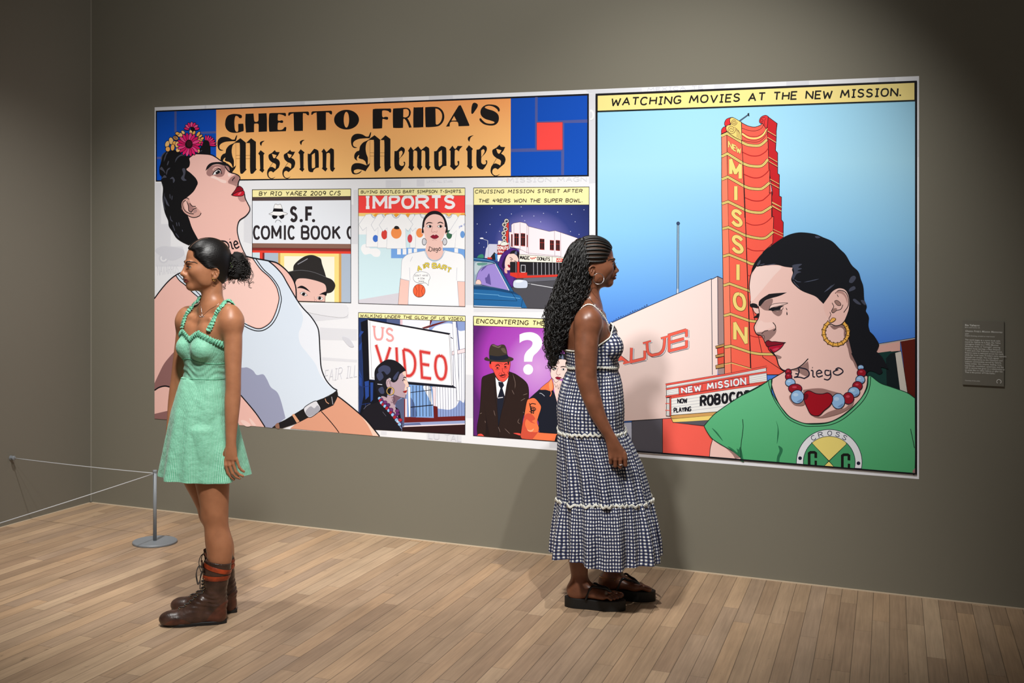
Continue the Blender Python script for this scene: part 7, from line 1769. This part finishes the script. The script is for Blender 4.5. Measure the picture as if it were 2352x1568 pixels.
# boots
lea = leather('worn_brown_leather', (64, 44, 36), .34); lea2 = leather('tan_brown_leather', (84, 46, 33), .36); sole_m = plain('black_rubber', (20, 21, 23), .6); red_l = leather('orange_red_leather', (150, 58, 26), .4); lace_m = plain('dark_laces', (70, 64, 60), .8); ant = plain('brass_eyelets', (150, 128, 84), .3, 1.0)
def boot(heel_px, toe_px, shaft, scale):
    hp, tp = np.array(floor_pt(*heel_px)), np.array(floor_pt(*toe_px)); ax = unit(tp - hp); sd = np.cross([0, 0, 1], ax); L = np.linalg.norm(tp - hp); up = np.array([0, 0, 1.])
    Q = lambda t, s, z: hp + ax * (t * L) + sd * s + up * z
    A = [ax, sd, up]
    B = Field()
    B.ell(Q(.13, 0, .040), (.040, .034, .045), A, .02); B.ell(Q(.42, 0, .040), (.075, .038, .042), A, .03); B.ell(Q(.70, .003, .030), (.075, .046, .034), A, .03); B.ell(Q(.86, .001, .030), (.048, .041, .030), A, .025)
    B.econe(Q(.62, 0, .045), Q(.36, 0, .105), (.034, .030), (.040, .034), sd, .03)
    sh = [W(x, y, hp[1]) for x, y, r in shaft]; rr = [r for x, y, r in shaft]
    B.chain([(p, r * .94, r) for p, r in zip(sh, rr)], sd, .02)
    z1 = sh[-1][2]; slope = -.16
    inner = Field(); inner.chain([(p + np.array([0, 0, .0]), r * .94 - .006, r - .006) for p, r in zip(sh[-2:], rr[-2:])], sd, .01)
    def clip(d, x, y, z):
        d = np.maximum(d, .011 - z + 0 * x)
        ctop = (z - z1) - ((x - sh[-1][0]) * ax[0] + (y - sh[-1][1]) * ax[1]) * .16
        return np.maximum(d, ctop)
    lo, hi = np.minimum(hp, tp) - .08, np.maximum(hp, tp) + .08; lo[2], hi[2] = 0, z1 + .03
    v, f = field_mesh(B, lo, hi, .0025, clip); v = relax(v, f, 2, .5)
    t = ((v - hp) @ ax) / L; s = (v - hp) @ sd
    # creases across the ankle and instep
    nrm_ = np.zeros_like(v); wv = .0022 * np.sin(v[:, 2] * 330 + 3 * np.sin(t * 9) + 2 * s / .03) * np.exp(-((v[:, 2] - .105) / .045) ** 2)
    v = v + (ax * np.cos(t * 3)[:, None] + sd * np.sign(s)[:, None] * .6) * wv[:, None]
    cz = v[f].mean(1); ct = ((cz - hp) @ ax) / L
    mi = np.where((cz[:, 2] < .098 - .95 * np.clip(ct, 0, 1) ** 1.6 * .55) & (ct < .33), 1, np.where((ct > .50) & (cz[:, 2] < .040 - 1.6 * (ct - .74) ** 2 * .35), 1, 0))
    o = mesh_from('boot', v, f, [lea, lea2], WL, mi)
    # sole: outline swept up
    S = MB(); outl = []
    for a in np.linspace(0, 2 * math.pi, 56, endpoint=False):
        c_, s_ = math.cos(a), math.sin(a); tt = .5 + .512 * np.sign(c_) * abs(c_) ** .8; w_ = np.interp(tt, [-.02, .12, .4, .7, .9, 1.02], [.022, .034, .032, .046, .040, .024]); outl.append((tt, w_ * np.sign(s_) * abs(s_) ** .7))
    rows = [[Q(a, b * k, z + (.010 * max(a - .8, 0) / .2)) for a, b in outl] for z, k in ((.0, .95), (.004, 1.0), (.013, 1.03), (.0165, .98))]
    vs = [p for r in rows for p in r]; n = len(outl); fs = [(i * n + j, i * n + (j + 1) % n, (i + 1) * n + (j + 1) % n, (i + 1) * n + j) for i in range(3) for j in range(n)] + [tuple(range(n))[::-1], tuple(3 * n + j for j in range(n))]
    S.add(vs, fs); wmesh(S, 'sole', sole_m, o, False)
    # two leather straps round the shaft
    def rim(zc, slope, off):
        out = []
        for a in np.linspace(0, 2 * math.pi, 48):
            dr = ax * math.cos(a) + sd * math.sin(a); c = np.array([np.interp(zc, [p[2] for p in sh], [p[k] for p in sh]) for k in range(2)] + [zc + slope * math.cos(a)])
            tt = np.linspace(0.02, .11, 60); dd = B.at(c[None] + dr[None] * tt[:, None]); out.append(c + dr * (tt[int(np.argmax(dd > off))]))
        return np.array(out)
    for zc, sl, w_ in ((z1 - .028, .018, .0095), (z1 - .066, .002, .0105)):
        r0, r1, r2 = rim(zc - w_, sl, .001), rim(zc, sl, .0035), rim(zc + w_, sl, .001); n = len(r0)
        S = MB(); S.add(list(r0) + list(r1) + list(r2), [(i * n + j, i * n + j + 1, (i + 1) * n + j + 1, (i + 1) * n + j) for i in (0, 1) for j in range(n - 1)]); wmesh(S, 'leather_strap', red_l, o)
    # laces, eyelets and bow
    S, E = MB(), []
    def front(z, s_): 
        c = Q(np.interp(z, [.05, .10, .14, z1], [.70, .50, .40, .36]) - .18, s_, z); tt = np.linspace(0, .12, 90); dd = B.at(c[None] + ax[None] * tt[:, None]); j = int(np.argmax(dd > .001)); return c + ax * tt[j]
    zz = np.linspace(.056, z1 - .075, 11)
    for i, z in enumerate(zz):
        a, b = front(z, -.017), front(z + .004, .017); m_pt = (a + b) / 2 + ax * .004 + up * .002
        S.tube([a, m_pt, b], .0030, 5)
        if i < len(zz) - 1: a2 = front(zz[i + 1], .017); S.tube([a, (a + a2) / 2 + ax * .007, a2], .0030, 5)
        for p in (a, b): E.append((p - ax * .001, p + ax * .0022))
    tp_ = front(z1 - .03, 0)
    for sgn in (1, -1):
        S.tube(smooth3([tp_, tp_ + ax * .018 + sd * .012 * sgn + up * .012, tp_ + ax * .030 + sd * .018 * sgn - up * .02, tp_ + ax * .022 + sd * .010 * sgn - up * .065, tp_ + ax * .012 + sd * .004 * sgn - up * .04, tp_]), .0020, 5)
        S.tube(smooth3([tp_, tp_ + ax * .012 - sd * .010 * sgn - up * .03, tp_ + ax * .014 - sd * .008 * sgn - up * .085]), .0020, 5)
    wmesh(S, 'laces', lace_m, o); 
    for a, b in E:
        e_ = MB(); e_.tube([a, b], .0034, 7); wmesh(e_, 'eyelet', ant, o)
    # tongue flap above the front
    T_ = MB(); fr = front(z1 - .02, 0); rows = []
    for k in range(5): rows += [fr + ax * (.004 + .002 * k) + sd * s_ + up * (-.03 + .0135 * k) - ax * (s_ / .03) ** 2 * .01 for s_ in (-.022, -.011, 0, .011, .022)]
    T_.add(rows, [(i * 5 + j, i * 5 + j + 1, (i + 1) * 5 + j + 1, (i + 1) * 5 + j) for i in range(4) for j in range(4)]); wmesh(T_, 'tongue', lea, o)
    return o
boot((519.5, 1429.5), (370, 1437), [(499, 1385, .046), (493, 1362, .047), (495, 1335, .050), (499, 1310, .054), (502, 1288, .0575)], 1)
boot((543, 1405.5), (396, 1403), [(521, 1362, .047), (514, 1340, .048), (510, 1316, .052), (506, 1292, .057), (503, 1264, .061)], 1)
# ------------------------------------------------------------------ visitor in the checked dress (right)
ZB = 6.19
WR = empty('person', floor_pt(1372, 1392)); tag(WR, 'woman with long curly black braids in a navy and white gingham dress, facing right', 'person')
skinR = skin_mat('deep_brown_skin', (110, 67, 46), (126, 78, 55), .36)
lipR = plain('dark_lips', (84, 38, 36), .38)
hairR = plain('black_braids', (13, 11, 10), .42)
scalpR = plain('scalp_brown', (74, 52, 38), .6)
E3 = np.eye(3)
tr = Field()
def sec(py, back, front, b, z=ZB): return (W((back + front) / 2, py, z), (front - back) / 2 * z / F, b)
tr.vchain([sec(1120, 1300, 1420, .16), sec(1040, 1288, 1428, .178), sec(965, 1284, 1427, .186), sec(920, 1287, 1427, .172), sec(880, 1296, 1423, .150), sec(850, 1306, 1412, .138), sec(820, 1302, 1404, .145), sec(785, 1298, 1402, .155), sec(755, 1302, 1400, .150), sec(730, 1316, 1393, .110), sec(712, 1330, 1382, .068)], (1, 0, 0), .03)
for q in (1, -1):
    tr.ell(W(1392, 793, ZB) + np.array([.012, .078 * q, 0]), (.056, .058, .058), None, .025)
    tr.cone(W(1352, 700, ZB), W(1354, 722, ZB + .13 * q), .036, .036, .045)
    tr.cone(W(1362, 755, ZB + .08 * q), W(1354, 742, ZB + .15 * q), .055, .045, .04); tr.cone(W(1335, 760, ZB + .08 * q), W(1350, 745, ZB + .15 * q), .055, .045, .04)
    tr.cone(W(1386, 722, ZB + .014 * q), W(1380, 714, ZB + .10 * q), .008, .008, .02)
h2 = Head(W(1362, 592.6, ZB), math.radians(7), 1.3, 1.15)
tr.cone(W(1350, 722, ZB), h2.p(-.022, 0, -.075), .056, .048, .03)
bd = Field(); bd.ops = list(tr.ops)
Za = ZB - .165
bd.ell(W(1351, 738, Za), (.056, .052, .062), None, .03)
bd.vchain([(W(1350, 735, Za), .052, .050), (W(1348, 765, Za - .008), .055, .052), (W(1346.5, 800, Za - .018), .053, .051), (W(1346, 840, Za - .028), .049, .047), (W(1347, 868, Za - .034), .0475, .043), (W(1352, 890, Za - .038), .0455, .042), (W(1361, 920, Za - .045), .0425, .040), (W(1374, 955, Za - .052), .0365, .034), (W(1390, 985, Za - .058), .031, .026), (W(1403, 1006, Za - .062), .0285, .020), (W(1412, 1028, Za - .064), .0345, .0175), (W(1419, 1048, Za - .064), .040, .0145)], (1, 0, 0), .02)
Zq = Za - .064
def fing(pts, r0=.0105, r1=.008):
    P = [W(*p) for p in pts]; n = len(P) - 1
    for i in range(n): bd.cone(P[i], P[i + 1], r0 + (r1 - r0) * i / n, r0 + (r1 - r0) * (i + 1) / n, .002 if i else .006)
fing([(1402, 1042, Zq), (1402.5, 1052, Zq - .004), (1402.5, 1062, Zq + .002), (1404, 1062, Zq + .022), (1407, 1052, Zq + .03)], .0098, .0075)
fing([(1413, 1044, Zq), (1413.5, 1055, Zq - .006), (1413, 1069.5, Zq), (1414, 1069, Zq + .024), (1416, 1056, Zq + .033)])
fing([(1424.5, 1044, Zq), (1425, 1055, Zq - .006), (1424.5, 1071.5, Zq), (1425, 1071, Zq + .025), (1426, 1058, Zq + .034)])
fing([(1434.5, 1042, Zq), (1436, 1052, Zq - .004), (1436.5, 1067.5, Zq), (1436, 1067, Zq + .022), (1435, 1056, Zq + .030)])
fing([(1418, 1020, Zq + .016), (1431, 1036, Zq + .030), (1434, 1050, Zq + .036), (1430, 1064, Zq + .040)], .012, .009)
# far arm, mostly hidden; its forearm shows behind her back
Zk2 = ZB + .165
bd.ell(W(1352, 738, Zk2), (.055, .05, .06), None, .03)
bd.vchain([(W(1350, 740, Zk2), .050, .050), (W(1342, 790, Zk2 + .01), .050, .049), (W(1332, 845, Zk2 + .02), .044, .044), (W(1330, 880, Zk2 + .02), .042, .041), (W(1340, 930, Zk2 + .03), .038, .037), (W(1360, 980, Zk2 + .035), .030, .026), (W(1374, 1005, Zk2 + .035), .028, .019), (W(1386, 1046, Zk2 + .035), .038, .0145)], (1, 0, 0), .02)
for i, dx in enumerate((-16, -5, 6, 16)): fing([(1385 + dx, 1042, Zk2 + .035), (1386 + dx, 1056, Zk2 + .036), (1386 + dx, 1070, Zk2 + .03), (1388 + dx, 1064, Zk2 + .01)])
fing([(1388, 1018, Zk2 + .02), (1400, 1036, Zk2 + .0), (1401, 1052, Zk2 - .006)], .011, .008)
# legs and bare feet
def foot(ank, heel, ball, toe, zf, side):
    """ank/heel/ball/toe: points on the sandal top (z = zf); side = +1 big toe towards +perp"""
    A, Hh, Bb, T = (np.array([p[0], p[1], 0.]) for p in (ank, heel, ball, toe)); ax = unit(T - Hh); pr = np.cross([0, 0, 1], ax) * side; up = np.array([0, 0, 1.])
    L = np.linalg.norm(T - Hh)
    bd.ell(Hh + ax * .03 + up * (zf + .030), (.036, .030, .034), [ax, pr, up], .02)
    bd.econe(Hh + ax * .045 + up * (zf + .050), Hh + ax * L * .66 + up * (zf + .020), (.032, .040), (.042, .019), pr, .025)
    bd.econe(Hh + ax * .03 + up * (zf + .025), Hh + ax * L * .68 + up * (zf + .015), (.030, .024), (.046, .014), pr, .02)
    bd.ell(Hh + ax * L * .70 + pr * .030 + up * (zf + .017), (.026, .018, .017), [ax, pr, up], .012)
    for i, (o, ln, r) in enumerate(((.031, 1.0, .0125), (.011, .99, .0095), (-.006, .955, .009), (-.021, .91, .0085), (-.034, .86, .008))):
        a = Hh + ax * L * .70 + pr * o * .92 + up * (zf + .015); b = Hh + ax * (L * ln - .012) + pr * o + up * (zf + r); m = (a + b) / 2 + up * .006
        bd.cone(a, m, r * 1.05, r, .006); bd.cone(m, b, r * .92, r, .003)
    return Hh, ax, pr, L
def fp(x, y): q = floor_pt(x, y); return (q.x, q.y)
n_heel, n_toe = np.array(fp(1304, 1391)), np.array(fp(1430, 1400.5))
f_heel, f_toe = np.array(fp(1377, 1370)), np.array(fp(1499, 1378.5))
SZ = .046
FN = foot((0, 0), n_heel, n_toe, n_toe, SZ, 1)
FF = foot((0, 0), f_heel, f_toe, f_toe, SZ, -1 if False else -1)
for (cx0, Zl, cx1, hp) in ((1329.5, n_heel[1] - .005, 1331, n_heel), (1408, f_heel[1], 1405, f_heel)):
    bd.vchain([(W(cx0 - 2, 1090, Zl), .075, .075), (W(cx0 + 1, 1180, Zl), .058, .058), (W(cx0 - 3, 1235, Zl), .060, .058), (W(cx0 - 1, 1275, Zl), .050, .048), (W(cx0, 1300, Zl), .0425, .041), (W(cx0 + 2, 1328, Zl), .0375, .036), (W(cx0 + 3.5, 1348, Zl), .041, .036), (W(cx0 + 3, 1366, Zl), .040, .033)], (1, 0, 0), .03)
h2.build(bd)
xs = np.arange(W(1250, 0, ZB)[0], W(1530, 0, ZB)[0], .0024); ys = np.arange(ZB - .33, ZB + .33, .0026)
zs = np.concatenate([np.arange(.03, .18, .0022), np.arange(.18, .62, .005), np.arange(.62, .86, .0024), np.arange(.86, 1.42, .004), np.arange(1.42, 1.72, .0019)])
d = bd.grid(xs, ys, zs); v, f = surface_nets(d, xs, ys, zs); del d
v = relax(v, f, 2, .5)
cen = v[f].mean(1); q = (cen - h2.O) @ h2.A.T
lipm = ((q[:, 0] > .080) & (np.abs(q[:, 1]) < .025) & (((q[:, 2] + .0860) / (.0128 * (1 - .5 * (q[:, 1] / .027) ** 2))) ** 2 < 1)).astype(int)
mesh_from('body', v, f, [skinR, lipR], WR, lipm)
eyes(h2, WR, gaze=0.0)
browR = plain('black_brows', (16, 12, 11), .7)
for sd in (1, -1): brow(h2, bd, WR, browR, [(.009, -.0095), (.020, -.0055), (.036, -.0015), (.050, -.0035), (.060, -.0105)], .0030, sd)
for sd in (1, -1):
    m_ = MB()
    for t in np.linspace(-1, 1, 19):
        p = h2.p(.0905 - .005 * t - .004 * t * t, (.0345 + .0125 * t) * sd, -.0238 - .0032 * t * t); m_.tube([p, p + h2.f * .008 + h2.l * .003 * t * sd + h2.u * .0002, p + h2.f * .013 + h2.l * .006 * t * sd + h2.u * .0052], [.0008, .0007, .0002], 4)
    wmesh(m_, 'eyelashes', plain('lash_black', (10, 9, 9), .6), WR)
# scalp with cornrows, then the long braids
fpoly = [(.20, .058), (.0855, .058), (.078, .050), (.072, .018), (.052, -.005), (.044, -.028), (.034, -.028), (.024, -.018), (-.004, -.024), (-.010, -.060), (-.030, -.09), (-.036, -.30), (.20, -.30)]
v, f = h2.cap(fpoly, .0022); v = relax(v, f, 2, .5); mesh_from('scalp', v, f, scalpR, WR)
m_ = MB(); rx, ry, rz = .1005, .079, .0885
for k in range(-9, 10):
    ang = k * .21 + .02; P = []
    f0 = np.interp(abs(ang), [0, .6, 1.1, 1.5, 1.75, 1.95], [.086, .084, .078, .062, .052, .046])
    for ff in np.linspace(f0, -.045, 26):
        s_ = math.sqrt(max(1 - ((ff + .004) / rx) ** 2, .02)); P.append(h2.p(ff, ry * s_ * math.sin(ang), .012 + rz * s_ * math.cos(ang)))
    P = resample(P, 70)
    m_.tube(P, [.0028 + .0028 * min(i / 12, 1) + .0004 * math.sin(i * 2.2) for i in range(70)], 8)
wmesh(m_, 'cornrows', hairR, WR)
HT = [(546, 1330, 1366, .028), (551, 1322, 1370, .046), (560, 1313, 1371, .062), (575, 1303, 1370, .078), (595, 1296, 1366, .090), (620, 1288, 1364, .097), (650, 1278, 1361, .100), (680, 1269, 1354, .104), (705, 1262, 1338, .112), (730, 1256, 1326, .116), (760, 1253, 1317, .110), (790, 1254, 1300, .098), (815, 1258, 1286, .080), (838, 1264, 1278, .05)]
HT = np.array(HT)
def hv(y, psi, rho):
    bk, fr, b = (np.interp(y, HT[:, 0], HT[:, i]) for i in (1, 2, 3))
    a = (fr - bk) / 2
    return W((bk + fr) / 2 + a * rho * math.cos(psi), y, ZB + .0) + np.array([0, b * rho * math.sin(psi), 0])
rows = np.r_[546, 551, np.linspace(558, 838, 60)]; npsi = 64; vv = []
for iy, y in enumerate(rows):
    for j in range(npsi):
        ps = 2 * math.pi * j / npsi; vv.append(hv(y, ps, .90 + .035 * math.sin(ps * 13 + iy * .25) + .03 * math.sin(ps * 7 - iy * .4 + 1) + .02 * math.sin(iy * .9 + ps * 5)))
n = len(rows); ff_ = [(i * npsi + j, i * npsi + (j + 1) % npsi, (i + 1) * npsi + (j + 1) % npsi, (i + 1) * npsi + j) for i in range(n - 1) for j in range(npsi)]
mb_ = MB(); mb_.add(vv, ff_ + [tuple(range(npsi)), tuple((n - 1) * npsi + j for j in range(npsi))[::-1]]); hairo2 = wmesh(mb_, 'hair', hairR, WR)
rg = np.random.RandomState(11); m_ = MB()
for i in range(470):
    psi = rg.uniform(0, 2 * math.pi) if i % 3 else rg.uniform(math.pi * .95, math.pi * 2.05)
    y0 = rg.uniform(547, 600) if i < 330 else rg.uniform(640, 740); y1 = rg.choice([rg.uniform(700, 790), rg.uniform(770, 846)]); rho = rg.uniform(.88, 1.03)
    ys_ = np.arange(y0, max(y1, y0 + 60), 14.0)
    P = [hv(y, psi + .10 * math.sin(y * .03 + i), rho + (.02 + .05 * max(y - 640, 0) / 200) * math.sin(y * .055 + i * 2)) for y in ys_]
    L = (ys_[-1] - ys_[0]) / 100.0
    curl(m_, P, .0012, .0098, rg.uniform(3.2, 5.2) * L, rg.uniform(.0016, .0025), int(38 * L) + 14, 4, i)
wmesh(m_, 'braids', hairR, hairo2)
m_ = MB()
for i, pts in enumerate(([(1266, 740), (1258, 770), (1253, 800), (1258, 826)], [(1270, 770), (1262, 800), (1262, 830), (1264, 850)], [(1280, 770), (1275, 805), (1270, 835), (1268, 848)], [(1264, 690), (1254, 715), (1251, 745)], [(1290, 760), (1288, 790), (1282, 815)], [(1262, 760), (1250, 780), (1250, 805)], [(1262, 810), (1262, 832), (1258, 846)], [(1284, 785), (1284, 805), (1278, 820)], [(1272, 820), (1268, 836), (1270, 848)], [(1256, 700), (1250, 725), (1253, 742)])):
    for k in range(4):
        P = [W(x + rg.uniform(-3, 3), y + rg.uniform(-3, 3), ZB + rg.uniform(-.06, .05)) for x, y in pts]; curl(m_, P, .003, .0075, rg.uniform(2, 3.4), .0015, 46, 4, i * 9 + k)
wmesh(m_, 'loose_curls', hairR, hairo2)
m_ = MB(); c0 = W(1374.5, 640, ZB - .088); m_.tube([c0 + np.array([.0245 * math.cos(a), .004 * math.sin(a * 2), .0245 * math.sin(a)]) for a in np.linspace(0, 2 * math.pi, 44, endpoint=False)], .0015, 6, 0, False, True); wmesh(m_, 'hoop_earring', silver, WR)
m_ = MB(); P = [hit(tr, x, y, 5.8, 6.4, .002) for x, y in ((1352, 680), (1358, 690), (1366, 700), (1374, 708), (1380, 714), (1385, 719))]; m_.tube(smooth3(P, 4), .0012, 5); wmesh(m_, 'necklace', silver, WR)

# the dress: fitted top and three gathered tiers, each its own piece of cloth
ging = gingham_cloth('navy_gingham', (226, 226, 220), (56, 63, 98), (16, 21, 48))
zr = lambda py: H - (py - HY) / F * ZB
SIL = np.array([(700, 1318, 1398), (760, 1300, 1416), (790, 1293, 1426), (812, 1297, 1423), (830, 1301, 1419), (850, 1303, 1420), (880, 1290, 1428), (905, 1283, 1431), (937, 1278, 1433), (975, 1281, 1432), (985, 1283, 1434), (1000, 1281, 1444), (1030, 1280, 1458), (1065, 1279, 1474), (1110, 1279, 1487), (1140, 1280, 1494), (1160, 1276, 1501), (1200, 1268, 1512), (1240, 1262, 1521), (1275, 1259, 1524)])
DEP = np.array([(700, .13), (830, .148), (850, .142), (937, .196), (985, .200), (1065, .215), (1140, .232), (1200, .252), (1275, .268)])
def axR(z):
    y = HY + (H - z) / ZB * F; return W(np.interp(y, SIL[:, 0], (SIL[:, 1] + SIL[:, 2]) / 2), 0, ZB)[0] if np.isscalar(z) else ((np.interp(y, SIL[:, 0], (SIL[:, 1] + SIL[:, 2]) / 2) - CX) / F * ZB, np.full_like(z, ZB))
fR, lR = np.array([1., 0, 0]), np.array([0, 1., 0])
def rmR(amp, n0, t0, t1, gather=0.0):
    def fn(T, Z):
        y = HY + (H - Z) / ZB * F
        a = np.interp(y, SIL[:, 0], (SIL[:, 2] - SIL[:, 1]) / 2) / F * ZB; b = np.interp(y, DEP[:, 0], DEP[:, 1])
        r = 1 / (np.abs(np.cos(T) / a) ** 2.2 + np.abs(np.sin(T) / b) ** 2.2) ** (1 / 2.2)
        s = np.clip((y - t0) / (t1 - t0), 0, 1)
        fold = amp * s ** .7 * (np.sin(n0 * T + 2.2 * np.sin(3 * T)) + .6 * np.sin((n0 * 1.7) * T + 1.3 + 1.5 * np.sin(2 * T + 1)) + .5 * np.sin(n0 * .45 * T + .4))
        return r + fold - amp * .8 * s + gather * np.sin(T * 47 + 3 * np.sin(T * 5)) * np.exp(-s * 3)
    return fn
def ztR(T):
    a = np.degrees(np.abs(np.arctan2(np.sin(T), np.cos(T)))); return np.interp(a, [0, 15, 35, 60, 90, 125, 180], [zr(762), zr(756), zr(744), zr(770), zr(792), zr(800), zr(802)])
cl = lambda v: (lambda T: np.full_like(T, v))
tiers = [(ztR, cl(zr(838)), rmR(0.0, 9, 760, 838), .006, 53, 67, tr), (cl(zr(838)), cl(zr(857)), rmR(.0, 9, 838, 857), .0075, 53, 67, tr), (cl(zr(857)), cl(zr(986)), rmR(.0025, 17, 857, 986, .0025), .006, 72, 67, tr), (cl(zr(986)), cl(zr(1141)), rmR(.012, 12, 986, 1120, .004), .006, 104, 67, None), (cl(zr(1141)), lambda T: zr(1272) + .012 * np.sin(2 * T + .6) + .007 * np.sin(5 * T) + .034 * np.exp(-(np.arctan2(np.sin(T), np.cos(T)) / .5) ** 2), rmR(.019, 13, 1141, 1262, .005), .006, 132, 67, None)]
dr = None
for (zt_, zb_, rm_, of_, us_, vs_, fl_) in tiers:
    v, f, uv = loft_dress(fl_, axR, fR, lR, zt_, zb_, rm_, of_, 300, 60 if fl_ is not None else 70, us_, vs_)
    if dr is None: v1, f1, u1 = v, f, uv; dr = 1
    else: f1 = np.vstack([f1, f + len(v1)]); v1 = np.vstack([v1, v]); u1 = np.vstack([u1, uv])
dr = mesh_from('dress', v1, f1, ging, WR, None, u1)
ric = plain('white_rickrack', (214, 212, 202), .85)
def trim_ring(py, rm, off, amp, waves, r, fld=None, name='rickrack_trim', n=520):
    zc = zr(py); R_ = loft_dress(fld, axR, fR, lR, cl(zc), cl(zc), rm, .006, n, 1, 1, 1)[0][:n]
    c = np.stack([R_[:, 0] - axR(R_[:, 2])[0], R_[:, 1] - ZB, 0 * R_[:, 0]], 1); c /= np.linalg.norm(c, axis=1)[:, None]
    P = R_ + c * off; P[:, 2] += amp * np.sin(np.arange(n) / n * 2 * math.pi * waves) + .006 * np.sin(np.arange(n) / n * 2 * math.pi * 3)
    m = MB()
    for dz in (-.0028, 0, .0028): m.tube([p + np.array([0, 0, dz]) for p in P], r, 5, 0, False, True)
    return wmesh(m, name, ric, dr)
trim_ring(986, rmR(.0025, 17, 857, 986, .0025), .006, .0038, 52, .0032)
trim_ring(1141, rmR(.012, 12, 986, 1120, .004), .007, .0042, 58, .0034)
trim_ring(838, rmR(0, 9, 760, 838), .004, .0018, 60, .0022, tr, 'piping')
# top edge piping, bust seam and shoulder straps
n = 300; T_ = np.linspace(0, 2 * math.pi, n, endpoint=False)
R_ = loft_dress(tr, axR, fR, lR, ztR, ztR, rmR(0, 9, 760, 838), .008, n, 1, 1, 1)[0][:n]
m_ = MB(); m_.tube(R_, .0036, 6, 0, False, True); wmesh(m_, 'edge_piping', ric, dr)
for side in (-1, 1):
    zoff = .115 * side
    if side < 0: P = [hit(tr, x, y, 5.8, 6.3, .003) for x, y in ((1396, 745), (1390, 733), (1381, 721), (1371, 710), (1361, 702), (1350, 700))]
    else: P = [tr.project(W(x, y, ZB + .085), 6, .003) for x, y in ((1404, 745), (1398, 733), (1388, 721), (1378, 710), (1366, 702), (1352, 698))]
    for st in range(2): P.append(tr.project(P[-1] + np.array([-.026, 0, -.006 - .007 * st]), 5, .003))
    P = resample(smooth3(P, 6), 260); Nn = np.array([normal_at(tr, p) for p in P])
    ruffle('shoulder_strap', P, Nn, .0062, .0022, 22, ric, dr, 5 + side)
# sandals
rub = plain('black_foam_rubber', (9, 9, 10), .55); strap_m = plain('black_strap', (22, 22, 26), .3)
for (Hh, ax, pr, L) in (FN, FF):
    up = np.array([0, 0, 1.]); S = MB(); outl = []
    for a in np.linspace(0, 2 * math.pi, 60, endpoint=False):
        c_, s_ = math.cos(a), math.sin(a); tt = .5 + .555 * np.sign(c_) * abs(c_) ** .75; w_ = np.interp(tt, [-.06, .1, .4, .72, .95, 1.06], [.030, .041, .036, .050, .046, .030]); outl.append((tt, w_ * np.sign(s_) * abs(s_) ** .7))
    rows = [[Hh + ax * (a * L) + pr * (b * k) + up * z for a, b in outl] for z, k in ((0, .97), (.003, 1.0), (SZ - .004, .99), (SZ, .96))]
    nn = len(outl); S.add([p for r in rows for p in r], [(i * nn + j, i * nn + (j + 1) % nn, (i + 1) * nn + (j + 1) % nn, (i + 1) * nn + j) for i in range(3) for j in range(nn)] + [tuple(range(nn))[::-1], tuple(3 * nn + j for j in range(nn))])
    so = wmesh(S, 'sandal', rub, WR, False)
    S = MB(); post = Hh + ax * L * .80 + pr * .021 + up * (SZ + .018)
    for sgn in (1, -1):
        e_ = Hh + ax * L * .36 + pr * .043 * sgn + up * (SZ - .002); mid = [bd.project(Hh + ax * L * t + pr * (.021 + (.043 * sgn - .021) * s_) + up * (SZ + .06), 8, .004) for t, s_ in ((.70, .30), (.58, .62), (.46, .9))]
        S.tube(smooth3([post] + mid + [e_], 6), .0052, 7)
    S.tube([post + up * .002, post - up * .03], .004, 7); wmesh(S, 'thong_strap', strap_m, so)
m_ = MB(); Hh, ax, pr, L = FF; P = []
ankc = W(1410, 1322, f_heel[1])
for a in np.linspace(0, 2 * math.pi, 40, endpoint=False):
    dr_ = np.array([math.cos(a), math.sin(a), 0]); tt = np.linspace(.02, .09, 80); dd = bd.at(ankc[None] + dr_[None] * tt[:, None]); P.append(ankc + dr_ * tt[int(np.argmax(dd > .0008))])
m_.tube(P, .0011, 5, 0, False, True); p0 = P[30]; m_.tube([p0, p0 - np.array([0, .001, .010])], [.0006, .0022], 6); wmesh(m_, 'anklet', gold, WR)
m_ = MB(); p0 = W(1425, 1066.5, Zq - .004); m_.tube([p0 + np.array([.0098 * math.cos(a), .0098 * math.sin(a), .001 * math.cos(a)]) for a in np.linspace(0, 2 * math.pi, 24, endpoint=False)], .0013, 6, 0, False, True); m_.tube([p0 + np.array([.005, -.0095, -.002]), p0 + np.array([.005, -.0115, .004])], .002, 6); wmesh(m_, 'ring', silver, WR)
for FT, nm in ((FN, 1), (FF, -1)):
    Hh, ax, pr, L = FT; nl = MB()
    for o, ln, r in ((.031, 1.0, .0125), (.011, .99, .0095), (-.006, .955, .009), (-.021, .91, .0085), (-.034, .86, .008)):
        c = Hh + ax * (L * ln - .007) + pr * o + np.array([0, 0, SZ + r * 1.75]); nl = MB(); vs = [c + ax * (.0055 * math.cos(a)) * r / .0105 + pr * (.0052 * math.sin(a)) * r / .0105 - np.array([0, 0, .003 * max(math.cos(a), 0)]) for a in np.linspace(0, 2 * math.pi, 14, endpoint=False)]
        nl.add(vs + [c + np.array([0, 0, .0012])], [(k, (k + 1) % 14, 14) for k in range(14)]); wmesh(nl, 'toenail', plain('violet_nail_polish', (70, 44, 96), .15), WR)
